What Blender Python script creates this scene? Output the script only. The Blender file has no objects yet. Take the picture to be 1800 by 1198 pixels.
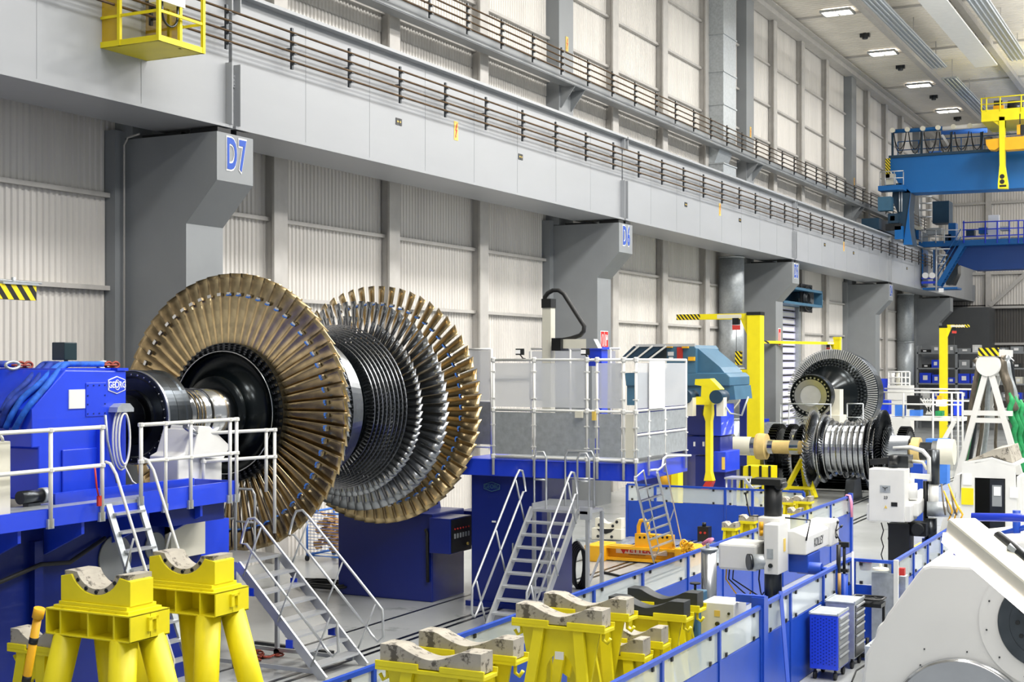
import bpy, math, random
from mathutils import Vector, Matrix
random.seed(7)
SC = bpy.context.scene
COL = SC.collection
# ------------------------------------------------------------------ camera
CAM_H = 4.7
FPX = 2450.0
YAW = math.atan((2158 - 900) / FPX)
cam = bpy.data.cameras.new('camera'); cam.sensor_width = 36; cam.lens = FPX / 1800 * 36
cam.shift_y = 35 / 1800; cam.clip_end = 400; cam.clip_start = .2
co = bpy.data.objects.new('camera', cam); COL.objects.link(co)
co.location = (0, 0, CAM_H); co.rotation_euler = (math.pi / 2, 0, YAW)
SC.camera = co
SC.view_settings.view_transform = 'Standard'; SC.view_settings.look = 'None'
SC.view_settings.gamma = 1; SC.view_settings.exposure = -0.1
SC.cycles.use_denoising = True
SC.cycles.max_bounces = 6; SC.cycles.diffuse_bounces = 3; SC.cycles.glossy_bounces = 3
SC.cycles.transmission_bounces = 4; SC.cycles.transparent_max_bounces = 10
SC.cycles.caustics_reflective = False; SC.cycles.caustics_refractive = False
# ------------------------------------------------------------------ light: daylight from the open sides, the hall's lamps and an added upward fill
w = bpy.data.worlds.new('world'); SC.world = w; w.use_nodes = True
w.node_tree.nodes['Background'].inputs[0].default_value = (.93, .97, 1, 1)
w.node_tree.nodes['Background'].inputs[1].default_value = 0.5
def area(x, y, z, sx, sy, power, col=(1, .98, .95), tilt=0):
    l = bpy.data.lights.new('hall_and_fill_light', 'AREA'); l.shape = 'RECTANGLE'; l.size = sx; l.size_y = sy
    l.energy = power; l.color = col
    o = bpy.data.objects.new('hall_and_fill_light', l); COL.objects.link(o); o.location = (x, y, z)
    o.rotation_euler = (0, math.radians(tilt), 0)
    return o
for yy, pw in ((4, 900), (16, 1700), (28, 2600), (40, 2600), (55, 2600), (70, 2600), (85, 2200), (100, 1300)):
    area(-4.5, yy, 21.3, 3.0, 6.0, pw)
for yy in (8, 23, 38, 53, 68, 85):
    area(6, yy, 21.3, 3.0, 6.0, 2600)
for yy in (20, 40, 60, 80, 100):      # added fill aimed upward to brighten the ceiling, no lamps hang here
    for xx in (-2.5, 7):
        o = area(xx, yy, 16.5, 3, 6, 1500 if yy < 90 else 700); o.rotation_euler = (math.pi, 0, 0)
# ------------------------------------------------------------------ helpers
def P(x, y, X=None, Y=None, Z=None, d=None):
    """point of the hall seen at a pixel, on a known plane"""
    c, s = math.cos(YAW), math.sin(YAW)
    u = (x - 900) / FPX; v = (634 - y) / FPX
    D = (c * u - s, s * u + c, v)
    if X is not None: k = X / D[0]
    elif Y is not None: k = Y / D[1]
    elif Z is not None: k = (Z - CAM_H) / D[2]
    else: k = d
    return Vector((D[0] * k, D[1] * k, D[2] * k + CAM_H))
ORG = {}
def hexc(h):
    r = [int(h[i:i + 2], 16) / 255 for i in (0, 2, 4)]
    return tuple(((v / 12.92) if v <= .04045 else ((v + .055) / 1.055) ** 2.4) for v in r) + (1,)
def mat(name, col, rough=.5, metal=0, noise=.12, scale=3., bump=0., stretch=None, coat=0, col2=None, thr=None, spec=.5, dirt=None):
    m = bpy.data.materials.new(name); m.use_nodes = True; nt = m.node_tree; b = nt.nodes['Principled BSDF']
    c = hexc(col) if isinstance(col, str) else col
    b.inputs['Roughness'].default_value = rough; b.inputs['Metallic'].default_value = metal
    b.inputs['Coat Weight'].default_value = coat; b.inputs['Specular IOR Level'].default_value = spec
    tc = nt.nodes.new('ShaderNodeTexCoord'); mp = nt.nodes.new('ShaderNodeMapping')
    nt.links.new(tc.outputs['Object'], mp.inputs[0])
    mp.inputs['Scale'].default_value = stretch or (1, 1, 1)
    n = nt.nodes.new('ShaderNodeTexNoise'); n.inputs['Scale'].default_value = scale; n.inputs['Detail'].default_value = 5
    nt.links.new(mp.outputs[0], n.inputs['Vector'])
    r = nt.nodes.new('ShaderNodeValToRGB'); nt.links.new(n.outputs['Fac'], r.inputs[0])
    r.color_ramp.elements[0].position = .3; r.color_ramp.elements[1].position = .7
    if thr: r.color_ramp.elements[0].position, r.color_ramp.elements[1].position = thr
    k0, k1 = 1 - noise, 1 + noise
    r.color_ramp.elements[0].color = (c[0] * k0, c[1] * k0, c[2] * k0, 1) if col2 is None else hexc(col2)
    r.color_ramp.elements[1].color = (min(1, c[0] * k1), min(1, c[1] * k1), min(1, c[2] * k1), 1)
    out = r.outputs[0]
    if dirt:      # worn / stained patches with a shape of their own
        n2 = nt.nodes.new('ShaderNodeTexNoise'); n2.inputs['Scale'].default_value = dirt[1]; n2.inputs['Detail'].default_value = 8
        n2.inputs['Roughness'].default_value = .7
        nt.links.new(tc.outputs['Object'], n2.inputs['Vector'])
        r2 = nt.nodes.new('ShaderNodeValToRGB'); r2.color_ramp.elements[0].position = dirt[2]; r2.color_ramp.elements[1].position = dirt[2] + .06
        nt.links.new(n2.outputs['Fac'], r2.inputs[0])
        mx = nt.nodes.new('ShaderNodeMix'); mx.data_type = 'RGBA'
        nt.links.new(r2.outputs[0], mx.inputs[0]); nt.links.new(out, mx.inputs[6]); mx.inputs[7].default_value = hexc(dirt[0])
        out = mx.outputs[2]
    nt.links.new(out, b.inputs['Base Color'])
    if bump:
        bm = nt.nodes.new('ShaderNodeBump'); bm.inputs['Strength'].default_value = bump; bm.inputs['Distance'].default_value = .02
        nt.links.new(n.outputs['Fac'], bm.inputs['Height']); nt.links.new(bm.outputs[0], b.inputs['Normal'])
    return m
def stripes(name, c1, c2, freq, direction=(1, 0, 1), rough=.5):
    m = bpy.data.materials.new(name); m.use_nodes = True; nt = m.node_tree; b = nt.nodes['Principled BSDF']
    tc = nt.nodes.new('ShaderNodeTexCoord'); dt = nt.nodes.new('ShaderNodeVectorMath'); dt.operation = 'DOT_PRODUCT'
    nt.links.new(tc.outputs['Object'], dt.inputs[0]); dt.inputs[1].default_value = tuple(v * freq for v in direction)
    f = nt.nodes.new('ShaderNodeMath'); f.operation = 'FRACT'; nt.links.new(dt.outputs['Value'], f.inputs[0])
    g = nt.nodes.new('ShaderNodeMath'); g.operation = 'GREATER_THAN'; g.inputs[1].default_value = .5; nt.links.new(f.outputs[0], g.inputs[0])
    mx = nt.nodes.new('ShaderNodeMix'); mx.data_type = 'RGBA'; nt.links.new(g.outputs[0], mx.inputs[0])
    mx.inputs[6].default_value = hexc(c1); mx.inputs[7].default_value = hexc(c2)
    nt.links.new(mx.outputs[2], b.inputs['Base Color']); b.inputs['Roughness'].default_value = rough
    return m
def glass(name, col, alpha, rough=.15):
    m = bpy.data.materials.new(name); m.use_nodes = True; b = m.node_tree.nodes['Principled BSDF']
    b.inputs['Base Color'].default_value = hexc(col); b.inputs['Alpha'].default_value = alpha
    b.inputs['Roughness'].default_value = rough
    return m
def emis(name, col, s):
    m = bpy.data.materials.new(name); m.use_nodes = True; b = m.node_tree.nodes['Principled BSDF']
    b.inputs['Base Color'].default_value = hexc(col)
    b.inputs['Emission Color'].default_value = hexc(col); b.inputs['Emission Strength'].default_value = s
    return m
M = {}
M['girder'] = mat('girder_paint', '9fa2a6', .38, 0, .04, .8, 0, (1, .25, 1))
M['column'] = mat('column_paint', '8b8f92', .45, 0, .05, 1.2)
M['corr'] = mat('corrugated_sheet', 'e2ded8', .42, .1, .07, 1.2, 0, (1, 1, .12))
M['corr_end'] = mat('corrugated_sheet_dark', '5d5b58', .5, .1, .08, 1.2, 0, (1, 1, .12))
M['post'] = mat('steel_post', 'c2bfba', .5, .1, .06)
M['ceiling'] = mat('roof_sheet', 'efe9de', .6, 0, .05, .6)
M['floor'] = mat('epoxy_floor', 'a6a9a8', .25, 0, .10, .5, .02, None, 0, None, None, .5, ('8d908f', .7, .58))
M['white'] = mat('white_paint', 'e4e4e0', .4, 0, .03)
M['cast'] = mat('cast_white_paint', 'e2e2df', .35, 0, .02, 1, 0)
M['cream'] = mat('cream_paint', 'dedbcb', .45, 0, .03)
M['black'] = mat('black_paint', '16181a', .4, 0, .2)
M['rubber'] = mat('black_rubber', '1a1b1c', .6, 0, .15)
M['blue'] = mat('blue_paint', '1f43dd', .33, 0, .08, 1.5, 0, None, .3)
M['navy'] = mat('dark_blue_paint', '04207c', .35, 0, .10, .8, 0, None, .2)
M['fblue'] = mat('fence_blue_paint', '1a49b6', .35, 0, .08, 2.0)
M['cblue'] = mat('crane_blue_paint', '0d62a8', .4, 0, .08, .3)
M['teal'] = mat('teal_paint', '3f6a86', .45, 0, .1, 2.)
M['dteal'] = mat('dark_teal_paint', '17384f', .45, 0, .1, 2.)
M['yellow'] = mat('yellow_paint', 'eedc0e', .42, 0, .05, 2.5)
M['standy'] = mat('worn_yellow_paint', 'f2e21c', .45, 0, .06, 2.5, .04, None, 0, None, None, .5, ('7a6420', 9., .70))
M['jibyel'] = mat('jib_yellow_paint', 'f5e41a', .4, 0, .04, 2.5)
M['oyel'] = mat('orange_yellow_paint', 'f0b21a', .45, 0, .06, 2.5)
M['alu'] = mat('aluminium', 'c9cccf', .35, .6, .05, 3.)
M['galv'] = mat('galvanised_steel', 'b6bcc0', .42, .5, .12, 12.)
M['steel'] = mat('machined_steel', 'b9bcc0', .25, 1, .08, 2., 0, (1, 8, 1))
M['bright'] = mat('bright_steel', 'd0d2d4', .16, 1, .05, 4.)
M['dsteel'] = mat('dark_steel', '4a4d50', .3, 1, .2, 3.)
M['bowl'] = mat('black_forged_steel', '10171a', .22, .6, .25, 2.)
M['gold'] = mat('straw_tempered_blade', 'cdb68a', .27, 1, .35, 2.2, .02, None, 0, '6f6049', (.32, .62))
M['blade'] = mat('blade_steel', '9a9da0', .28, 1, .2, 3., 0, None, 0, '5c5f63')
M['gun'] = mat('gunmetal_steel', '50565c', .28, .9, .2, 4.)
M['ringm'] = mat('shroud_ring_steel', 'a2a5a9', .24, 1, .1, 4.)
M['slatw'] = mat('door_window_lavender', 'c9c8e6', .35, 0, .06, 3.)
M['dark'] = mat('dark_grey_cladding', '4c4e50', .55, 0, .08, 1.)
M['dblade'] = mat('dark_blade_steel', '33363a', .3, 1, .3, 3., 0, None, 0, '16181a')
M['copper'] = mat('copper_bar', '5e4c38', .4, .6, .3, 4.)
M['strap'] = mat('blue_strap', '3f7fe0', .6, 0, .1)
M['sling'] = mat('blue_sling_fabric', '1e62d0', .75, 0, .35, 9., .3)
M['slingn'] = mat('dark_sling_fabric', '1b3a9c', .75, 0, .35, 9., .3)
M['red'] = mat('red_paint', 'c33026', .45, 0, .1)
M['rust'] = mat('rusty_red_steel', '9c4534', .55, .2, .2)
M['conc'] = mat('grey_pad_liner', 'aba598', .75, 0, .12, 5., .1, None, 0, None, None, .5, ('5d5850', 6., .53))
M['dpad'] = mat('black_rubber_pad', '2d3133', .6, 0, .1)
M['wrap'] = mat('tan_protective_wrap', 'd8bd7c', .6, 0, .08, 6., .05, (1, 1, 1))
M['paper'] = mat('paper_white', 'f2f2f2', .7, 0, .01)
M['signy'] = mat('sign_yellow', 'e9c860', .5, 0, .02)
M['signr'] = mat('sign_red', 'd02020', .5, 0, .02)
M['signb'] = mat('sign_blue', '1d4fb4', .5, 0, .02)
M['wood'] = mat('plywood', 'c29a62', .6, 0, .12, 4.)
M['pink'] = mat('pink_rag', 'e58fae', .8, 0, .1)
M['green'] = mat('green_sling', '1c8c50', .7, 0, .3, 8., .3)
M['rope'] = mat('steel_rope', '6e665a', .5, .5, .35, 14., .3, (1, 1, .3))
M['hazard'] = stripes('hazard_stripes', 'f0d818', '151515', 7, (1, 0, .8))
M['hazardy'] = stripes('hazard_stripes_side', 'f0d818', '151515', 5.2, (0, 1, .8))
M['glass'] = glass('clear_glass_guard', 'dfeaec', .42, .1)
M['cglass'] = glass('scratched_plastic_sheet', 'dfe2e6', .5, .25)
M['lamp'] = emis('lamp_panel', 'fff6ea', 9)
M['tubeglow'] = emis('light_tube_glow', 'fff4ee', 4)
M['screen'] = mat('dark_screen', '1b3238', .3, 0, .1)
for k in ('steel', 'bright'):
    pass

class MB:
    def __init__(s): s.v = []; s.f = []; s.m = []; s.cm = 0; s.sm = []; s.smooth = False
    def face(s, idx): s.f.append(tuple(idx)); s.m.append(s.cm); s.sm.append(s.smooth)
    def add(s, vs, fs):
        b = len(s.v); s.v += [Vector(v) for v in vs]
        for f in fs: s.face([b + i for i in f])
        return s
    def box(s, x0, y0, z0, x1, y1, z1, mt=None):
        if x0 > x1: x0, x1 = x1, x0
        if y0 > y1: y0, y1 = y1, y0
        if z0 > z1: z0, z1 = z1, z0
        vs = [(x0, y0, z0), (x1, y0, z0), (x1, y1, z0), (x0, y1, z0), (x0, y0, z1), (x1, y0, z1), (x1, y1, z1), (x0, y1, z1)]
        if mt: vs = [mt @ Vector(v) for v in vs]
        return s.add(vs, [(0, 3, 2, 1), (4, 5, 6, 7), (0, 1, 5, 4), (1, 2, 6, 5), (2, 3, 7, 6), (3, 0, 4, 7)])
    def cbox(s, c, sz, rz=0, rx=0, ry=0):
        mt = Matrix.Translation(c) @ Matrix.Rotation(rz, 4, 'Z') @ Matrix.Rotation(rx, 4, 'X') @ Matrix.Rotation(ry, 4, 'Y')
        return s.box(-sz[0] / 2, -sz[1] / 2, -sz[2] / 2, sz[0] / 2, sz[1] / 2, sz[2] / 2, mt)
    def beam(s, p0, p1, w, h, up=(0, 0, 1)):
        """rectangular bar from p0 to p1, width w across, h along up"""
        p0, p1 = Vector(p0), Vector(p1); d = (p1 - p0).normalized(); up = Vector(up)
        if abs(d.dot(up)) > .98: up = Vector((1, 0, 0)) if abs(d.x) < .9 else Vector((0, 1, 0))
        a = d.cross(up).normalized() * (w / 2); b = a.cross(d).normalized() * (h / 2)
        vs = [p + sa * a + sb * b for p in (p0, p1) for sa, sb in ((-1, -1), (1, -1), (1, 1), (-1, 1))]
        return s.add(vs, [(3, 2, 1, 0), (4, 5, 6, 7), (0, 1, 5, 4), (1, 2, 6, 5), (2, 3, 7, 6), (3, 0, 4, 7)])
    def prism(s, poly, ax, a, b):
        """poly: 2D points in the plane normal to axis ax ('X': (y,z), 'Y': (x,z), 'Z': (x,y)), extruded from a to b"""
        def mk(p, t): return {'X': (t, p[0], p[1]), 'Y': (p[0], t, p[1]), 'Z': (p[0], p[1], t)}[ax]
        n = len(poly); vs = [mk(p, a) for p in poly] + [mk(p, b) for p in poly]
        return s.add(vs, [tuple(range(n - 1, -1, -1)), tuple(range(n, 2 * n))] + [(i, (i + 1) % n, n + (i + 1) % n, n + i) for i in range(n)])
    def tube(s, p0, p1, r, seg=8, r2=None, caps=True):
        p0, p1 = Vector(p0), Vector(p1); d = (p1 - p0)
        if d.length < 1e-6: return s
        d.normalize(); q = Vector((0, 0, 1)) if abs(d.z) < .9 else Vector((1, 0, 0))
        a = d.cross(q).normalized(); b = d.cross(a); r2 = r if r2 is None else r2
        vs = []
        for p, rr in ((p0, r), (p1, r2)):
            for i in range(seg):
                t = 2 * math.pi * i / seg; vs.append(p + rr * (math.cos(t) * a + math.sin(t) * b))
        sm = s.smooth; bi = len(s.v); s.v += vs; s.smooth = True
        for i in range(seg): s.face((bi + i, bi + (i + 1) % seg, bi + seg + (i + 1) % seg, bi + seg + i))
        s.smooth = False
        if caps: s.face([bi + i for i in range(seg - 1, -1, -1)]); s.face([bi + seg + i for i in range(seg)])
        s.smooth = sm; return s
    def path(s, pts, r, seg=8, closed=False, flat=None):
        pts = [Vector(p) for p in pts]; n = len(pts); rings = []; sm = s.smooth; s.smooth = True
        a = None; bi = len(s.v)
        for i, p in enumerate(pts):
            t = (pts[(i + 1) % n] - pts[i - 1]) if closed else (pts[min(i + 1, n - 1)] - pts[max(i - 1, 0)])
            t.normalize()
            if a is None:
                q = Vector((0, 0, 1)) if abs(t.z) < .9 else Vector((1, 0, 0)); a = t.cross(q).normalized()
            else:
                a = (a - t * a.dot(t)); a = a.normalized() if a.length > 1e-6 else t.orthogonal().normalized()
            b = t.cross(a); rr = r[i] if isinstance(r, (list, tuple)) else r
            for k in range(seg):
                th = 2 * math.pi * k / seg; s.v.append(p + rr * math.cos(th) * a + rr * (flat or 1) * math.sin(th) * b)
        m = n if closed else n - 1
        for i in range(m):
            for k in range(seg):
                j = (i + 1) % n
                s.face((bi + i * seg + k, bi + i * seg + (k + 1) % seg, bi + j * seg + (k + 1) % seg, bi + j * seg + k))
        if not closed:
            s.smooth = False; s.face([bi + k for k in range(seg - 1, -1, -1)]); s.face([bi + (n - 1) * seg + k for k in range(seg)])
        s.smooth = sm; return s
    def lathe(s, prof, c, ax='Y', seg=48, smooth=False, a0=0, a1=None):
        """prof: (along, radius) points revolved around the axis through c"""
        c = Vector(c); bi = len(s.v); full = a1 is None; a1 = 2 * math.pi if full else a1; sm = s.smooth; s.smooth = smooth
        nn = seg if full else seg + 1
        for (t, r) in prof:
            for i in range(nn):
                th = a0 + (a1 - a0) * i / seg; u, v = r * math.cos(th), r * math.sin(th)
                s.v.append(c + {'X': Vector((t, u, v)), 'Y': Vector((u, t, v)), 'Z': Vector((u, v, t))}[ax])
        for j in range(len(prof) - 1):
            for i in range(nn if full else seg):
                k = (i + 1) % nn
                s.face((bi + j * nn + i, bi + j * nn + k, bi + (j + 1) * nn + k, bi + (j + 1) * nn + i))
        s.smooth = sm; return s
    def quad(s, a, b, c, d): return s.add([a, b, c, d], [(0, 1, 2, 3)])
    def build(s, name, mats, parent=None, local=False, bevel=0, label=None):
        me = bpy.data.meshes.new(name)
        o = ORG.get(parent.name) if parent is not None and not local else None
        vs = [tuple(v - o) for v in s.v] if o is not None else [tuple(v) for v in s.v]
        me.from_pydata(vs, [], s.f)
        for m in (mats if isinstance(mats, (list, tuple)) else [mats]): me.materials.append(M[m] if isinstance(m, str) else m)
        me.polygons.foreach_set('material_index', s.m); me.polygons.foreach_set('use_smooth', s.sm)
        me.update()
        ob = bpy.data.objects.new(name, me); COL.objects.link(ob)
        if parent is not None:
            ob.parent = parent
            if parent.name in ORG: ORG[ob.name] = ORG[parent.name]
        if bevel:
            b = ob.modifiers.new('edge', 'BEVEL'); b.width = bevel; b.segments = 2; b.limit_method = 'ANGLE'; b.angle_limit = .6
        if label: ob['label'] = label
        return ob
def tag(o, label, cat, group=None, kind=None):
    o['label'] = label; o['category'] = cat
    if group: o['group'] = group
    if kind: o['kind'] = kind
    return o
def thing(name, label, cat, loc=(0, 0, 0), rz=0, group=None):
    o = bpy.data.objects.new(name, None); COL.objects.link(o); o.location = loc; o.rotation_euler = (0, 0, rz)
    o.empty_display_size = .1
    ORG[o.name] = Vector(loc); return tag(o, label, cat, group)
def struct(name, mb, mats, parent=None, label=None):
    o = mb.build(name, mats, parent); o['kind'] = 'structure'
    if label: o['label'] = label
    return o
def dup(o, parent=None, **kw):
    c = o.copy(); COL.objects.link(c); c.parent = parent
    for ch in list(o.children): dup(ch, c)
    for k, v in kw.items():
        if k == 'loc': c.location = v
        elif k == 'rz': c.rotation_euler = (0, 0, v)
        else: c[k] = v
    return c
FNT = None
def text(body, size, loc, rot, m, parent=None, name='lettering', sx=1, ext=.004, off=0, align='CENTER', local=False, sp=1):
    cu = bpy.data.curves.new(name, 'FONT'); cu.body = body; cu.size = size; cu.extrude = ext; cu.offset = off; cu.space_character = sp
    cu.align_x = align; cu.align_y = 'CENTER'; cu.resolution_u = 4
    cu.materials.append(M[m]); ob = bpy.data.objects.new(name, cu); COL.objects.link(ob)
    lo = Vector(loc)
    if parent is not None:
        ob.parent = parent; lo = lo if local else lo - ORG.get(parent.name, Vector())
    me = bpy.data.meshes.new_from_object(ob); me.materials.clear(); me.materials.append(M[m])
    me.transform(Matrix.Diagonal((sx, 1, 1, 1)))
    bpy.data.objects.remove(ob); bpy.data.curves.remove(cu)
    ob = bpy.data.objects.new(name, me); COL.objects.link(ob)
    if parent is not None: ob.parent = parent
    ob.location = lo; ob.rotation_euler = rot
    return ob
RFACE_X = (math.pi / 2, 0, math.pi / 2)     # reads from +X
RFACE_Y = (math.pi / 2, 0, 0)               # reads from -Y
# ------------------------------------------------------------------ the hall
WX = -20.0
COLY = [1.35, 21.35, 41.35, 61.35, 81.35, 101.35]
mb = MB(); mb.box(-20.4, -6, -.2, 14, 113, 0); struct('floor', mb, 'floor')
# rails and grooves let into the floor
k = 0
for x0, x1, y0, y1, dark in ((-12.5, -12.42, 8, 40, 1), (-12.3, -12.22, 8, 40, 1), (-11.15, -11.07, 8, 60, 1), (-10.95, -10.87, 8, 60, 1), (-9.85, -9.77, 8, 60, 1), (-9.65, -9.57, 8, 60, 1), (-13.6, -13.54, 16.5, 40, 1), (-8.75, -8.7, 8, 34, 1)):
    k += 1; mb = MB(); mb.box(x0, y0, .0005, x1, y1, .006); struct('trim_%d' % k, mb, 'dsteel', label='dark rail groove let into the floor')
mb = MB()
for y in range(36, 100, 2): mb.box(-7.1, y, .001, -7.02, y + 1, .004)
struct('trim_lane', mb, 'signy', label='dashed yellow lane line on the floor')
def corr(mb, x, y0, y1, z0, z1, pitch=.155, dep=.035):
    n = int(round((y1 - y0) / pitch)); p = (y1 - y0) / n
    pts = []
    for i in range(n):
        y = y0 + i * p
        pts += [(x, y), (x, y + p * .35), (x + dep, y + p * .5), (x + dep, y + p * .85)]
    pts.append((x, y1))
    b = len(mb.v)
    for (a, c) in pts: mb.v += [Vector((a, c, z0)), Vector((a, c, z1))]
    for i in range(len(pts) - 1): mb.face((b + 2 * i, b + 2 * i + 2, b + 2 * i + 3, b + 2 * i + 1))
mb = MB()
zl = [0, 2.2, 4.2, 6.15, 8.0, 9.9, 11.8, 13.4, 15.3, 17.1, 19.1, 21.9]
random.seed(3)
for j in range(len(zl) - 1): corr(mb, WX + (.02 if j % 2 else 0), 0, 112, zl[j] + .0, zl[j + 1])
mb.box(-20.3, 0, 0, -20.15, 112, 22)
wl = struct('wall_left', mb, 'corr')
mb = MB()
for z in (2.2, 4.2, 6.15, 8.0, 9.9, 12.62, 13.9, 15.3, 17.1, 19.1):
    mb.box(WX + .04, 0, z - .045, WX + .17, 112, z + .045)
struct('trim_girts', mb, 'post', label='horizontal steel girts of the left wall')
mb = MB(); mb2 = MB()
y = 6.3
while y < 112:
    if all(abs(y - (c + .3)) > 1.2 for c in COLY):
        mb.box(WX + .04, y, 0, WX + .32, y + .05, 21.8); mb.box(WX + .3, y - .1, 0, WX + .36, y + .42, 21.8); mb.box(WX + .04, y + .3, 0, WX + .3, y + .35, 21.8)
    y += 5
struct('trim_posts', mb, 'post', label='pale vertical steel posts of the left wall')
for i, cy in enumerate(COLY):
    mb = MB(); y0, y1 = cy, cy + 1.12
    mb.prism([(-19.95, 0), (-18.13, 0), (-18.13, 7.39), (-17.37, 8.2), (-17.37, 9.14), (-19.95, 9.14)], 'Y', y0, y1)
    mb.box(-19.98, y0 - .28, 0, -19.7, y0, 9.3)
    struct('column', mb, 'column', label='grey steel wall column with a corbel under the crane girder')
    mb = MB(); mb.box(-19.98, y0, 9.16, -19.5, y1, 21.8)
    struct('column', mb, 'column', label='pale upper column above the crane girder')
    mb = MB(); mb.box(-18.1, y0 + .08, 9.14, -17.42, y0 + .48, 9.24); mb.box(-18.1, y0 + .66, 9.14, -17.42, y1 - .05, 9.24)
    mb.box(-19.3, y0 + .05, 9.14, -18.3, y1 - .1, 9.2)
    o = struct('trim_bearing', mb, 'black', label='dark bearing pads between corbel and girder')
# crane girder, one box per bay
for i in range(len(COLY)):
    g0 = COLY[i] - 20 + .6 if i else -2; g1 = COLY[i] + .52
    if i == len(COLY) - 1: g1 = 112
    mb = MB(); mb.box(-19.0, g0 + .02, 9.27, -17.4, g1, 9.33); mb.box(-18.9, g0 + .02, 9.33, -17.5, g1, 11.9)
    mb.box(-19.1, g0 + .02, 11.9, -17.3, g1, 11.97)
    # end stiffeners with a notch for the conductor bars
    for yy in (g0 + .08, g1 - .1):
        mb.box(-17.5, yy, 9.33, -17.34, yy + .03, 10.55); mb.box(-17.5, yy, 11.55, -17.34, yy + .03, 11.9)
    n = 8
    for q in range(1, n):
        yy = g0 + (g1 - g0) * q / n; mb.box(-17.5, yy, 9.33, -17.494, yy + .01, 11.9)
    struct('beam', mb, 'girder', label='pale grey box girder of the crane runway')
    mb = MB(); mb.box(-18.6, g0, 11.97, -18.45, g1, 12.1); mb.box(-18.75, g0, 11.97, -18.3, g1, 12.0)
    struct('trim_rail', mb, 'dsteel', label='crane rail on the girder')
    if i:
        mb = MB(); yj = COLY[i - 1] + .55
        mb.box(-17.5, yj - .12, 10.1, -17.47, yj + .15, 10.35)
        for a in (-.08, .02, .1):
            for b in (10.15, 10.22, 10.3): mb.tube((-17.48, yj + a, b), (-17.45, yj + a, b), .012, 6)
        tag(mb.build('splice_plate', 'girder'), 'small bolted splice plate on the girder joint near column %s' % ('D8', 'D7', 'D6', 'D5', 'D4', 'D3')[i - 1], 'plate', 'bolted splice plates')
# walkway beam carrying the upper conductor bars
mb = MB(); mb.box(-19.35, 14, 13.68, -18.95, 104, 13.76); mb.box(-18.97, 14, 13.7, -18.93, 104, 14.05); mb.box(-19.35, 14, 14.0, -18.95, 104, 14.05)
struct('trim_upper_beam', mb, 'column', label='slim dark beam carrying the upper conductor bars')
for cy in COLY:
    mb = MB(); mb.prism([(-19.5, 13.1), (-19.48, 13.0), (-18.97, 13.68), (-19.5, 13.68)], 'Y', cy + .1, cy + .14)
    mb.prism([(-19.5, 13.1), (-19.48, 13.0), (-18.97, 13.68), (-19.5, 13.68)], 'Y', cy + .9, cy + .94); struct('trim_bracket', mb, 'column', label='triangular bracket under the upper beam')
# conductor bars: four per run, held by small brackets
def conductors(name, label, x, zs, y0, y1, step, first, brk):
    t = thing(name, label, 'conductor rail', (x, y0, zs[0]))
    for z in zs:
        m_ = MB(); m_.tube((x, y0, z), (x, y1, z), .024, 6); m_.build('conductor_bar', 'copper', t)
    yy = first
    while yy < y1:
        m_ = MB(); m_.box(x - .1, yy - .03, zs[-1] - .14, x - .05, yy + .03, zs[0] + .12)
        m_.box(x - brk, yy - .01, zs[1] - .12, x - .1, yy + .01, zs[1] - .09)
        for z in zs: m_.box(x - .06, yy - .05, z - .04, x + .03, yy + .05, z - .022)
        m_.build('bracket', 'dsteel', t); yy += step
conductors('conductor_rail', 'lower run of four brown conductor bars along the pale crane girder', -17.22, (11.49, 11.29, 11.09, 10.89), 14, 100, 2.13, 15.15, .28)
conductors('conductor_rail', 'upper run of four brown conductor bars along the slim beam above the girder', -18.7, (14.5, 14.3, 14.1, 13.9), 26, 100, 2.05, 27.7, .25)
# end wall
def corrx(mb, y, x0, x1, z0, z1, pitch=.2, dep=.05):
    n = int(round((x1 - x0) / pitch)); p = (x1 - x0) / n; pts = []
    for i in range(n):
        x = x0 + i * p; pts += [(x, y), (x + p * .35, y), (x + p * .5, y - dep), (x + p * .85, y - dep)]
    pts.append((x1, y)); b = len(mb.v)
    for (a, c) in pts: mb.v += [Vector((a, c, z0)), Vector((a, c, z1))]
    for i in range(len(pts) - 1): mb.face((b + 2 * i, b + 2 * i + 2, b + 2 * i + 3, b + 2 * i + 1))
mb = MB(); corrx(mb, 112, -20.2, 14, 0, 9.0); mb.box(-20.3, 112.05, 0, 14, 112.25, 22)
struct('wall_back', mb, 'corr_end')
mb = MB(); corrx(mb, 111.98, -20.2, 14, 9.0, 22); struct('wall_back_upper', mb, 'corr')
mb = MB()
for z in (3.2, 6.0, 8.8, 11.4, 14.2, 16.8): mb.box(-20, 111.7, z - .09, 14, 111.9, z + .09)
for x in (-16.3, -10.8, -5.3, 0.2): mb.box(x - .2, 111.55, 0, x + .2, 111.9, 21.8)
mb.beam((-16.2, 111.6, 8.9), (-13.6, 111.6, 11.3), .2, .3); mb.beam((-10.8, 111.6, 6.0), (-8.4, 111.6, 8.8), .2, .3)
struct('trim_back', mb, 'post', label='steel framing of the end wall')
mb = MB(); mb.box(-19.9, 108.5, 0, -15.8, 111.4, 8.7); struct('partition', mb, 'dark', label='dark grey enclosure in the far corner')
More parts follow.
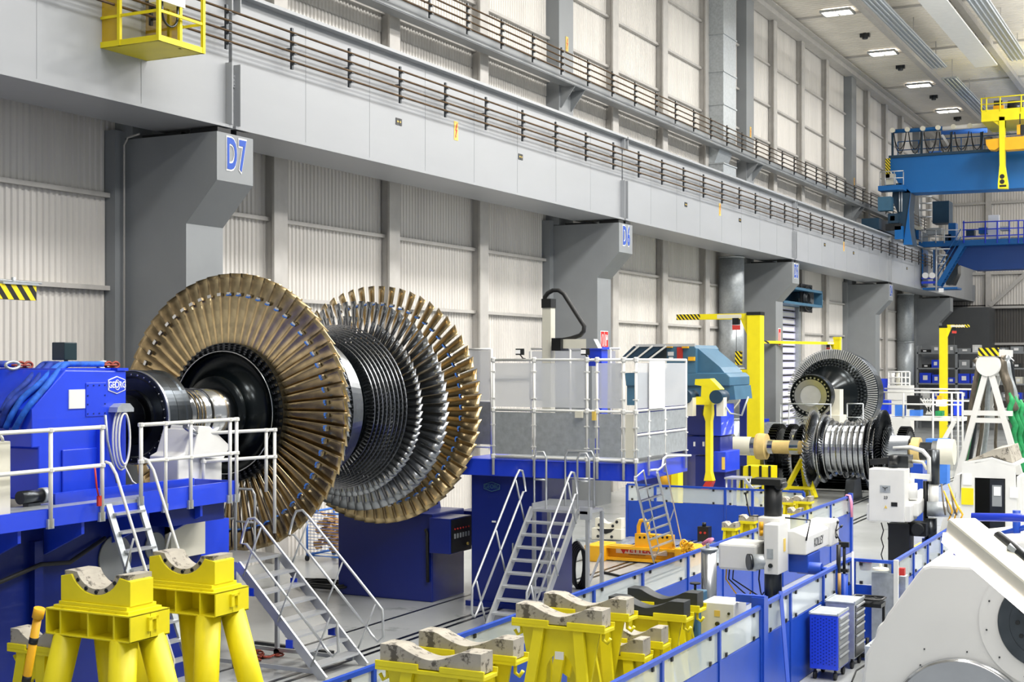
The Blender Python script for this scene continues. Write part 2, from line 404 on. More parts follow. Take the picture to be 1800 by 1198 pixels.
# ceiling
mb = MB(); b = 0
n = 340
pts = []
for i in range(n):
    y = -6 + i * .35; pts += [(y, 21.9), (y + .13, 21.9), (y + .17, 21.84), (y + .31, 21.84)]
pts.append((-6 + n * .35, 21.9))
for (y, z) in pts: mb.v += [Vector((-20.2, y, z)), Vector((14, y, z))]
for i in range(len(pts) - 1): mb.face((2 * i, 2 * i + 1, 2 * i + 3, 2 * i + 2))
mb.box(-20.3, -6, 22, 14, 113, 22.2)
struct('ceiling', mb, 'ceiling')
k = 0
mb = MB()
for x in (-15.5, -11.3, -7.1, -2.9, 1.3, 5.5, 9.7): mb.box(x - .09, -6, 21.45, x + .09, 112, 21.82); mb.box(x - .16, -6, 21.42, x + .16, 112, 21.46)
mb.box(-19.9, -6, 21.3, -19.3, 112, 21.8); mb.box(-19.3, -6, 21.55, -19.0, 112, 21.6)
struct('trim_purlins', mb, 'post', label='long steel purlins under the roof')
mb = MB()
for y in range(-2, 112, 10): mb.box(-19.8, y + .5, 21.74, 14, y + .6, 21.84)
struct('trim_seams', mb, 'post', label='cross seams of the roof sheets')
# ceiling lights and sensors
def ceiling_light(label):
    t = thing('ceiling_light', label, 'light', (0, 0, 0), 0, 'recessed roof lights')
    m_ = MB(); m_.box(-.75, -.55, .1, .75, -.47, .22); m_.box(-.75, .47, .1, .75, .55, .22); m_.box(-.75, -.55, .1, -.68, .55, .22); m_.box(.68, -.55, .1, .75, .55, .22)
    m_.box(-.02, -.47, .1, .02, .47, .2); m_.build('housing', 'galv', t, True)
    for s in (-1, 1):
        m_ = MB(); m_.box(s * .35 - .3, -.28, .14, s * .35 + .3, .28, .2); m_.build('lamp_panel', 'lamp', t, True)
    return t
L0 = ceiling_light('roof light nearest the top of the picture, in the strip next to the left wall')
L0.location = (-16.95, 67.8, 21.55)
ll = ['second roof light from the top in the strip next to the left wall', 'third roof light from the top in the strip next to the left wall', 'farthest roof light in the strip next to the left wall']
for i, y in enumerate((77.9, 88.0, 98.0)): dup(L0, None, loc=(-16.95, y, 21.55), label=ll[i])
S0 = MB(); S0.lathe([(.0, 0), (0, .14), (.1, .16), (.3, .16)], (0, 0, 0), 'Z', 12); S0.box(-.25, -.12, .1, .25, .12, .3)
s0 = tag(S0.build('roof_vent', 'dsteel'), 'small dark roof vent between the two nearest roof lights', 'vent', 'small dark roof vents'); s0.location = (-16.9, 73.4, 21.55)
for y, lb in ((82.3, 'small dark roof vent between the second and third roof lights'), (92.6, 'small dark roof vent between the third and farthest roof lights'), (101.5, 'small dark roof vent beyond the farthest roof light')):
    dup(s0, None, loc=(-16.9, y, 21.55), label=lb)
# radiant heating strips
def strip(x, y0, y1, wd, label, m='galv', z=20.6, rib=True):
    t = thing('radiant_panel', label, 'ceiling panel', (x, y0, z), 0, 'long panels hung under the roof')
    m_ = MB(); m_.box(x - wd / 2, y0, z, x + wd / 2, y1, z + .08)
    m_.build('panel', m, t)
    if rib:
        for q in range(4):
            xx = x - wd / 2 + wd * (q + .5) / 4; m_ = MB(); m_.tube((xx, y0, z - .02), (xx, y1, z - .02), .05, 6); m_.build('heating_pipe', m, t)
    for q in range(int((y1 - y0) / 6) + 1):
        yy = y0 + 1 + q * 6
        if yy < y1: m_ = MB(); m_.box(x - .02, yy, z, x + .02, yy + .04, 21.9); m_.build('hanger', 'post', t)
strip(-13.95, 52, 77.9, .85, 'ribbed grey radiant panel above the first roof lights')
strip(-13.95, 81, 103, .85, 'ribbed radiant panel reaching toward the blue crane')
strip(-11.6, 50, 78.7, 1.15, 'smooth white panel hung under the roof', 'white', 20.6, False)
strip(-9.8, 52, 77.7, .9, 'ribbed grey radiant panel at the top right corner')
# ventilation duct standing by the columns
def duct(name, label, y, segs, r, x=-19.3):
    t = thing(name, label, 'duct', (x, y, segs[0][0]))
    for (z0, z1) in segs:
        m_ = MB(); m_.tube((x, y, z0), (x, y, z1 - .01), r, 20); m_.tube((x, y, z1 - .06), (x, y, z1), r + .025, 20); m_.build('duct_section', 'galv', t)
duct('ventilation_duct', 'round galvanised duct rising beside column D5 below the girder', 58.6, [(0, 2.2), (2.2, 4.4), (4.4, 6.6), (6.6, 9.25)], .55)
t = thing('ventilation_duct', 'tall square galvanised duct above the crane girder', 'duct', (-19.3, 57.4, 12))
for z0, z1 in ((12.0, 13.1), (14.1, 15.6), (15.6, 17.0), (17.0, 18.6), (18.6, 20.4), (20.4, 21.8)):
    m_ = MB(); m_.box(-19.7, 56.6, z0, -19.0, 58.3, z1 - .05); m_.box(-19.74, 56.55, z1 - .05, -18.96, 58.35, z1); m_.build('duct_section', 'galv', t)
m_ = MB(); m_.prism([(-19.7, 14.1), (-19.0, 14.1), (-19.4, 13.1), (-19.95, 13.1)], 'Y', 56.6, 58.3); m_.build('duct_bend', 'galv', t)
duct('ventilation_duct', 'round galvanised duct beyond column D4', 95.6, [(0, 3), (3, 6), (6, 9.2)], .55)
# vertical drain pipe on column D7
mb = MB(); mb.path([(-19.6, 21.22, 0), (-19.6, 21.22, 9.0), (-19.5, 21.22, 9.15), (-19.2, 21.22, 9.2)], .02, 6)
tag(mb.build('pipe', 'post'), 'thin pipe running up the edge of the D7 column', 'pipe')
# column lettering
def label_col(txt, cy, nm):
    t = thing('column_sign', 'white edged blue %s lettering on the corbel' % txt, 'sign', (-17.36, cy + .57, 8.7), 0, 'column number lettering')
    text(txt, .84, (-17.362, cy + .57, 8.72), RFACE_X, 'paper', t, 'letter_outline', .52, .002, .055, sp=1.25)
    text(txt, .84, (-17.352, cy + .57, 8.72), RFACE_X, 'signb', t, 'letter_face', .52, .003, .022, sp=1.25)
for i, cy in enumerate(COLY[1:5]): label_col('D%d' % (7 - i), cy, i)
# girder signs
def bolt_sign(p, label, h=.48, wd=.2):
    t = thing('warning_sign', label, 'sign', p, 0, 'yellow high voltage signs')
    x, y, z = p; m_ = MB(); m_.box(x - .01, y - wd / 2, z - h / 2, x, y + wd / 2, z + h / 2); m_.build('sign_plate', 'signy', t)
    m_ = MB(); q = [(.02, .19), (.05, .19), (.0, .03), (.045, .03), (-.02, -.14), (.005, -.13), (-.03, -.2), (-.045, -.12), (-.035, -.13), (-.01, 0), (-.045, 0)]
    m_.prism([(y + a * 1.2, z + b) for a, b in q], 'X', x + .001, x + .006); m_.build('lightning_symbol', 'signr', t)
for y, lb in ((30.95, 'the first and largest from the left'), (51.7, 'between columns D6 and D5'), (71.3, 'between columns D5 and D4')):
    bolt_sign((-17.49, y, 10.56), 'yellow lightning sign on the crane girder, ' + lb)
for y, lb in ((41.95, 'upper D6 column'), (61.95, 'upper D5 column'), (81.95, 'upper D4 column')):
    bolt_sign((-19.485, y, 15.2), 'yellow lightning sign on the %s above the upper bars' % lb)
for i, (y, lb) in enumerate(((28.2, 'left of the first lightning sign'), (34.6, 'right of the first lightning sign'), (47.9, 'left of the second lightning sign'), (54.2, 'right of the second lightning sign'), (67.5, 'left of the third lightning sign'), (73.4, 'right of the third lightning sign'), (87.1, 'farthest along the girder'))):
    t = thing('marker_sign', 'small black and yellow arrow marker on the girder, ' + lb, 'sign', (-17.49, y, 10.36), 0, 'arrow markers')
    m_ = MB(); m_.box(-17.5, y - .14, 10.29, -17.485, y - .01, 10.45); m_.box(-17.5, y + .01, 10.29, -17.485, y + .12, 10.45); m_.build('sign_plate', 'black', t)
    m_ = MB(); m_.prism([(y - .11, 10.37), (y - .06, 10.4), (y - .06, 10.38), (y - .02, 10.38), (y - .02, 10.36), (y - .06, 10.36), (y - .06, 10.34)], 'X', -17.484, -17.48)
    m_.prism([(y + .03, 10.4), (y + .08, 10.37), (y + .03, 10.34)], 'X', -17.484, -17.48); m_.build('arrow', 'signy', t)
# ------------------------------------------------------------------ blading helpers
def blade(mb, r0, r1, yc, th, c0, c1, s0, s1, cam=.12, tk=.012, nr=9, nc=6, flip=1):
    """one twisted blade on a rotor axis along Y (axis at x=z=0), standing at angle th"""
    ca, sa = math.cos(th), math.sin(th); er = Vector((ca, 0, sa)); et = Vector((-sa, 0, ca))
    surf = []
    for side in (1, -1):
        for i in range(nr):
            f = i / (nr - 1); r = r0 + (r1 - r0) * f; c = c0 + (c1 - c0) * f; s = math.radians(s0 + (s1 - s0) * f ** .8)
            ax = Vector((0, math.cos(s), 0)) + et * (math.sin(s) * flip); nm = Vector((0, -math.sin(s), 0)) + et * (math.cos(s) * flip)
            for j in range(nc):
                g = j / (nc - 1) - .5; camb = cam * c * (1 - 4 * g * g) * (1 - .5 * f)
                tt = tk * (1 - (2 * g) ** 2) * (1 - .6 * f) + .002
                surf.append(er * r + ax * (g * c) + nm * (camb + side * tt) + Vector((0, yc, 0)))
    b = len(mb.v); mb.v += surf; n = nr * nc; sm = mb.smooth; mb.smooth = True
    for i in range(nr - 1):
        for j in range(nc - 1):
            a = b + i * nc + j; mb.face((a, a + nc, a + nc + 1, a + 1)); a += n; mb.face((a, a + 1, a + nc + 1, a + nc))
    mb.smooth = False
    for i in range(nr - 1):
        a = b + i * nc; mb.face((a, a + n, a + n + nc, a + nc)); a = b + i * nc + nc - 1; mb.face((a, a + nc, a + n + nc, a + n))
    for j in range(nc - 1):
        a = b + (nr - 1) * nc + j; mb.face((a, a + n, a + n + 1, a + 1))
    mb.smooth = sm
# ------------------------------------------------------------------ the large rotor
RC = (-14.9, 0, 3.84)
rot = thing('turbine_rotor', 'huge steam turbine rotor with straw-coloured end blades, turning on the nearest lathe', 'turbine rotor', RC)
mb = MB(); mb.smooth = False
mb.lathe([(16.85, .0), (16.85, .40), (17.05, .40), (17.05, .415), (17.3, .415), (17.3, .40), (17.75, .40), (17.75, .41), (18.25, .41)], RC, 'Y', 64, True)
for yy in (17.32, 17.42, 17.5, 17.7): mb.lathe([(yy, .402), (yy + .01, .425), (yy + .035, .425), (yy + .045, .402)], RC, 'Y', 64)
mb.build('shaft', 'bright', rot)
mb = MB(); mb.lathe([(18.2, .41), (18.2, .46), (18.22, .6), (18.3, .62), (18.42, .64), (18.52, .72), (18.58, .84), (18.58, .95), (18.52, 1.0)], RC, 'Y', 64, True)
mb.lathe([(18.52, 1.0), (18.46, 1.01), (18.46, 1.035), (18.56, 1.04)], RC, 'Y', 64, False); mb.build('hub_disc', 'bowl', rot)
mb = MB(); mb.lathe([(18.47, 1.012), (18.455, 1.018), (18.455, 1.03), (18.47, 1.035)], RC, 'Y', 64, True); mb.build('polished_rim', 'bright', rot)
mb = MB(); mb.lathe([(18.56, 1.03), (18.56, 1.165), (18.95, 1.165)], RC, 'Y', 96)
for i in range(60):          # fir-tree blade roots
    th = 2 * math.pi * i / 60
    for k, (rr, wd) in enumerate(((1.06, .038), (1.10, .05), (1.14, .04))):
        c, s = math.cos(th), math.sin(th); mt = Matrix.Translation((RC[0] + c * rr, 18.53, RC[2] + s * rr)) @ Matrix.Rotation(-th, 4, 'Y')
        mb.box(-.014, -.04, -wd / 2, .014, .03, wd / 2, mt)
mb.build('blade_roots', 'dsteel', rot)['kind'] = 'stuff'
# rotor body behind the front disc, as stepped drum
prof = [(18.95, 1.165), (18.95, 1.12), (19.2, 1.12), (19.2, 1.18), (19.5, 1.18), (19.5, 1.12), (19.65, 1.12), (19.65, 1.2), (19.9, 1.2), (19.9, 1.2)]
mb = MB(); mb.lathe(prof + [(20.1, 1.2), (20.63, 1.2), (20.66, 1.0), (20.75, .9), (20.95, .9), (21.02, 1.15), (21.1, 1.15), (21.8, 1.2), (22.0, 1.16), (22.2, 1.18), (22.4, 1.15), (22.75, 1.15), (22.95, 1.18), (23.4, 1.18), (23.42, .8), (23.5, .42), (25.3, .42), (25.3, 0)], RC, 'Y', 64, False)
mb.build('drum', 'bowl', rot)
random.seed(5)
def row(mb, y, r0, r1, n, c0, c1, s0, s1, flip=1, ph=0, cam=.12, tk=.01, nr=6, nc=5):
    for i in range(n):
        m_ = MB(); blade(m_, r0, r1, y, 2 * math.pi * (i + ph) / n, c0, c1, s0, s1, cam, tk, nr, nc, flip)
        off = len(mb.v); mb.v += [v + Vector(RC) for v in m_.v]
        for f, s_ in zip(m_.f, m_.sm): mb.f.append(tuple(q + off for q in f)); mb.m.append(mb.cm); mb.sm.append(s_)
# short shrouded rows of both flows
mb = MB(); mbs = MB()
for k in range(9):
    f = k / 8
    for y, R in ((21.1 + .7 * f, 1.29 + .24 * f), (20.63 - .5 * f, 1.34 + .15 * f)):
        mbs.lathe([(y - .008, R - .012), (y - .008, R + .012), (y + .022, R + .012), (y + .022, R - .012)], RC, 'Y', 90)
        n = 110
        for i in range(n):
            th = 2 * math.pi * (i + .3 * k) / n; c, s = math.cos(th), math.sin(th)
            mt = Matrix.Translation((RC[0] + c * (R - .06), y + .005, RC[2] + s * (R - .06))) @ Matrix.Rotation(-th, 4, 'Y') @ Matrix.Rotation(.5, 4, 'X')
            mb.box(-.055, -.03, -.011, .055, .03, .011, mt)
mbs.build('shroud_rings', 'ringm', rot)['kind'] = 'stuff'
row(mb, 22.06, 1.15, 1.71, 80, .19, .17, 28, 56, 1, 0, .1)
row(mb, 22.5, 1.15, 2.01, 66, .26, .24, 28, 60, 1, 0, .1)
row(mb, 19.72, 1.15, 1.71, 88, .14, .12, 25, 58, -1)
row(mb, 19.28, 1.15, 2.0, 76, .20, .17, 22, 62, -1)
mb.build('blading', 'ringm', rot)['kind'] = 'stuff'
# last-stage blades: sixty at the front and the ones seen best at the back
NB = 60
m_ = MB(); blade(m_, 1.16, 2.33, 0, 0, .27, .33, 46, 74, .09, .014, 14, 8, -1)
first = None
cell = []
for row_i, (yy, fl) in enumerate(((18.73, 0), (23.18, 1))):
    src = None
    for i in range(NB):
        th = 2 * math.pi * (i + .5) / NB
        a = math.degrees(th)
        if row_i == 1 and 118 < a < 238: continue
        if src is None:
            if row_i == 0: o = m_.build('blade', 'gold', rot, True)
            else:
                m2 = MB(); blade(m2, 1.16, 2.33, 0, 0, .31, .27, 32, 60, .1, .014, 12, 7, 1); o = m2.build('blade', 'gold', rot, True)
            src = o
        else:
            o = src.copy(); COL.objects.link(o); o.parent = rot
        o.location = (0, yy, 0); o.rotation_euler = (0, -th, 0); cell.append(o)
mx = MB()
for i in range(NB):
    th = 2 * math.pi * (i + .5) / NB; a = math.degrees(th)
    if 118 < a < 238:
        q = MB(); blade(q, 1.16, 2.33, 23.18, th, .31, .27, 32, 60, .1, .014, 8, 5, 1); off = len(mx.v); mx.v += [v + Vector(RC) for v in q.v]
        for f, s_ in zip(q.f, q.sm): mx.f.append(tuple(z + off for z in f)); mx.m.append(0); mx.sm.append(s_)
mx.build('far_blading', 'gold', rot)['kind'] = 'stuff'
# damping pins and the blue tape wound round them
pins = MB(); tape = MB()
for yy, R in ((18.73, 1.98), (23.18, 1.98)):
    for i in range(NB):
        th = 2 * math.pi * (i + .95) / NB; c, s = math.cos(th), math.sin(th)
        mt = Matrix.Translation((RC[0] + c * R, yy, RC[2] + s * R)) @ Matrix.Rotation(-th, 4, 'Y')
        off = -.12
        pins.box(-.02, off - .02, -.05, .03, off + .04, .03, mt)
        if math.degrees(th) < 95 or math.degrees(th) > 200 or yy > 20:
            tape.box(-.03, off - .03, -.02, -.008, off + .04, .035, mt)
            tape.box(-.015, off - .03, -.05, .005, off + .0, -.03, mt)
pins.build('damping_pins', 'bright', rot)['kind'] = 'stuff'
tape.build('blue_tape', 'strap', rot)['kind'] = 'stuff'
# ------------------------------------------------------------------ chuck
ch = thing('lathe_chuck', 'heavy black ringed chuck gripping the shaft of the huge rotor', 'chuck', (RC[0], 16.3, RC[2]))
mb = MB(); mb.lathe([(16.32, 0), (16.32, .60), (16.30, .62), (16.30, .69), (16.34, .72), (16.52, .72), (16.55, .705), (16.72, .705), (16.75, .72), (16.84, .72), (16.86, .7), (16.86, .4)], RC, 'Y', 72, False); mb.build('faceplate', 'gun', ch, bevel=.008)
mb = MB(); mb.lathe([(16.31, .70), (16.29, .71), (16.30, .725), (16.33, .728)], RC, 'Y', 72, True); mb.build('rim', 'steel', ch)
for r, t, m in ((.42, .05, 'dsteel'), (.30, .1, 'dsteel'), (.17, .16, 'bowl')):
    mb = MB(); mb.lathe([(16.32, r), (16.32 - t, r - .01), (16.32 - t, r - .03), (16.31 - t, 0)], RC, 'Y', 48, False); mb.build('face_ring', m, ch)
for i in range(32):
    th = 2 * math.pi * i / 32; mb = MB(); mb.tube((RC[0] + .65 * math.cos(th), 16.3, RC[2] + .65 * math.sin(th)), (RC[0] + .65 * math.cos(th), 16.275, RC[2] + .65 * math.sin(th)), .014, 6); mb.build('bolt', 'steel', ch)
# ------------------------------------------------------------------ headstock
hs = thing('lathe_headstock', 'big bright blue lathe headstock at the left edge with a hexagonal maker plate', 'lathe headstock', (-15.2, 13, 0))
HX = -14.0
mb = MB(); mb.prism([(9.2, 2.95), (15.2, 2.95), (15.2, 4.56), (14.03, 4.58), (13.43, 4.06), (13.43, 3.0), (9.2, 3.0)][2:5] + [(13.43, 4.06), (13.43, 3.55), (13.55, 3.55), (13.55, 2.85), (15.2, 2.85)], 'X', -17.0, HX)
mb.build('housing', 'blue', hs, bevel=.02)
mb = MB(); mb.box(-17, 15.0, 4.56, HX + .02, 15.22, 4.6); mb.box(-17.0, 14.05, 4.57, HX - .1, 15.2, 4.6); mb.build('top_plate', 'blue', hs)
mb = MB(); mb.box(-16.6, 15.2, 3.3, -14.6, 15.55, 4.4); mb.build('spindle_housing', 'navy', hs, bevel=.03)
mb = MB(); mb.tube((-14.9, 15.5, 3.84), (-14.9, 16.2, 3.84), .34, 40); mb.tube((-14.9, 15.5, 3.84), (-14.9, 15.8, 3.84), .45, 40); mb.build('spindle', 'dsteel', hs)
mb = MB(); mb.box(HX, 14.4, 3.93, HX + .012, 14.79, 4.4); mb.build('cover_plate', 'blue', hs, bevel=.01)
mb = MB(); mb.box(HX, 14.08, 4.05, HX + .014, 14.38, 4.31); mb.build('name_plate', 'white', hs, label='blank white plate')
mb = MB()
for y, z in [(14.43 + .11 * i, 4.36) for i in range(4)] + [(14.43 + .11 * i, 3.97) for i in range(4)] + [(14.43, 4.1), (14.43, 4.22), (14.76, 4.1), (14.76, 4.22)]: mb.tube((HX + .01, y, z), (HX + .02, y, z), .012, 6)
mb.build('bolts', 'navy', hs)['kind'] = 'stuff'
mb = MB(); mb.box(HX, 13.95, 2.86, HX + .03, 14.8, 3.5); mb.build('lower_cover', 'blue', hs, bevel=.01)
mb = MB(); mb.prism([(14.55, 2.86), (14.75, 2.86), (14.68, 3.75), (14.6, 3.75)], 'X', HX, HX + .12); mb.build('rib', 'blue', hs)
# hexagonal plate with lettering
hy, hz = 15.0, 4.36
hexp = [(hy - .2, hz), (hy - .17, hz + .07), (hy, hz + .13), (hy + .17, hz + .07), (hy + .2, hz), (hy + .17, hz - .07), (hy, hz - .13), (hy - .17, hz - .07)]
hexp = [(hy - .17, hz + .075), (hy, hz + .125), (hy + .17, hz + .075), (hy + .17, hz - .075), (hy, hz - .125), (hy - .17, hz - .075)]
mb = MB(); mb.prism(hexp, 'X', HX, HX + .012); plate = mb.build('maker_plate', 'paper', hs, label='white outlined hexagonal maker plate')
hi = [(hy + (a - hy) * .9, hz + (b - hz) * .9) for a, b in hexp]
mb = MB(); mb.prism(hi, 'X', HX + .0121, HX + .016); mb.build('plate_ground', 'blue', hs)
text('GEORG', .125, (HX + .017, hy, hz), RFACE_X, 'paper', hs, 'plate_lettering', .82, .002, .002)
mb = MB(); mb.path([(HX + .019, hy + .05 * math.cos(a), hz + .07 * math.sin(a)) for a in [i * math.pi / 8 for i in range(16)]], .006, 5, True); mb.build('plate_ring', 'paper', hs)
# chamfered hood in front of the headstock
mb = MB(); mb.prism([(13.43, 3.0), (13.43, 4.06), (11.0, 4.06), (11.0, 3.0)], 'X', -17, HX - .12)
# blue machine body below the platform
base = thing('lathe_bed', 'dark blue lathe bed under the left platform with two round covers', 'lathe bed', (-15, 13, 0))
mb = MB(); mb.box(-17.2, 8.5, 0, -13.6, 16.35, 2.62); mb.build('body', 'navy', base, bevel=.02)
mb = MB(); mb.box(-13.6, 12.0, 0, -13.45, 12.2, 2.4); mb.box(-13.6, 13.0, 0, -13.5, 13.14, 2.4); mb.build('rib', 'navy', base)
for y, z, r in ((14.53, 2.0, .31), (15.33, 2.06, .2)):
    mb = MB(); mb.tube((-13.6, y, z), (-13.57, y, z), r, 36); mb.build('round_cover', 'column', base)
mb = MB(); mb.path([(-13.5, 11.5, 2.0), (-13.45, 12.4, 1.98), (-13.5, 13.1, 2.1), (-13.5, 13.6, 2.06), (-13.55, 14.3, 2.3)], .03, 8); mb.build('cable', 'rubber', base)
mb = MB(); mb.box(-13.6, 15.55, 1.85, -13.48, 16.3, 2.45); mb.build('white_panel', 'cream', base, label='pale bolted panel')
mb = MB(); mb.box(-13.9, 16.35, 1.4, -13.6, 17.0, 2.3); mb.build('side_box', 'blue', base)
# platform and rails
pf = thing('platform', 'blue work platform with a deep edge beam along the left lathe', 'platform', (-13.3, 13, 0))
mb = MB(); mb.box(-13.6, 8.5, 2.82, -12.9, 16.3, 2.86); mb.build('deck', 'galv', pf, label='grey chequer plate deck')
mb = MB(); mb.box(-12.94, 8.5, 2.66, -12.88, 13.52, 2.88); mb.box(-12.94, 13.52, 2.66, -12.88, 14.3, 2.82); mb.box(-12.94, 14.3, 2.66, -12.88, 16.32, 2.95); mb.build('edge_beam', 'blue', pf)
mb = MB(); mb.box(-13.7, 16.26, 2.66, -12.94, 16.32, 2.95); mb.box(-13.45, 13.2, 2.86, -13.35, 15.9, 3.0); mb.build('kerb', 'blue', pf)
for y in (12.2, 13.25, 14.45, 15.55):
    mb = MB(); mb.prism([(-13.6, 2.2), (-13.6, 2.66), (-12.95, 2.66), (-12.95, 2.5)], 'Y', y, y + .05); mb.build('bracket', 'blue', pf)
mb = MB(); mb.box(-13.6, 15.0, 2.4, -13.05, 16.2, 2.66); mb.build('beam', 'navy', pf)
def rails(name, label, posts, zs, m='white', r=.027, foot=True, group=None, z0=None):
    """posts: list of (x,y,zbase); rails run between consecutive posts"""
    t = thing(name, label, 'railing', posts[0], 0, group)
    for p in posts:
        mb = MB(); mb.tube(p, (p[0], p[1], zs[0]), r, 8)
        for z in zs: mb.lathe([(-.03, r), (-.02, r * 1.6), (.02, r * 1.6), (.03, r)], (p[0], p[1], z), 'Z', 8)
        mb.build('post', m, t)
    for z in zs:
        mb = MB(); mb.path([(p[0], p[1], z) for p in posts], r, 8); mb.build('rail', m, t)
    if foot:
        for p in posts: mb = MB(); mb.box(p[0] - .03, p[1] - .05, p[2] - .02, p[0] + .01, p[1] + .05, p[2] + .1); mb.build('clamp', 'galv', t)
    return t
rails('railing', 'white pipe railing left of the ladder gap on the blue platform', [(-12.86, 9.6, 2.66), (-12.86, 11.1, 2.66), (-12.86, 12.64, 2.66), (-12.86, 13.52, 2.66)], (3.85, 3.36))
rails('railing', 'white pipe railing right of the ladder gap on the blue platform', [(-12.86, 14.24, 2.8), (-12.86, 14.72, 2.66), (-12.86, 15.24, 2.66), (-12.86, 16.1, 2.66), (-12.86, 16.25, 2.66)], (3.85, 3.36))
rails('railing', 'short white pipe railing across the end of the blue platform', [(-13.6, 16.4, 2.66), (-13.35, 17.6, 2.66), (-13.3, 17.75, 2.0)], (3.62, 3.2), foot=False)
# ladder from the platform
ld = thing('ladder', 'white steep ladder hooked to the blue platform above the yellow stands', 'ladder', (-12.4, 13.95, 0))
for y in (13.67, 14.25):
    mb = MB(); mb.beam((-12.9, y, 2.84), (-11.75, y, 0), .035, .1, (0, 1, 0)); mb.build('stringer', 'galv', ld)
for i in range(12):
    z = 2.72 - i * .235
    if z < .1: break
    x = -12.9 + (2.84 - z) / 2.84 * 1.15; mb = MB(); mb.box(x - .05, 13.69, z - .02, x + .08, 14.23, z + .01); mb.build('tread', 'alu', ld)
for y, zt in ((13.6, 3.35), (14.3, 3.75)):
    mb = MB(); mb.path([(-12.88, y, 2.9 + .5), (-12.8, y, 3.38), (-12.7, y, 3.25), (-11.75, y, .95), (-11.8, y, .55)], .02, 8); mb.build('handrail', 'white', ld)
    for f in (.3, .7): x = -12.9 + 1.15 * f; z = 2.84 * (1 - f); mb = MB(); mb.tube((x, y, z), (x + .15, y, z + .45), .014, 6); mb.build('brace', 'alu', ld)
# cabinet at the left edge
cb = thing('switch_cabinet', 'pale grey switch cabinet at the left picture edge on the blue platform', 'cabinet', (-13.1, 11.6, 2.86))
mb = MB(); mb.box(-13.3, 11.0, 2.86, -12.98, 12.12, 3.74); mb.build('body', 'cream', cb, bevel=.01)
mb = MB(); mb.path([(-13.0, 11.9 + .12 * math.cos(a), 3.74 + .1 * math.sin(a)) for a in [i * math.pi / 6 for i in range(7)]], .02, 6); mb.build('cable', 'white', cb)
mt_ = thing('electric_motor', 'small grey electric motor right of the pale cabinet on the blue platform', 'motor', (-13.5, 13.1, 2.86))
mb = MB(); mb.tube((-13.5, 12.75, 2.98), (-13.5, 13.1, 2.98), .085, 16); mb.build('housing', 'dsteel', mt_)
mb = MB(); mb.tube((-13.5, 13.1, 2.98), (-13.5, 13.2, 2.98), .1, 16); mb.build('fan_cover', 'galv', mt_)
mb = MB(); mb.box(-13.55, 12.85, 2.86, -13.45, 13.05, 2.9); mb.build('foot', 'dsteel', mt_)
# cable loops hung on the headstock
cl = thing('cable_reel', 'pale cable looped over a bracket at the right end of the blue headstock', 'cable', (HX, 15.0, 3.3))
mb = MB(); mb.prism([(14.84, 3.98), (14.86, 4.05), (14.95, 4.1), (15.1, 4.1), (15.18, 4.03), (15.18, 3.98)], 'X', HX, HX + .16); mb.build('bracket', 'galv', cl)
for k, (a, b) in enumerate(((.17, .44), (.14, .40), (.11, .36))):
    mb = MB(); mb.path([(HX + .08 + .03 * k, 15.01 + a * math.cos(t), 3.6 + b * math.sin(t)) for t in [i * math.pi / 14 for i in range(28)]], .017, 6, True); mb.build('loop', 'white', cl)
mb = MB(); mb.path([(HX + .1, 15.0, 3.3), (HX + .25, 15.05, 3.0), (HX + .4, 15.1, 2.9)], .012, 6); mb.build('loose_end', 'white', cl)
st_ = MB(); st_.path([(-13.85, 14.62, 3.95), (-13.85, 14.66, 3.6), (-13.8, 14.8, 3.0)], .02, 6); tag(st_.build('hose', 'galv'), 'thin grey hose running down the blue headstock', 'hose')
m_ = MB(); m_.path([(-12.8, 13.33, 3.34), (-12.8, 13.36, 3.1), (-12.8, 13.4, 2.96)], .016, 4); m_.box(-12.82, 13.38, 2.85, -12.79, 13.44, 2.98)
tag(m_.build('lifting_strap', 'red'), 'red strap hanging from the white railing of the left platform', 'strap')
# slings and chains on the headstock
def sling(label, pts, r, m, group='blue slings on the headstock'):
    t = MB(); fine = []
    for i in range(len(pts) - 1):
        for q in range(6):
            f = q / 6; a = Vector(pts[i]); b = Vector(pts[i + 1]); fine.append(a.lerp(b, f))
    fine.append(Vector(pts[-1]))
    for _ in range(3): fine = [fine[0]] + [(fine[i - 1] + fine[i] * 2 + fine[i + 1]) / 4 for i in range(1, len(fine) - 1)] + [fine[-1]]
    t.path(fine, r, 10); return tag(t.build('lifting_sling', m), label, 'sling', group)
def on_head(q):
    out = []
    for (x, y, k) in q:
        if isinstance(k, float): p = P(x, y, X=k); p.z = 4.655
        elif k == 'F': p = P(x, y, Y=13.36)
        else:
            n = Vector((0, -.655, .755)); o = Vector((0, 13.43, 4.06)) + n * .055; a = P(x, y, d=1.0) ; c0 = Vector((0, 0, CAM_H)); r = a - c0; p = c0 + r * ((o - c0).dot(n) / r.dot(n))
        out.append(p)
    return out
sling('bright blue round sling draped lowest over the headstock slope, ending in an open eye', on_head([(180, 0, -14.12), (140, 0, -14.12), (112, 0, -14.2), (84, 675, 'S'), (54, 708, 'S'), (36, 735, 'F'), (26, 754, 'F')]), .042, 'sling')
sling('bright blue round sling lying just above the lowest one', on_head([(178, 0, -14.3), (140, 0, -14.3), (102, 0, -14.4), (68, 676, 'S'), (38, 700, 'S'), (20, 730, 'F'), (10, 752, 'F')]), .042, 'sling')
sling('dark blue round sling running from the red shackle to the left edge', on_head([(92, 0, -14.6), (74, 0, -14.75), (44, 676, 'S'), (18, 697, 'S'), (4, 725, 'F')]), .045, 'slingn')
sling('dark blue round sling with a white tie, second from the top', on_head([(105, 0, -14.5), (86, 0, -14.6), (56, 680, 'S'), (28, 700, 'S'), (12, 715, 'F'), (0, 750, 'F')]), .045, 'slingn')
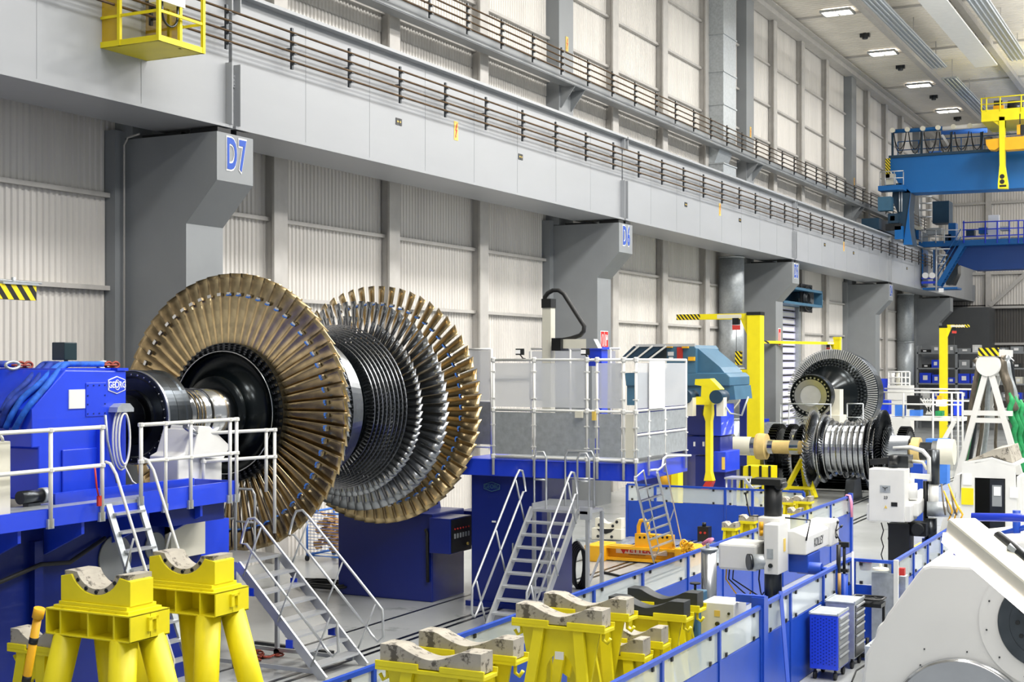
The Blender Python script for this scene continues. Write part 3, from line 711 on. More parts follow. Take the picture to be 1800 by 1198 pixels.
sling('short blue sling piece lying at the left top of the headstock', on_head([(-30, 0, -15.3), (0, 0, -15.3), (24, 0, -15.3)]), .05, 'slingn')
def chain(label, p0, p1, n, m, s=.05):
    t = thing('chain', label, 'chain', p0, 0, 'rusty chain ends on the headstock')
    p0, p1 = Vector(p0), Vector(p1); p0.z = p1.z = 4.64; d = (p1 - p0).normalized()
    for i in range(n):
        c = p0.lerp(p1, i / max(1, n - 1)); a = Vector((0, 0, 1)) if i % 2 else d.cross(Vector((0, 0, 1))).normalized()
        mb = MB(); mb.path([c + d * (s * 1.3 * math.cos(q)) + a * (s * .8 * math.sin(q)) for q in [k * math.pi / 6 for k in range(12)]], s * .34, 6, True); mb.build('chain_link', m, t)
chain('rusty chain end at the right top corner of the headstock', P(185, 634, X=-14.3), P(203, 632, X=-14.3), 4, 'rust', .055)
chain('rusty chain end under the small monitor on the headstock', P(103, 632, X=-14.8), P(117, 632, X=-14.8), 3, 'rust', .05)
chain('rusty chain end nearest the left picture edge', P(30, 634, X=-14.9), P(50, 636, X=-14.9), 4, 'rust', .055)
for px, lb in ((181, 'silver shackle beside the chain end at the right corner of the headstock'), (22, 'silver shackle beside the chain end nearest the left edge')):
    c = P(px, 631, X=-14.5); c.z = 4.64; mb = MB(); mb.path([c + Vector((0, .12 * math.cos(q), .05 * math.sin(q))) for q in [k * math.pi / 6 for k in range(12)]], .022, 8, True); tag(mb.build('shackle', 'galv'), lb, 'shackle')
mn = thing('monitor', 'small dark screen standing on top of the blue headstock', 'monitor', (-15, 15.0, 4.6))
c = P(125, 617, X=-15.0); mb = MB(); mb.box(c.x - .25, c.y - .13, c.z - .13, c.x, c.y + .12, c.z + .13); mb.build('case', 'screen', mn, bevel=.01)
mb = MB(); mb.box(c.x - .12, c.y - .02, 4.5, c.x - .08, c.y + .02, c.z - .1); mb.build('stand', 'dsteel', mn)
# hanging hazard plate at the left edge
hz_ = thing('hazard_beam', 'yellow and black striped jib arm end hanging at the left edge', 'jib arm', (-14.2, 12, 5))
a = P(64, 502, X=-14.5); b = P(64, 528, X=-14.5)
mb = MB(); mb.box(a.x - .12, a.y - 3.0, b.z, a.x, a.y, a.z); mb.build('arm', 'hazardy', hz_)
mb = MB(); mb.box(a.x - .15, a.y - .6, a.z, a.x + .02, a.y + .02, a.z + .03); mb.tube((a.x - .06, a.y - .35, a.z), (a.x - .06, a.y - .35, a.z + .1), .03, 6); mb.tube((a.x - .06, a.y - 1, a.z + .06), (a.x - .06, a.y + .15, a.z + .04), .012, 5); mb.build('track', 'galv', hz_)
# white gauge stand in front of the shaft
gs = thing('measuring_unit', 'white angular measuring unit standing behind the railing under the rotor shaft', 'machine', (-13.9, 16.3, 2.6))
mb = MB(); mb.prism([(15.9, 2.62), (16.9, 2.62), (16.9, 3.2), (16.75, 3.32), (16.2, 3.7), (16.05, 3.35), (15.9, 3.3)], 'X', -14.2, -13.65); mb.build('body', 'white', gs, bevel=.02)
mb = MB(); mb.prism([(16.1, 3.3), (16.25, 3.74), (16.5, 3.72), (16.98, 3.4), (16.8, 3.2)], 'X', -14.1, -13.55); mb.build('head', 'white', gs, bevel=.015)
mb = MB(); mb.tube((-13.6, 16.0, 3.75), (-13.6, 16.35, 3.55), .05, 10); mb.build('probe', 'steel', gs)
# ------------------------------------------------------------------ pedestals and carriage of the near lathe
pd = thing('steady_rest', 'dark blue pedestal carrying the far end of the huge rotor', 'pedestal', (-14.9, 24, 0))
mb = MB(); mb.prism([(-15.97, 0), (-13.77, 0), (-13.77, 1.05), (-13.77, 1.72), (-15.97, 1.72)], 'Y', 23.42, 24.7); mb.build('body', 'navy', pd, bevel=.02)
mb = MB(); mb.prism([(-15.6, 1.72), (-14.2, 1.72), (-14.45, 3.0), (-15.35, 3.0)], 'Y', 23.75, 24.5); mb.build('neck', 'navy', pd)
for sx in (-.28, .28):
    mb = MB(); mb.tube((-14.9 + sx, 23.9, 3.16), (-14.9 + sx, 24.4, 3.16), .3, 24); mb.build('roller', 'steel', pd)
cp = thing('push_button_box', 'black push button panel with a row of red lamps on the dark blue pedestal', 'control panel', (-13.4, 23.6, 1))
mb = MB(); mb.box(-13.77, 23.3, .98, -13.3, 24.15, 1.66); mb.build('case', 'navy', cp, bevel=.01)
mb = MB(); mb.box(-13.3, 23.33, 1.0, -13.285, 24.12, 1.64); mb.build('front_panel', 'black', cp)
for i in range(6):
    y = 23.45 + i * .11; mb = MB(); mb.tube((-13.29, y, 1.45), (-13.27, y, 1.45), .018, 8); mb.build('red_lamp', 'red', cp)
    mb = MB(); mb.box(-13.29, y - .02, 1.27, -13.27, y + .02, 1.36); mb.build('switch', 'galv', cp)
mb = MB(); mb.tube((-13.29, 23.95, 1.12), (-13.26, 23.95, 1.12), .03, 10); mb.build('emergency_button', 'signy', cp)
mb = MB(); mb.path([(-13.9, 23.38, 1.42), (-13.85, 23.36, 1.35), (-13.84, 23.37, .4)], .035, 6); tag(mb.build('drag_chain', 'rubber'), 'black drag chain running down the pedestal front', 'cable chain')
ca = thing('lathe_carriage', 'dark blue lathe carriage column right of the huge rotor under the fenced cab', 'lathe carriage', (-11.9, 24.5, 0))
mb = MB(); mb.box(-12.96, 23.52, .02, -11.45, 24.9, 2.62); mb.build('column', 'navy', ca, bevel=.02)
mb = MB(); mb.box(-13.05, 23.45, 0, -11.4, 25.0, .1); mb.build('foot', 'navy', ca)
mb = MB(); mb.box(-13.1, 23.35, 2.52, -9.5, 26.1, 2.84); mb.build('edge_beam', 'blue', ca, bevel=.01)
mb = MB(); mb.box(-12.5, 23.5, 2.84, -9.5, 26.05, 2.87); mb.build('deck', 'galv', ca)
hexs = [(-12.5 + a, 2.3 + b) for a, b in ((-.17, .04), (0, .09), (.17, .04), (.17, -.04), (0, -.09), (-.17, -.04))]
mb = MB(); mb.path([(x, 23.5, z) for x, z in hexs], .008, 5, True); mb.build('maker_plate', 'teal', ca, label='faint hexagonal maker plate')
text('GEORG', .12, (-12.5, 23.51, 2.3), RFACE_Y, 'teal', ca, 'plate_lettering', .8, .002)
mb = MB(); mb.box(-12.75, 23.49, 1.3, -11.3, 23.52, 1.9) if False else mb.box(-12.5, 23.5, 1.62, -12.42, 23.52, 1.65); mb.build('small_plate', 'paper', ca)
mb = MB()
for z in (1.05, .55):
    pass
for x in (-12.05, -11.35): mb.box(x - .012, 23.49, .95, x + .012, 23.52, 1.25)
mb.build('handle', 'galv', ca)
mb = MB(); mb.box(-13.9, 24.9, 2.45, -12.9, 25.9, 2.62); mb.box(-14.2, 25.2, .9, -12.96, 26.0, 1.6); mb.build('cross_slide', 'navy', ca)
# fenced cab: white pipes with clear sheets and grey plates
cg = thing('safety_cage', 'white pipe safety cage with clear and grey sheets on the blue carriage', 'safety cage', (-11, 24.5, 2.84))
FY, RX = 23.3, -9.46
fx = (-12.36, -11.5, -10.42, -10.22, -9.7, RX)
zr = (4.72, 3.78, 2.9)
for x in fx:
    for z0, z1 in ((2.55, 4.72),):
        mb = MB(); mb.tube((x, FY, z0), (x, FY, z1), .027, 8)
        for z in zr: mb.lathe([(-.05, .028), (-.03, .05), (.03, .05), (.05, .028)], (x, FY, z), 'Z', 8)
        for z in (3.1, 3.5, 4.0, 4.5): mb.box(x - .05, FY - .03, z - .01, x + .05, FY + .01, z + .01)
        mb.build('post', 'white', cg)
for z in zr: mb = MB(); mb.tube((-12.36, FY, z), (RX, FY, z), .025, 8); mb.build('rail', 'white', cg)
for y in (23.92, 24.75, 25.9):
    mb = MB(); mb.tube((RX, y, 2.6), (RX, y, 4.72 if y > 25 else 3.82), .025, 8)
    for z in (2.95, 3.3, 3.6): mb.box(RX - .03, y - .05, z - .01, RX + .03, y + .05, z + .01)
    mb.build('post', 'white', cg)
for z in (4.72, 3.80, 3.36): mb = MB(); mb.tube((RX, FY, z), (RX, 25.9, z), .025, 8); mb.build('rail', 'white', cg)
for z in (4.95, 3.9): mb = MB(); mb.tube((-12.9, 26.0, z), (-10.9, 26.0, z), .022, 8); mb.build('rail', 'white', cg)
for x in (-12.9, -12.0, -11.1): mb = MB(); mb.tube((x, 26.0, 2.87), (x, 26.0, 4.95), .022, 8); mb.build('post', 'white', cg)
def sheet(mb, x0, y0, x1, y1, z0, z1, t=.012):
    d = Vector((y1 - y0, x0 - x1, 0)).normalized() * t
    mb.add([(x0, y0, z0), (x1, y1, z0), (x1 + d.x, y1 + d.y, z0), (x0 + d.x, y0 + d.y, z0), (x0, y0, z1), (x1, y1, z1), (x1 + d.x, y1 + d.y, z1), (x0 + d.x, y0 + d.y, z1)], [(0, 3, 2, 1), (4, 5, 6, 7), (0, 1, 5, 4), (1, 2, 6, 5), (2, 3, 7, 6), (3, 0, 4, 7)])
for a, b in ((0, 1), (1, 2), (3, 4)):
    mb = MB(); sheet(mb, fx[a] + .04, FY, fx[b] - .04, FY, 3.84, 4.66); mb.build('clear_sheet', 'cglass', cg)
    mb = MB(); sheet(mb, fx[a] + .04, FY, fx[b] - .04, FY, 2.95, 3.74); mb.build('grey_plate', 'galv', cg)
mb = MB(); sheet(mb, -10.38, FY, -10.26, FY, 2.95, 3.74); mb.build('grey_plate', 'galv', cg)
mb = MB(); sheet(mb, -9.66, FY, -9.5, FY, 2.95, 3.74); mb.build('grey_plate', 'cream', cg)
mb = MB(); sheet(mb, -9.95, FY + .02, -9.74, FY + .02, 3.84, 4.66); mb.build('clear_sheet', 'cglass', cg)
for y0, y1 in ((23.35, 23.9), (23.95, 24.72), (24.8, 25.85)):
    for z0, z1 in ((2.95, 3.33), (3.4, 3.76)): mb = MB(); sheet(mb, RX, y0, RX, y1, z0, z1); mb.build('grey_plate', 'galv', cg)
mb = MB(); sheet(mb, RX, 23.35, RX, 25.85, 3.84, 4.66); mb.build('clear_sheet', 'cglass', cg)
mb = MB(); sheet(mb, -12.95, 26.0, -11.0, 26.0, 3.9, 4.9); mb.build('clear_sheet', 'cglass', cg)
q0, q1 = P(822, 600, Y=24.3), P(864, 600, Y=24.3)
for x in (q0.x, q1.x): mb = MB(); mb.tube((x, 24.3, 2.6), (x, 24.3, 4.93), .025, 8); mb.build('post', 'white', cg)
for z in (4.93, 3.9, 3.0): mb = MB(); mb.tube((q0.x, 24.3, z), (q1.x, 24.3, z), .022, 8); mb.build('rail', 'white', cg)
mb = MB(); sheet(mb, q0.x, 24.3, q1.x, 24.3, 3.92, 4.9); mb.build('clear_sheet', 'cglass', cg)
mb = MB(); sheet(mb, q0.x, 24.3, q1.x, 24.3, 3.05, 3.88); mb.build('grey_plate', 'galv', cg)
mb = MB(); mb.box(-9.43, 23.85, 3.82, -9.41, 24.62, 4.7); tag(mb.build('white_cloth', 'paper'), 'white cloth hanging over the right side of the fenced cab', 'cloth')
mb = MB(); mb.path([P(x, y, X=-9.38) for x, y in ((1143, 826), (1158, 825), (1164, 820), (1166, 806), (1172, 801), (1214, 800))], .022, 8); mb.build('step_rail', 'white', cg)
for px, lb in ((914, 'left'), (1029, 'right')):
    c = P(px, 618, Y=23.3); t = thing('work_light', 'small black work light on the %s part of the fenced cab' % lb, 'lamp', (c.x, 23.3, 4.72), 0, 'work lights on the cab')
    mb = MB(); mb.cbox((c.x, 23.3, c.z), (.16, .08, .12), .4); mb.build('housing', 'black', t)
    mb = MB(); mb.cbox((c.x - .02, 23.25, c.z), (.09, .02, .07), .4); mb.build('lens', 'paper', t)
    mb = MB(); mb.path([(c.x, 23.3, c.z - .05), (c.x + .06, 23.3, c.z - .12), (c.x + .12, 23.3, 4.74)], .012, 6); mb.build('arm', 'black', t)
t = thing('lubricator', 'small yellow and white socket on the middle rail of the fenced cab', 'socket', (-10.5, 23.25, 3.75)); mb = MB(); mb.box(-10.62, 23.2, 3.66, -10.48, 23.27, 3.78); mb.build('body', 'cream', t); mb = MB(); mb.box(-10.28, 23.2, 3.62, -10.22, 23.27, 3.78); mb.build('plug', 'signy', t)
# measuring robot on the cab
rb = thing('measuring_machine', 'cream measuring arm with a vertical post and horizontal beam on the cab', 'measuring machine', (-12.1, 25, 2.87))
c0 = P(957, 527, Y=25); c1 = P(972, 610, Y=25)
mb = MB(); mb.box(c0.x, 24.9, 2.87, c1.x, 25.1, c0.z - .16); mb.build('post', 'cream', rb)
mb = MB(); mb.box(c0.x - .01, 24.88, c0.z - .16, c1.x + .01, 25.12, c0.z + .02); mb.build('post_cap', 'black', rb)
a = P(986, 596, Y=25); b = P(1034, 612, Y=25); mb = MB(); mb.box(a.x, 24.9, b.z, b.x, 25.1, a.z); mb.build('beam', 'cream', rb)
d = P(1055, 611, Y=25); mb = MB(); mb.prism([(b.x, b.z), (d.x, b.z), (d.x - .1, a.z), (b.x, a.z)], 'Y', 24.9, 25.1); mb.build('beam_end', 'column', rb)
a = P(972, 594, Y=24.85); b = P(988, 616, Y=24.85); mb = MB(); mb.box(a.x, 24.78, b.z, b.x, 25.15, a.z); mb.build('carriage', 'dsteel', rb)
mb = MB(); p = [(958, 531), (958, 522), (963, 515), (972, 510), (982, 510), (991, 516), (1001, 532), (1013, 551), (1022, 565), (1027, 573), (1026, 582), (1020, 589), (1005, 594), (990, 597)]
mb.path([P(x, y, Y=25.0) for x, y in p], .045, 6); mb.build('cable_chain', 'rubber', rb)
mb = MB(); a = P(1038, 614, Y=25.4); b = P(1061, 705, Y=25.4); mb.box(a.x, 25.3, 2.87, b.x, 25.6, a.z); mb.box(a.x - .03, 25.27, a.z, b.x + .03, 25.63, a.z + .05); tag(mb.build('support_column', 'blue'), 'square blue column inside the fenced cab', 'column')
mb = MB(); mb.box(-11.25, 24.6, 3.2, -10.9, 24.85, 4.6); tag(mb.build('control_cabinet', 'column'), 'grey control cabinet seen through the clear sheets of the cab', 'cabinet')
# ------------------------------------------------------------------ stairs
def stairs(name, label, n, rise, run, width, m='alu'):
    """flight climbing along +Y from local origin"""
    t = thing(name, label, 'mobile stairs'); H = n * rise; R = n * run
    for x in (0, width):
        mb = MB(); mb.beam((x, 0, 0), (x, R, H), .04, .15, (1, 0, 0)) if False else None
        mb = MB(); d = Vector((0, R, H)).normalized(); nrm = Vector((0, -d.z, d.y)) * .07
        vs = [Vector((x + sx, 0, 0)) + nrm * k for sx in (-.02, .02) for k in (-1, 1)] + [Vector((x + sx, R, H)) + nrm * k for sx in (-.02, .02) for k in (-1, 1)]
        mb.add(vs, [(0, 1, 3, 2), (4, 6, 7, 5), (0, 2, 6, 4), (1, 5, 7, 3), (0, 4, 5, 1), (2, 3, 7, 6)]); mb.build('stringer', m, t, True)
    for i in range(1, n):
        mb = MB(); y = i * run; z = i * rise; mb.box(.02, y - .1, z - .035, width - .02, y + .12, z); mb.build('tread', m, t, True)
    for x in (-.06, width + .06):
        mb = MB(); o = Vector((0, -.0, .0)); L = Vector((0, R, H)); pts = []
        lo = Vector((x, R * .06, H * .06)); hi = Vector((x, R * .97, H * .97))
        up = Vector((0, -.35, .78)); mid = Vector((0, -.17, .38))
        pts = [lo + mid + Vector((0, .1, .12)), lo + mid, lo + mid + Vector((0, -.12, -.1)), lo + mid + Vector((0, -.22, -.02)), lo + (up + mid) / 2 + Vector((0, -.12, 0)), lo + up + Vector((0, -.02, 0)), lo + up + Vector((0, .1, .12)), hi + up + Vector((0, -.1, -.1)), hi + up + Vector((0, .02, .0)), hi + up + Vector((0, .14, -.02)), hi + up + Vector((0, .2, -.14)), hi + mid + Vector((0, .1, .0)), hi + mid, lo + mid + Vector((0, .1, .12))]
        mb.path(pts, .021, 8); mb.build('handrail', m, t, True)
        for f in (.12, .5, .9):
            p = Vector((x, R * f, H * f)); mb = MB(); mb.tube(p, p + up * .97, .016, 6); mb.build('baluster', m, t, True)
    return t, H, R
# centre stairs
st, H, R = stairs('mobile_stairs', 'aluminium stairs in the middle rising to the fenced cab beside the dark blue carriage', 10, .203, .187, .9)
st.location = (-11.2, 20.73, 0); ORG[st.name] = Vector((0, 0, 0))
mb = MB(); mb.box(0, R, 1.98, 1.1, R + .7, 2.03); mb.box(.0, R, 2.03, .02, R + .7, 2.13); mb.box(0, R + .68, 2.03, .9, R + .7, 2.15); mb.box(.95, R, 1.88, 1.15, R + .1, 2.1); mb.build('landing', 'alu', st, True)
for x in (.02, 1.08):
    for y in (R + .05, R + .68): mb = MB(); mb.box(x - .03, y - .03, 0, x + .03, y + .03, 1.98 if y < R + .2 else 1.98); mb.build('leg', 'alu', st, True)
for x in (.02, 1.08): mb = MB(); mb.beam((x, R + .05, .5), (x, R + .68, .5), .03, .05); mb.beam((x, R - .4, .3), (x, R + .65, 1.2), .03, .04); mb.build('brace', 'alu', st, True)
for x0, x1, y in ((0.0, .24, R + .1), (.35, .93, R + .68), (.85, 1.08, R + .12)):
    mb = MB(); mb.path([(x0, y, 2.03), (x0, y, 2.95), (x0 + .05, y, 3.05), (x1 - .05, y, 3.05), (x1, y, 2.95), (x1, y, 2.03)], .02, 8); mb.tube((x0, y, 2.55), (x1, y, 2.55), .018, 6); mb.build('guard_hoop', 'alu', st, True)
# left mobile stairs, descending towards +X
st2, H2, R2 = stairs('mobile_stairs', 'aluminium stairs in front of the huge rotor running down to the lower picture edge', 8, .2, .2, 1.1)
st2.location = (-11.84, 17.0, 0); st2.rotation_euler = (0, 0, math.pi / 2)
mb = MB(); mb.box(0, R2, 1.58, 1.1, R2 + .95, 1.63); mb.build('landing', 'alu', st2, True)
for x in (.03, 1.07):
    for y in (R2 + .05, R2 + .9): mb = MB(); mb.box(x - .03, y - .03, .12, x + .03, y + .03, 1.58); mb.build('leg', 'alu', st2, True)
    mb = MB(); mb.beam((x, .2, .1), (x, R2 + .9, .1), .04, .06); mb.build('ground_bar', 'alu', st2, True)
for x in (.03, 1.07):
    for y in (R2 + .05, R2 + .9): mb = MB(); mb.tube((x - .02, y, .06), (x + .02, y, .06), .06, 12); mb.build('castor', 'rubber', st2, True)
for x in (0, 1.1):
    for f in (.35, .8): mb = MB(); mb.cbox((x, R2 * f + .05, 1.6 * f - .08), (.07, .12, .12)); mb.build('blue_cap', 'blue', st2, True)
for x0, x1, y in ((.02, 1.08, R2 + .9),):
    mb = MB(); mb.path([(x0, y, 1.63), (x0, y, 2.6), (x0 + .06, y, 2.7), (x1 - .06, y, 2.7), (x1, y, 2.6), (x1, y, 1.63)], .021, 8); mb.tube((x0, y, 2.15), (x1, y, 2.15), .018, 6); mb.build('guard_hoop', 'alu', st2, True)
for x in (.02, 1.08):
    mb = MB(); mb.path([(x, R2 + .5, 1.63), (x, R2 + .5, 2.55), (x, R2 + .55, 2.63), (x, R2 + .83, 2.63), (x, R2 + .88, 2.55), (x, R2 + .88, 1.63)], .021, 8); mb.tube((x, R2 + .5, 2.1), (x, R2 + .88, 2.1), .018, 6); mb.build('guard_hoop', 'alu', st2, True)
# ladder at the right end of the cab
l2 = thing('ladder', 'aluminium ladder leaning under the right corner of the fenced cab', 'ladder', (-9.1, 24, 0))
lx = [P(1115, 838, Y=24.3), P(1165, 990, Z=0), P(1155, 838, Y=24.35), P(1205, 975, Z=0)]
p0 = P(1116, 840, X=-9.3); p1 = P(1150, 990, Z=.02); q0 = P(1155, 828, X=-9.3); q1 = P(1190, 975, Z=.02)
mb = MB(); mb.beam(p1, p0, .03, .08); mb.build('stringer', 'alu', l2); mb = MB(); mb.beam(q1, q0, .03, .08); mb.build('stringer', 'alu', l2)
for i in range(1, 9): f = i / 9; mb = MB(); mb.beam(p1.lerp(p0, f), q1.lerp(q0, f), .06, .03); mb.build('rung', 'alu', l2)
for a, b in ((p1, p0), (q1, q0)):
    e = Vector((.05, .28, .12)); mb = MB(); mb.path([b, b + e, a.lerp(b, .5) + e, a.lerp(b, .12) + e, a.lerp(b, .04)], .015, 6); mb.build('handrail', 'alu', l2)
    mb = MB(); mb.tube(a.lerp(b, .45), a.lerp(b, .55) + e, .013, 6); mb.build('brace', 'alu', l2)
# blue mesh cart behind the left stairs
mc = thing('mesh_trolley', 'light blue wire mesh trolley full of scrap behind the left stairs', 'trolley', (-15.5, 20.5, 0))
a = P(536, 985, Z=.0); cx0, cy0 = a.x + 2.2, a.y - 3.1
cx0, cy0 = -16.2, 22.2
k0 = P(540, 975, Z=.15)
mc.location = k0; O = k0; ORG[mc.name] = Vector((0, 0, 0))
W_, D_, Hh = 1.6, 1.1, 1.0
for x, y in ((0, 0), (W_ * .6, 0), (0, D_), (W_ * .6, D_)):
    mb = MB(); mb.tube((x, y, 0), (x, y, Hh), .025, 8); mb.build('post', 'crane' if 0 else 'strap', mc, True)
    mb = MB(); mb.tube((x - .02, y, -.07), (x + .02, y, -.07), .07, 12); mb.build('castor', 'rubber', mc, True)
for z in (0, Hh):
    mb = MB(); mb.path([(0, 0, z), (W_ * .6, 0, z), (W_ * .6, D_, z), (0, D_, z)], .028, 8, True); mb.build('frame_rail', 'strap', mc, True)
mb = MB()
for i in range(1, 14):
    z = Hh * i / 14
    for p, q in (((0, 0), (W_ * .6, 0)), ((W_ * .6, 0), (W_ * .6, D_))): mb.tube((p[0], p[1], z), (q[0], q[1], z), .006, 4)
mb.build('mesh', 'strap', mc, True)['kind'] = 'stuff'
mb = MB(); random.seed(9)
for i in range(60):
    mb.cbox((random.uniform(.1, W_ * .6 - .1), random.uniform(.1, D_ - .1), random.uniform(.1, Hh + .02)), (random.uniform(.1, .3), random.uniform(.05, .2), random.uniform(.03, .1)), random.uniform(0, 3), random.uniform(-.5, .5))
sc = mb.build('scrap_pieces', 'wood'); sc.location = k0; tag(sc, 'brown scrap pieces heaped inside the light blue mesh trolley', 'scrap', None, 'stuff')
# ------------------------------------------------------------------ yellow stands with round legs
def drum_stand(label):
    t = thing('bearing_stand', label, 'stand', (0, 0, 0), 0, 'big yellow stands with round legs')
    W, D, H, T = 1.22, .62, .29, 2.0     # local: x 0..W, y 0..D, top of the box at T
    mb = MB(); mb.box(0, 0, T - .02, W, D, T); mb.box(0, 0, T - H, W, D, T - H + .02); mb.box(0, D * .5 - .01, T - H, W, D * .5 + .01, T)
    mb.box(W - .02, 0, T - H, W, D, T); mb.box(0, 0, T - H, .02, D, T)
    for f in (.17, .5, .8): mb.box(W * f - .012, .01, T - H, W * f + .012, D * .5, T)
    mb.build('box_head', 'standy', t, True, bevel=.006)
    mb = MB(); mb.box(.07, .05, T, W - .07, D - .05, T + .03); mb.box(.12, .08, T + .03, W - .12, D - .08, T + .07); mb.build('top_plate', 'standy', t, True, bevel=.004)
    cx = W / 2; pts = [(cx - .5, T + .07), (cx + .5, T + .07), (cx + .5, T + .36), (cx + .44, T + .36)]
    arc = [(cx + .38 * math.cos(a), T + .52 + .36 * math.sin(a)) for a in [-math.radians(25) - math.radians(130) * i / 12 for i in range(13)]]
    mb = MB(); mb.prism([(cx - .5, T + .07), (cx + .5, T + .07), (cx + .5, T + .34)] + arc + [(cx - .5, T + .34)], 'Y', .12, D - .14); mb.build('saddle', 'standy', t, True, bevel=.005)
    a2 = [(cx + .31 * math.cos(a), T + .52 + .30 * math.sin(a)) for a in [-math.radians(25) - math.radians(130) * i / 12 for i in range(13)]]
    mb = MB(); mb.prism([(cx + .46, T + .34)] + arc + [(cx - .46, T + .34), (cx - .46, T + .4), (cx - .36, T + .4)] + a2[::-1] + [(cx + .36, T + .4), (cx + .46, T + .4)], 'Y', .14, D - .12)
    mb.build('bearing_liner', 'conc', t, True)
    for a in (-40, -65, -90, -115, -140):
        x = cx + .345 * math.cos(math.radians(a)); z = T + .52 + .33 * math.sin(math.radians(a)); mb = MB(); mb.tube((x, .141, z), (x, .13, z), .022, 10); mb.build('bolt_hole', 'dsteel', t, True)
    mb = MB(); mb.box(W, D * .42, T - .2, W + .03, D * .5, T - .06); mb.box(W, D * .42, T - .08, W + .03, D * .66, T - .05); mb.box(W, D * .6, T - .2, W + .03, D * .66, T - .05); mb.build('hook_plate', 'standy', t, True)
    for x, y, dx, dy in ((.2, .14, -.42, -.1), (W - .22, .14, .02, -.12), (.42, D - .12, .0, .25), (W - .14, D - .14, .38, .2)):
        mb = MB(); mb.tube((x, y, T - H), (x + dx, y + dy, .03), .15, 24); mb.tube((x + dx, y + dy, 0), (x + dx, y + dy, .03), .2, 24); mb.build('leg', 'standy', t, True)
    text('TRAGLAST 75 t', .12, (.76, D - .275, 1.25), (0, -math.pi / 2, -math.pi / 2), 'black', t, 'load_lettering', .8, .002, local=True)
    mb = MB(); mb.box(.66, D - .27, 0.03, .86, D - .2, T - H); mb.build('back_leg', 'standy', t, True)
    return t
c1 = P(229, 1083, Z=2.0)
s1 = drum_stand('nearest big yellow stand with round legs and a grey lined saddle, at the bottom left'); s1.location = (c1.x - 1.22, c1.y, 0)
c2 = P(379, 1042, Z=2.0)
dup(s1, None, loc=(c2.x - 1.22, c2.y, 0), label='second big yellow stand with round legs, just behind and right of the nearest one')
# ------------------------------------------------------------------ A-frame stands
def a_stand(label, pl, pr, z, pad='conc', txt='TRAGLAST 20 t', group='yellow trestle stands with saddle pads'):
    a, b = P(pl[0], pl[1], Z=z), P(pr[0], pr[1], Z=z); y = (a.y + b.y) / 2; W = b.x - a.x; x0 = a.x
    t = thing('trestle_stand', label, 'stand', (x0 + W / 2, y, 0), 0, group); h = W / 2; D = .26
    def prof(f):       # saddle curve, f in -1..1
        q = abs(f); return .17 if q > .62 else .055 + .115 * (q / .62) ** 1.6
    fs = [-1 + 2 * i / 24 for i in range(25)]
    mb = MB(); mb.prism([(-h * .93, z - .04), (h * .93, z - .04)] + [(h * .93 * f, z + prof(f)) for f in fs[::-1]], 'Y', .03, D + .02); mb.build('saddle_pad', pad, t, True, bevel=.004)
    for s_ in (-1, 1):
        mb = MB(); x1, x2 = sorted((s_ * h, s_ * h * .2)); mb.box(x1, 0, z - .06, x2, .03, z + .005); mb.build('clamp_bar', 'standy', t, True, bevel=.004)
    mb = MB(); mb.box(-h, .0, z - .09, h, D + .04, z - .05); mb.box(-h, D + .03, z - .06, h, D + .05, z); mb.build('head_beam', 'standy', t, True, bevel=.004)
    arch = [(.27 * h * math.cos(q) * 1.25, z - .72 + .34 * math.sin(q)) for q in [math.pi * i / 10 for i in range(11)]]
    web = [(-h * .84, z - .09), (h * .84, z - .09), (h * .62, z - .78), (arch[0][0] + .03, z - .86)] + arch + [(arch[-1][0] - .03, z - .86), (-h * .62, z - .78)]
    web = web[::-1]
    n = len(web)
    mb = MB(); mb.prism(web, 'Y', .08, .12); mb.build('web_plate', 'standy', t, True)
    for s_ in (-1, 1):
        mb = MB(); mb.beam((s_ * h * .42, .05, z - .09), (s_ * h * .78, -.12, .02), .13, .05, (0, 1, 0)); mb.box(s_ * h * .78 - .12, -.2, 0, s_ * h * .78 + .12, 0, .02); mb.build('leg', 'standy', t, True)
        mb = MB(); mb.beam((s_ * h * .42, D, z - .09), (s_ * h * .7, D + .3, .02), .13, .05, (0, 1, 0)); mb.build('leg', 'standy', t, True)
        mb = MB(); mb.path([(s_ * (h - .07), D / 2, z - .09), (s_ * (h - .07), D / 2, z - .19), (s_ * (h - .02), D / 2, z - .22), (s_ * (h + .02), D / 2, z - .16)], .02, 6); mb.build('hook', 'standy', t, True)
    if txt: 
        d = math.atan2(h * .36, z)
        text(txt, .09, (h * .6, -.09, z * .52), (math.pi / 2, -(math.pi / 2 + d), 0), 'black', t, 'load_lettering', .8, .002, local=True)
    return t
a_stand('yellow trestle with grey saddle pad at the bottom left edge, behind the round-leg stands', (3, 1132), (100, 1138), 1.5, txt='TRAGLAST 20 t')
a_stand('lowest grey-padded yellow trestle at the bottom middle, nearest the camera', (664, 1158), (845, 1184), 1.65, txt='61E39 RT')
a_stand('grey-padded yellow trestle right behind the lowest one at the bottom middle', (732, 1134), (902, 1157), 1.65, txt='')
a_stand('tall grey-padded yellow trestle right of the middle stairs, with a small white label', (905, 1083), (1057, 1103), 1.65, txt='')
a_stand('tall grey-padded yellow trestle half hidden behind the labelled one', (954, 1064), (1100, 1082), 1.65, txt='')
a_stand('yellow trestle with a black pad, lower of the two black-padded ones', (1067, 1068), (1202, 1084), 1.4, 'dpad', '')
a_stand('yellow trestle with a black pad, upper and farther of the two', (1098, 1054), (1228, 1066), 1.4, 'dpad', '')
a_stand('short yellow trestle with a dirty grey pad, hidden behind the tall ones, nearer the fence', (1030, 1139), (1131, 1151), 1.15)
a_stand('short yellow trestle with a dirty grey pad, farther of the two short ones', (1062, 1118), (1163, 1130), 1.15, txt='')
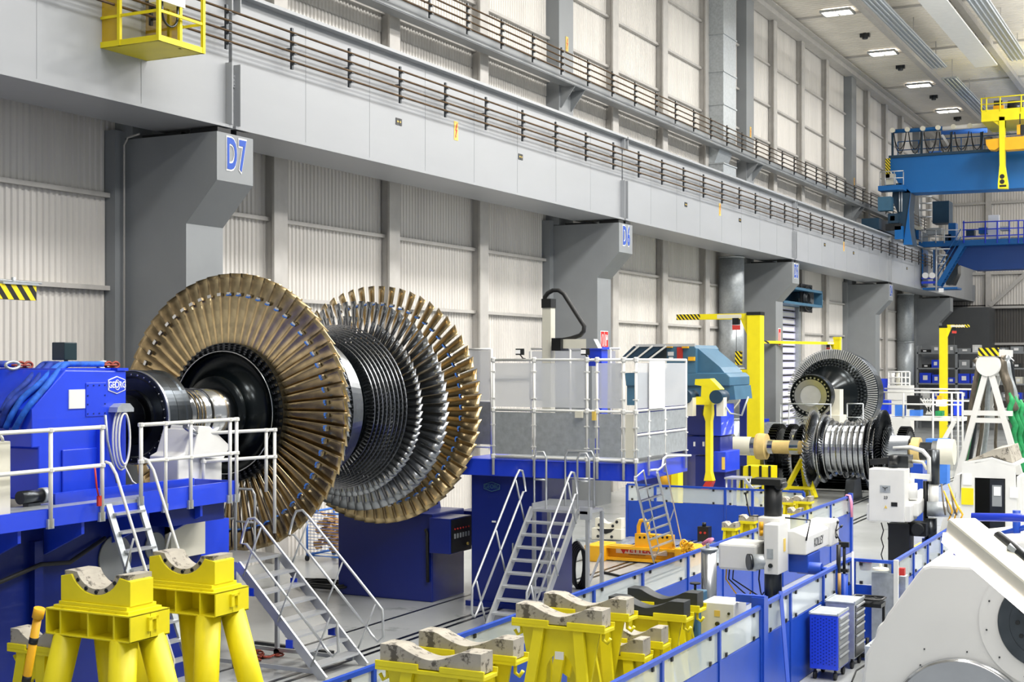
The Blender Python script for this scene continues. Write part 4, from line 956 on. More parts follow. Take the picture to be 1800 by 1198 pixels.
lab = bpy.data.objects['trestle_stand.003']; t = MB(); t.box(-.06, .065, 1.2, .05, .079, 1.29); t.build('label_plate', 'paper', lab, True)
# striped pole
a = P(66, 1085, Y=10.6); b = P(46, 1198, Y=10.6); mb = MB(); mb.tube(b + (b - a) * .9, a, .045, 12)
mb.tube(a, a + Vector((.03, 0, .1)), .06, 12); pole = tag(mb.build('marker_pole', 'oyel'), 'leaning yellow pole with black bands in front of the left trestle', 'pole')
for f in (.3, .9): mb = MB(); c = a.lerp(b, f); mb.tube(c, c + (b - a).normalized() * .07, .048, 12); mb.build('band', 'black', pole)
# ------------------------------------------------------------------ blue fences with glass
def fence(name, label, p0, p1, posts, z=1.4, zp=.98, m='fblue', t_=.05):
    p0, p1 = Vector(p0), Vector(p1); d = (p1 - p0).normalized(); L = (p1 - p0).length
    t = thing(name, label, 'fence', p0, 0, 'blue fences with glass panes'); n = Vector((-d.y, d.x, 0))
    mb = MB(); mb.beam(p0 + Vector((0, 0, z - .02)), p1 + Vector((0, 0, z - .02)), .06, .05); mb.build('top_rail', m, t)
    cuts = [0] + sorted(posts) + [L]; cuts = [c for i, c in enumerate(cuts) if i == 0 or c - cuts[i - 1] > .2]
    for c in cuts:
        q = p0 + d * c; mb = MB(); mb.beam(q, q + Vector((0, 0, z - .03)), .07, .06, d); mb.build('post', m, t)
    for i in range(len(cuts) - 1):
        a = p0 + d * (cuts[i] + .04); b = p0 + d * (cuts[i + 1] - .04)
        mb = MB(); mb.beam(a + Vector((0, 0, zp / 2)), b + Vector((0, 0, zp / 2)), .035, zp - .02); mb.build('lower_panel', m, t)
        mb = MB(); mb.beam(a + Vector((0, 0, (zp + z - .05) / 2)), b + Vector((0, 0, (zp + z - .05) / 2)), .012, z - zp - .06); mb.build('glass_pane', 'glass', t)
        for f in (.15, .85):
            for zz in (zp + .03, z - .08): c = a.lerp(b, f) + Vector((0, 0, zz)); mb = MB(); mb.cbox(c, (.05, .05, .05)); mb.build('glass_clip', 'rubber', t)
    return t
FX, NX = -8.25, -5.62
fY = [P(x, 1050, X=FX).y for x in (655, 811, 934, 1042, 1128, 1208, 1270, 1322, 1375, 1418, 1459, 1494)]
e = fY[-1]
fence('safety_fence', 'long blue fence with glass panes running from the bottom edge past the middle stairs', (FX, 8.6, 0), (FX, e, 0), [y - 8.6 for y in fY[:-1]] + [1.2])
nY = [P(x, 1100, X=NX).y for x in (1060, 1161, 1262, 1331)]
fence('safety_fence', 'near blue fence with glass panes in front of the tool trolleys', (NX, 9.5, 0), (NX, nY[3] + .1, 0), [y - 9.5 for y in nY[:-1]] + [1.3])
gy = P(1372, 1050, X=NX).y; ge = P(1493, 990, X=NX).y
fence('safety_fence', 'blue fence section beside the drill column, right of the near one', (NX + .02, nY[3] + .3, 0), (NX + .02, ge, 0), [P(x, 1040, X=NX).y - nY[3] - .3 for x in (1385, 1443, 1467)], 1.42)
mb = MB(); mb.box(NX - .35, nY[3] + .15, 1.42, NX + .05, nY[3] + .25, 1.52); mb.box(NX - .12, nY[3] + .12, 0, NX + .06, nY[3] + .3, 1.5); mb.beam((NX + .03, gy - .1, 1.46), (NX + .35, gy - .75, 0.0), .05, .05); tag(mb.build('gate_post', 'fblue'), 'thick blue gate post with a slanting brace beside the drill machine', 'post')
c2 = -4.9
fence('safety_fence', 'short blue cross fence behind the black tool stand', (NX + .06, ge + .05, 0), (c2, ge + .05, 0), [])
fence('safety_fence', 'blue fence running back to the right behind the white casting', (c2, ge + .1, 0), (c2, 29.2, 0), [1.5, 2.8, 4.2])
# the two fences along the back of the lathe, crosswise
CY = 34.6
xc = [P(x, 860, Y=CY).x for x in (1152, 1275, 1323, 1413)]
fence('safety_fence', 'long blue cross fence behind the yellow lifting beam', (-14.3, CY, 0), (xc[3], CY, 0), [x + 14.3 for x in xc[:3]], 1.42)
mb = MB(); mb.box(FX - .05, e, 0, FX + .05, e + .12, 1.45); tag(mb.build('corner_post', 'fblue'), 'blue corner post at the end of the long fence under the pink rag', 'post')
mb = MB(); c = P(1490, 873, X=FX); mb.path([(FX - .08, c.y, .95), (FX - .06, c.y, 1.3), (FX - .02, c.y, 1.43), (FX + .05, c.y, 1.42), (FX + .09, c.y, 1.25), (FX + .1, c.y, .9)], .1, 8, flat=.25); tag(mb.build('rag', 'pink'), 'pink rag hanging over the end of the long blue fence', 'rag')
# ------------------------------------------------------------------ drill machine on the near fence
dm = thing('radial_drill', 'white radial drilling machine with a dark column in front of the long fence', 'drilling machine', (-6.5, 21.9, 0))
DY = 21.9
def px(x, y, Y=DY): return P(x, y, Y=Y)
a, b = px(1344, 850), px(1374, 1100)
cxx = (a.x + b.x) / 2; r = (b.x - a.x) / 2
mb = MB(); mb.tube((cxx, DY, 0), (cxx, DY, 1.9), r, 28); mb.build('column', 'dsteel', dm)
mb = MB(); mb.tube((cxx, DY, 1.9), (cxx, DY, 2.75), r * 1.02, 28); mb.build('upper_column', 'black', dm)
a = px(1326, 841); b = px(1378, 852); mb = MB(); mb.box(a.x, DY - .2, b.z, b.x, DY + .15, a.z + .02); mb.tube((b.x - .05, DY - .15, b.z), (b.x - .05, DY + .15, b.z), .07, 12); mb.build('column_cap', 'black', dm, bevel=.01)
a = px(1278, 948); b = px(1345, 998); mb = MB(); mb.box(a.x, DY - .45, b.z, b.x, DY + .25, a.z); mb.build('gear_head', 'white', dm, bevel=.04)
a = px(1342, 905); b = px(1375, 948); mb = MB(); mb.box(a.x - .02, DY - .25, b.z, b.x + .05, DY + .3, a.z); mb.build('clamp_sleeve', 'white', dm, bevel=.02)
a = px(1345, 921, DY - .6); b = px(1366, 1010, DY - .6); mb = MB(); mb.box(a.x - .02, DY - .6, b.z, b.x + .02, DY - .05, a.z); mb.build('switch_box', 'white', dm, bevel=.012)
mb = MB(); mb.box(b.x + .02, DY - .32, a.z - .45, b.x + .03, DY - .22, a.z - .25); mb.build('label_plate', 'signy', dm)
mb = MB(); mb.tube((b.x - .1, DY - .61, b.z + .14), (b.x - .1, DY - .64, b.z + .14), .035, 12); mb.build('main_switch', 'dsteel', dm)
mb = MB(); mb.box(a.x + .03, DY - .61, b.z + .25, a.x + .13, DY - .6, b.z + .4); mb.build('label_plate', 'galv', dm)
mb = MB(); mb.box(b.x, DY - .12, b.z + .3, b.x + .45, DY + .25, b.z + .62) if False else None
# arm towards +Y carrying the spindle head
a = P(1372, 935, Y=DY + .2); mb = MB(); mb.prism([(b.x - .02, a.z - .32), (b.x + .3, a.z - .32), (b.x + .3, a.z - .02), (b.x + .1, a.z + .06), (b.x - .02, a.z + .06)], 'Y', DY, DY + 1.9); mb.build('arm', 'white', dm, bevel=.02)
text('KOLLEY', .2, (b.x + .303, DY + .75, a.z - .18), RFACE_X, 'black', dm, 'arm_lettering', .8, .002)
mb = MB(); mb.box(b.x - .08, DY + 1.4, a.z - .35, b.x + .34, DY + 1.95, a.z + .08); mb.tube((b.x + .12, DY + 1.95, a.z - .12), (b.x + .12, DY + 2.1, a.z - .12), .1, 14); mb.build('spindle_head', 'white', dm, bevel=.03)
for q in range(4):
    t_ = q * math.pi / 2 + .4; mb = MB(); o = Vector((b.x + .34, DY + 1.7, a.z - .12)); v = Vector((.05, math.cos(t_) * .16, math.sin(t_) * .16)); mb.tube(o, o + v, .01, 6); mb.tube(o + v, o + v * 1.3, .02, 8); mb.build('feed_lever', 'black', dm)
mb = MB(); mb.box(b.x - .02, DY + .1, a.z - .62, b.x + .3, DY + .85, a.z - .33); mb.tube((b.x + .1, DY + .2, a.z - .55), (b.x + .5, DY + .2, a.z - .55), .1, 16); mb.tube((b.x + .5, DY + .2, a.z - .55), (b.x + .6, DY + .2, a.z - .55), .04, 10); mb.build('blue_gearbox', 'fblue', dm, bevel=.02)
m0 = px(1319, 985, DY - .5); mb = MB(); mb.tube((m0.x + .35, DY - .4, m0.z), (m0.x + .05, DY - .62, m0.z), .12, 24); mb.build('motor', 'galv', dm)
mb = MB(); d_ = (Vector((m0.x + .05, DY - .62, 0)) - Vector((m0.x + .35, DY - .4, 0))).normalized(); o = Vector((m0.x + .05, DY - .62, m0.z)); mb.tube(o, o + d_ * .05, .13, 24); mb.build('fan_cover', 'dsteel', dm)
mb = MB(); o = px(1338, 930, DY - .3); mb.tube(o, o + Vector((0, 0, .12)), .035, 12); mb.tube(o + Vector((0, 0, -.1)), o, .03, 12); mb.build('oil_cup', 'oyel', dm)
for i, (x0, s_) in enumerate(((1278, 8), (1283, 14), (1290, 20), (1336, 0))):
    o = px(x0, 990, DY - .2); e_ = px(x0 + s_ * 3 + 2, 1055, DY - .1); mb = MB(); mb.path([o, o + Vector((-.02, 0, -.25)), (o + e_) / 2 + Vector((0, 0, -.15)), e_ + Vector((.05, 0, -.05)), e_ + Vector((.15, 0, .15))], .012, 6); mb.build('cable', 'oyel' if i == 0 else 'rubber', dm)
mb = MB(); o = px(1376, 909); mb.path([o, o + Vector((.45, .0, -.02)), o + Vector((.38, 0, -.35))], .014, 6); mb.build('lever', 'black', dm)
mb = MB(); o = px(1318, 906); mb.path([o + Vector((.25, 0, 0)), o, o + Vector((-.07, 0, .35))], .014, 6); mb.tube(o + Vector((-.07, 0, .35)), o + Vector((-.08, 0, .38)), .03, 8); mb.build('lever', 'black', dm)
# steel cylinder post and white cabinet
c = P(1246, 1050, Y=20.2); zt = P(1246, 966, Y=20.2).z
cy = thing('steel_cylinder', 'upright bright steel cylinder beside the white drilling machine', 'cylinder', (c.x, 20.2, 0))
mb = MB(); mb.tube((c.x, 20.2, 0), (c.x, 20.2, zt), .118, 32); mb.build('body', 'steel', cy)
mb = MB(); mb.tube((c.x, 20.2, zt), (c.x, 20.2, zt + .03), .135, 32); mb.tube((c.x - .02, 20.2, zt + .03), (c.x - .02, 20.2, zt + .1), .03, 10); mb.build('collar', 'galv', cy)
mb = MB(); mb.path([(c.x - .1, 20.2, zt + .08), (c.x, 20.2, zt + .15), (c.x + .06, 20.18, zt + .17), (c.x + .02, 20.15, zt + .12)], .03, 8); tag(mb.build('rag', 'pink'), 'pink rag lying on top of the steel cylinder', 'rag')
wc = thing('control_cabinet', 'white control cabinet with a yellow sticker behind the near blue fence', 'cabinet', (-6.4, 18.4, 0))
a = P(1232, 1057, Y=18.2); b = P(1290, 1062, Y=18.2); mb = MB(); mb.box(a.x, 18.2, .2, b.x, 18.75, a.z); mb.box(a.x + .05, 18.3, 0, b.x - .05, 18.7, .2); mb.build('body', 'white', wc, bevel=.01)
mb = MB(); mb.box((a.x + b.x) / 2 - .04, 18.19, a.z - .18, (a.x + b.x) / 2 + .04, 18.2, a.z - .1); mb.build('sticker', 'signy', wc)
mb = MB(); mb.tube((a.x + .24, 18.2, a.z - .28), (a.x + .24, 18.17, a.z - .28), .03, 12); mb.tube((b.x - .07, 18.2, a.z - .13), (b.x - .07, 18.18, a.z - .13), .018, 10); mb.build('switch', 'dsteel', wc)
vb = thing('grinding_motor', 'green-grey motor unit with a handwheel beside the white cabinet', 'machine', (-6.6, 19.2, 0))
c = P(1222, 1050, Y=19.3); mb = MB(); mb.box(c.x - .1, 19.1, .0, c.x + .12, 19.5, 1.35); mb.build('body', 'teal', vb, bevel=.02)
mb = MB(); mb.tube((c.x, 19.3, 1.35), (c.x, 19.3, 1.45), .02, 8); mb.tube((c.x, 19.3, 1.45), (c.x, 19.3, 1.47), .08, 16); mb.build('handwheel', 'black', vb)
mb = MB(); mb.tube((c.x - .05, 19.05, .85), (c.x - .05, 18.8, .85), .13, 20); mb.build('motor', 'dsteel', vb)
# ------------------------------------------------------------------ tool trolleys and bits by the fence
def trolley(label, x0, y0, w, d, z0, z1, side, draw, nd=6):
    t = thing('tool_trolley', label, 'tool trolley', (x0, y0, 0), 0, 'tool trolleys by the near fence')
    mb = MB(); mb.box(x0, y0, z0, x0 + w, y0 + d, z1 - .02); mb.build('body', side, t, bevel=.008)
    mb = MB(); mb.box(x0 - .01, y0 - .01, z1 - .02, x0 + w + .01, y0 + d + .01, z1); mb.box(x0 - .01, y0 - .01, z1, x0 + .01, y0 + d + .01, z1 + .02); mb.box(x0 + w - .01, y0 - .01, z1, x0 + w + .01, y0 + d + .01, z1 + .02); mb.build('tray_top', 'galv', t)
    hs_ = [1, 1, 1, 1.4, 1.4, 2.0][:nd]; tot = sum(hs_); z = z1 - .05
    for h_ in hs_:
        hh = (z1 - .05 - z0 - .02) * h_ / tot; dr = MB(); dr.box(x0 + w, y0 + .03, z - hh + .01, x0 + w + .012, y0 + d - .03, z); dob = dr.build('drawer', draw, t); hn = MB(); hn.box(x0 + w + .012, y0 + .05, z - .03, x0 + w + .03, y0 + d - .05, z - .005); hn.build('handle', 'alu', dob); z -= hh
    for x in (x0 + .06, x0 + w - .06):
        for y in (y0 + .08, y0 + d - .08): mb = MB(); mb.tube((x - .02, y, .06), (x + .02, y, .06), .06, 12); mb.box(x - .015, y - .02, .06, x + .015, y + .02, z0); mb.build('castor', 'rubber', t)
    return t
trolley('blue tool trolley with a perforated side and grey drawers, nearest the bottom edge', -5.5, 20.35, .42, .62, .16, .98, 'blue', 'column')
mb = MB()
for i in range(9):
    for j in range(14): mb.cbox((-5.46 + i * .042, 20.345, .24 + j * .05 + (i % 2) * .02), (.016, .004, .016))
tro = mb.build('perforation', 'navy', bpy.data.objects['tool_trolley']); tro['kind'] = 'stuff'
trolley('grey tool trolley with open drawer fronts behind the blue one', -5.5, 21.25, .45, .62, .16, 1.02, 'galv', 'dsteel')
# black stand
c = P(1483, 1035, Y=23.0)
ts = thing('tool_stand', 'black plastic tool stand on legs behind the tool trolleys', 'tool stand', (c.x, 22.2, 0))
mb = MB(); sx, sy = .24, .17; zt = P(1525, 1050, Y=22.1).z; X0 = P(1526, 1050, Y=22.1).x
mb.path([(X0 + sx * a_, 22.1 + sy * b_, zt) for a_, b_ in ((-1, -.8), (-.85, -1), (.85, -1), (1, -.8), (1, .8), (.85, 1), (-.85, 1), (-1, .8))], .022, 6, True); mb.build('rim', 'dteal' if 0 else 'black', ts)
for b_ in (-.33, .33): mb = MB(); mb.beam((X0 - sx, 22.1 + sy * b_, zt - .01), (X0 + sx, 22.1 + sy * b_, zt - .01), .05, .02); mb.build('slat', 'black', ts)
for a_ in (-.35, .35): mb = MB(); mb.beam((X0 + sx * a_, 22.1 - sy, zt - .01), (X0 + sx * a_, 22.1 + sy, zt - .01), .04, .02); mb.build('slat', 'black', ts)
mb = MB(); mb.box(X0 - sx, 22.1 - sy, zt - .12, X0 + sx, 22.1 + sy, zt - .06); mb.build('tray', 'black', ts)
for a_ in (-.9, .9): mb = MB(); mb.box(X0 + sx * a_ - .02, 22.2, .1, X0 + sx * a_ + .02, 22.25, zt - .06); mb.build('leg', 'black', ts)
mb = MB(); mb.box(X0 - sx, 21.95, .05, X0 + sx, 22.3, .12); mb.tube((X0, 22.05, .1), (X0, 22.05, .35), .03, 8); mb.build('base', 'black', ts)
# post with clamps, brooms, grey panels
c = P(1484, 960, Y=22.6); cl_ = thing('clamp_stand', 'blue upright stand with dark clamps behind the fence corner', 'stand', (c.x, 22.6, 0))
mb = MB(); mb.tube((c.x, 22.6, 0), (c.x, 22.6, 1.25), .06, 14); mb.build('post', 'fblue', cl_)
mb = MB(); mb.tube((c.x, 22.6, 1.25), (c.x, 22.6, 1.75), .025, 10); mb.cbox((c.x, 22.6, 1.72), (.16, .08, .08)); mb.cbox((c.x, 22.6, 1.3), (.14, .1, .05)); mb.build('clamp', 'black', cl_)
c = P(1474, 1000, Y=22.3); mb = MB(); mb.tube((c.x, 22.3, 0), (c.x, 22.3, 1.1), .02, 8); mb.tube((c.x, 22.3, 1.1), (c.x, 22.3, 1.75), .035, 10); tag(mb.build('torque_wrench', 'black'), 'long dark wrench standing upright left of the blue clamp stand', 'wrench')
mb = MB(); mb.tube((c.x + .02, 22.27, .95), (c.x + .02, 22.27, 1.3), .028, 8); tag(mb.build('wooden_stick', 'wood'), 'short wooden stick hooked on the upright wrench', 'stick')
mb = MB(); c = P(1499, 985, Y=22.7); mb.tube((c.x, 22.7, 0), (c.x, 22.7, 1.6), .018, 8); tag(mb.build('pipe', 'white'), 'thin white pipe standing beside the black tool stand', 'pipe')
GY = ge - .08; a = P(1533, 1005, Y=GY); b = P(1572, 1012, Y=GY); gp = thing('grey_panel', 'tall grey concrete-coloured panel behind the black tool stand', 'panel', (a.x, GY, 0)); mb = MB(); mb.box(a.x, GY - .04, 0, b.x, GY, a.z); mb.build('sheet', 'conc' if 0 else 'galv', gp)
a = P(1572, 983, Y=GY); b = P(1580, 1009, Y=GY); mb = MB(); mb.box(a.x, GY - .06, 0, b.x, GY, a.z); tag(mb.build('white_post', 'white'), 'white square post between the grey panel and the fence', 'post')
mb = MB(); a = P(1581, 1005, Y=23.7); mb.box(a.x, 23.7, 0, a.x + .1, 23.95, 1.1); tag(mb.build('board', 'galv'), 'narrow grey board leaning behind the white post', 'board')
mb = MB(); a = P(1580, 998, Y=23.55); mb.box(a.x, 23.55, a.z - .12, a.x + .09, 23.65, a.z); tag(mb.build('red_box', 'red'), 'small red box on the fence post behind the white post', 'box')
wl = thing('wash_basin', 'cream round cap lamp on top of the grey panel', 'lamp', P(1548, 998, Y=23.4)); c = P(1548, 1001, Y=GY - .02)
mb = MB(); mb.lathe([(0, .14), (.03, .13), (.05, .03), (.1, .02), (.1, 0)], c, 'Z', 20); mb.build('shade', 'cream', wl); wl.name = 'cap_lamp'
bk = MB(); c = P(1528, 990, Y=23.73); bk.lathe([(0, .09), (.14, .11), (.14, .09), (.02, .07)], (c.x, ge + .17, c.z - .07), 'Z', 16); tag(bk.build('basket', 'rust'), 'small rust-red basket hooked behind the cross fence', 'basket')
pltf = thing('step', 'grey perforated step plate beside the white casting', 'step', (-4.2, 19.8, 0))
a = P(1520, 1135, Z=.55); b = P(1555, 1110, Z=.55); mb = MB(); mb.box(a.x, a.y, .5, a.x + .9, b.y + .1, .55); mb.build('grating', 'galv', pltf); mb = MB(); mb.box(a.x, a.y + .02, 0, a.x + .9, a.y + .06, .5); mb.box(a.x, a.y, 0, a.x + .04, b.y, .5); mb.build('support', 'galv', pltf)
for i in range(9):
    for j in range(2): mb = MB(); mb.cbox((a.x + .06 + i * .035 + j * .02, a.y + .12 + j * .14 + i * .04, .553), (.02, .05, .004)); mb.build('hole', 'dsteel', pltf)
mb = MB(); mb.path([P(1497, 1198, Z=.01), P(1505, 1178, Z=.01), P(1525, 1165, Z=.02), P(1545, 1157, Z=.02)], .012, 6); tag(mb.build('cable', 'rubber'), 'black cable on the floor beside the white casting', 'cable')
# ------------------------------------------------------------------ foreground white casting
WY = 13.0
wm = thing('machine_casting', 'huge white machine housing with round steel bores in the bottom right corner', 'machine', (-2.0, 13.5, 0))
pts = [P(x, y, Y=WY) for x, y in ((1515, 1198), (1521, 1150), (1560, 1078), (1612, 1008), (1622, 996), (1636, 992), (1733, 996), (1744, 1002), (1800, 1050), (1845, 1085), (1900, 1160))]
L = pts[0].x - .02
poly = [(L, 0)] + [(p.x, p.z) for p in pts] + [(pts[-1].x + .2, 0)]
mb = MB(); mb.prism(poly[::-1], 'Y', WY, WY + 1.5); mb.build('front_housing', 'cast', wm, bevel=.03)
pb = [P(x, y, Y=WY + 1.5) for x, y in ((1612, 1008), (1692, 957), (1760, 950), (1850, 948), (1950, 1000))]
mb = MB(); mb.prism([(L + .2, 0)] + [(p.x, p.z) for p in pb] + [(pb[-1].x + .3, 0)], 'Y', WY + 1.5, WY + 3.0); mb.build('rear_housing', 'cast', wm, bevel=.03)
pc = [P(x, y, Y=WY + 1.9) for x, y in ((1552, 1110), (1556, 1090), (1590, 1062), (1600, 1075))]
mb = MB(); mb.prism([(pc[0].x, 1.2)] + [(p.x, p.z) for p in pc] + [(pc[-1].x, 1.2)], 'Y', WY + 1.5, WY + 2.3); mb.build('side_boss', 'cast', wm, bevel=.04)
def bore(cxp, cyp, rings, yo=WY):
    c = P(cxp, cyp, Y=yo)
    for (r0, r1, dep, m, nm) in rings:
        mb = MB(); mb.lathe([(-dep, r0), (-dep, r1), (.0, r1)], (c.x, yo - .001, c.z), 'Y', 72); mb.lathe([(-dep, r0), (0, r0)], (c.x, yo - .001, c.z), 'Y', 72); mb.build(nm, m, wm)
    return c
cA = bore(1838, 1097, ((.40, .56, .012, 'cast', 'bore_flange'), (.30, .395, .03, 'gun', 'bore_ring'), (.16, .30, .02, 'gun', 'seal_disc'), (0, .16, .035, 'galv', 'end_cap')))
for a_ in (100, 130, 160, 190, 220, 250):
    q = math.radians(a_); mb = MB(); o = Vector((cA.x + .5 * math.cos(q), WY - .012, cA.z + .5 * math.sin(q))); mb.tube(o, o + Vector((0, -.012, 0)), .008, 8); mb.build('bolt', 'dsteel', wm)
for a_ in (120, 150, 180, 210, 240):
    q = math.radians(a_); mb = MB(); o = Vector((cA.x + .23 * math.cos(q), WY - .02, cA.z + .23 * math.sin(q))); mb.tube(o, o + Vector((0, -.012, 0)), .02, 10); mb.build('bolt', 'black', wm)
cB = bore(1692, 1283, ((.52, .64, .02, 'steel', 'bore_ring'), (.40, .52, .012, 'bright', 'bore_face'), (0, .40, .006, 'bright', 'bore_cover')))
mb = MB(); mb.lathe([(0, .65), (-.03, .64), (-.05, .6), (-.022, .5), (-.05, .47), (-.025, .2), (-.025, 0)], (cB.x, WY - .001, cB.z), 'Y', 96, True); mb.build('bore_lip', 'bright', wm)
for x_, y_ in ((1625, 1140), (1700, 1145), (1618, 1168)): mb = MB(); o = P(x_, y_, Y=WY); mb.tube(o, o + Vector((0, -.01, 0)), .007, 8); mb.build('plug', 'dsteel', wm)
c = P(1693, 975, Y=WY + .8); mb = MB(); mb.tube((c.x, c.y, c.z - .2), (c.x, c.y, c.z - .02), .12, 20); mb.tube((c.x, c.y, c.z - .02), (c.x, c.y, c.z + .06), .09, 20); mb.tube((c.x, c.y, c.z + .06), (c.x, c.y, c.z + .14), .06, 20); mb.build('breather', 'blue', wm, label='blue stepped breather cap')
lt = thing('machine_light', 'glowing tubular machine light slanting over the white casting', 'lamp', P(1740, 970, Y=12.2))
a = P(1687, 928, Y=12.2); b = P(1850, 1062, Y=11.2); d_ = (b - a).normalized()
mb = MB(); mb.beam(a, b, .26, .2, (0, 0, 1)); mb.build('glow_tube', 'cream', lt, bevel=.02)
n_ = Vector((d_.z, 0, -d_.x)) ; n_ = n_ if n_.z < 0 else -n_
mb = MB(); mb.beam(a + n_ * .125, b + n_ * .125, .24, .09, (0, 0, 1)); mb.build('light_strip', 'tubeglow', lt)
p0 = P(1755, 943, Y=12.0); p1 = P(1850, 1015, Y=11.4); mb = MB(); mb.tube(p0, p1, .05, 16); mb.build('cable_pipe', 'dsteel', lt)
mb = MB(); mb.cbox(p0.lerp(p1, .35), (.14, .14, .04), 0, 0, .6); mb.build('pipe_clamp', 'galv', lt)
a = P(1708, 908, Y=12.6); b = P(1900, 911, Y=12.6); mb = MB(); mb.tube(a, b, .036, 14); tag(mb.build('handrail', 'blue'), 'thick bright blue rail crossing above the slanting light', 'rail')
a = P(1745, 942, Y=15.2); b = P(1900, 900, Y=15.2); mb = MB(); mb.tube(a, b, .03, 10); c = P(1787, 905, Y=15.2); mb.tube((c.x, 15.2, c.z + .05), (c.x, 15.2, 2.6), .04, 10); tag(mb.build('handrail', 'fblue'), 'thinner blue rail with a post behind the thick blue rail', 'rail')
# ------------------------------------------------------------------ second drill machine
d2 = thing('radial_drill', 'white boring machine with a big switch box and dark columns behind the cross fence', 'drilling machine', (-6.2, 29, 0))
Y2 = 27.6
def p2(x, y, Y=Y2): return P(x, y, Y=Y)
a, b = p2(1527, 823), p2(1590, 918); mb = MB(); mb.box(a.x, Y2, b.z, b.x, Y2 + .5, a.z); mb.build('switch_box', 'white', d2, bevel=.015)
a2_, b2_ = p2(1522, 885), p2(1600, 918); mb = MB(); mb.box(a2_.x, Y2 + .05, b2_.z, b2_.x, Y2 + .7, a2_.z); mb.build('saddle', 'white', d2, bevel=.02)
k = p2(1556, 859); mb = MB(); mb.box(k.x - .1, Y2 - .008, k.z - .07, k.x + .1, Y2, k.z + .07); mb.build('label_plate', 'galv', d2)
mb = MB()
for q in range(3): t_ = q * 2.094 + .52; mb.beam((k.x, Y2 - .012, k.z + .015), (k.x + .06 * math.cos(t_), Y2 - .012, k.z + .015 + .045 * math.sin(t_)), .01, .018, (0, 1, 0))
mb.build('propeller_symbol', 'black', d2)
k = p2(1572, 886); mb = MB(); mb.box(k.x - .06, Y2 - .01, k.z - .04, k.x + .06, Y2, k.z + .04); mb.build('display', 'black', d2)
k = p2(1557, 891); mb = MB(); mb.prism([(k.x - .03, k.z - .02), (k.x + .03, k.z - .02), (k.x, k.z + .04)], 'Y', Y2 - .01, Y2); mb.build('warning_triangle', 'signy', d2)
text('23', .08, (p2(1557, 874).x, Y2 - .01, p2(1557, 874).z), RFACE_Y, 'dsteel', d2, 'number', 1, .003)
a, b = p2(1564, 918, Y2 + .4), p2(1601, 990, Y2 + .4); mb = MB(); mb.box(a.x, Y2 + .25, 0, b.x, Y2 + .7, a.z); mb.build('column', 'black', d2)
a, b = p2(1565, 799, Y2 + .6), p2(1600, 822, Y2 + .6); mb = MB(); mb.box(a.x, Y2 + .4, b.z, b.x, Y2 + .9, a.z); mb.build('counterweight', 'dsteel', d2, bevel=.01)
a, b = p2(1530, 812, Y2 + .5), p2(1582, 807, Y2 + .5); mb = MB(); mb.beam(a, b, .1, .12); mb.tube((b.x - .15, Y2 + .3, b.z), (b.x, Y2 + .3, b.z), .09, 14); mb.build('arm', 'black', d2)
a, b = p2(1590, 860, Y2 + .7), p2(1626, 905, Y2 + .7); mb = MB(); mb.prism([(Y2 + .3, b.z), (Y2 + 2.2, b.z + .15), (Y2 + 2.2, a.z - .1), (Y2 + .3, a.z - .2)], 'X', a.x, a.x + .35); mb.build('ram', 'white', d2, bevel=.03)
mb = MB(); c = p2(1602, 862, Y2 + .5); mb.tube((c.x, c.y, c.z - .15), (c.x, c.y, c.z + .15), .12, 16); mb.tube((c.x, c.y, c.z + .15), (c.x, c.y, c.z + .25), .06, 12); mb.build('motor', 'white', d2)
for x_, y0_, y1_, r_, m_n in ((1627, 845, 920, .05, 'black'), (1641, 790, 850, .12, 'dsteel'), (1641, 850, 900, .1, 'white'), (1636, 910, 960, .12, 'dsteel')):
    u0, u1 = p2(x_, y0_, Y2 + .9), p2(x_, y1_, Y2 + .9); mb = MB(); mb.tube(u1, u0, r_, 16); mb.build('spindle', m_n, d2)
mb = MB(); mb.path([p2(x, y, Y2 + .8) for x, y in ((1570, 788), (1600, 786), (1622, 792), (1633, 804), (1634, 845))], .045, 10); mb.build('hose_pipe', 'white', d2)
mb = MB(); mb.path([p2(x, y, Y2 + .8) for x, y in ((1600, 810), (1622, 812), (1630, 825))], .035, 8); mb.build('hose_pipe', 'cream', d2)
mb = MB(); u0 = p2(1593, 835, Y2 + .6); u1 = p2(1634, 838, Y2 + .6); mb.beam(u0, u1, .1, .1); mb.build('bracket', 'white', d2)
u0 = p2(1652, 895, Y2 + .8); mb = MB(); mb.tube(u0 - Vector((.25, 0, 0)), u0 + Vector((.25, .1, 0)), .15, 20); mb.tube(u0 + Vector((.25, .1, 0)), u0 + Vector((.35, .15, 0)), .08, 14); mb.build('boring_head', 'galv', d2)
u0 = p2(1616, 928, Y2 + .5); mb = MB(); mb.box(u0.x - .2, Y2 + .4, u0.z - .15, u0.x + .15, Y2 + .8, u0.z + .12); mb.tube((u0.x, Y2 + .4, u0.z), (u0.x, Y2 + .28, u0.z), .12, 18); mb.build('feed_motor', 'black', d2, bevel=.01)
mb = MB(); u0 = p2(1636, 955, Y2 + .9); mb.tube((u0.x, u0.y, 0), (u0.x, u0.y, u0.z + .1), .17, 20); mb.tube((u0.x, u0.y, u0.z - .2), (u0.x, u0.y, u0.z - .1), .26, 20); mb.build('blue_column', 'fblue', d2)
for x0_, o_ in ((1549, 0), (1560, 2)):
    mb = MB(); mb.path([p2(x0_ + (4 if i % 2 else 0) + i * o_ * .3, 918 + i * 14, Y2 + .3) for i in range(6)], .012, 6); mb.build('cable', 'rubber', d2)
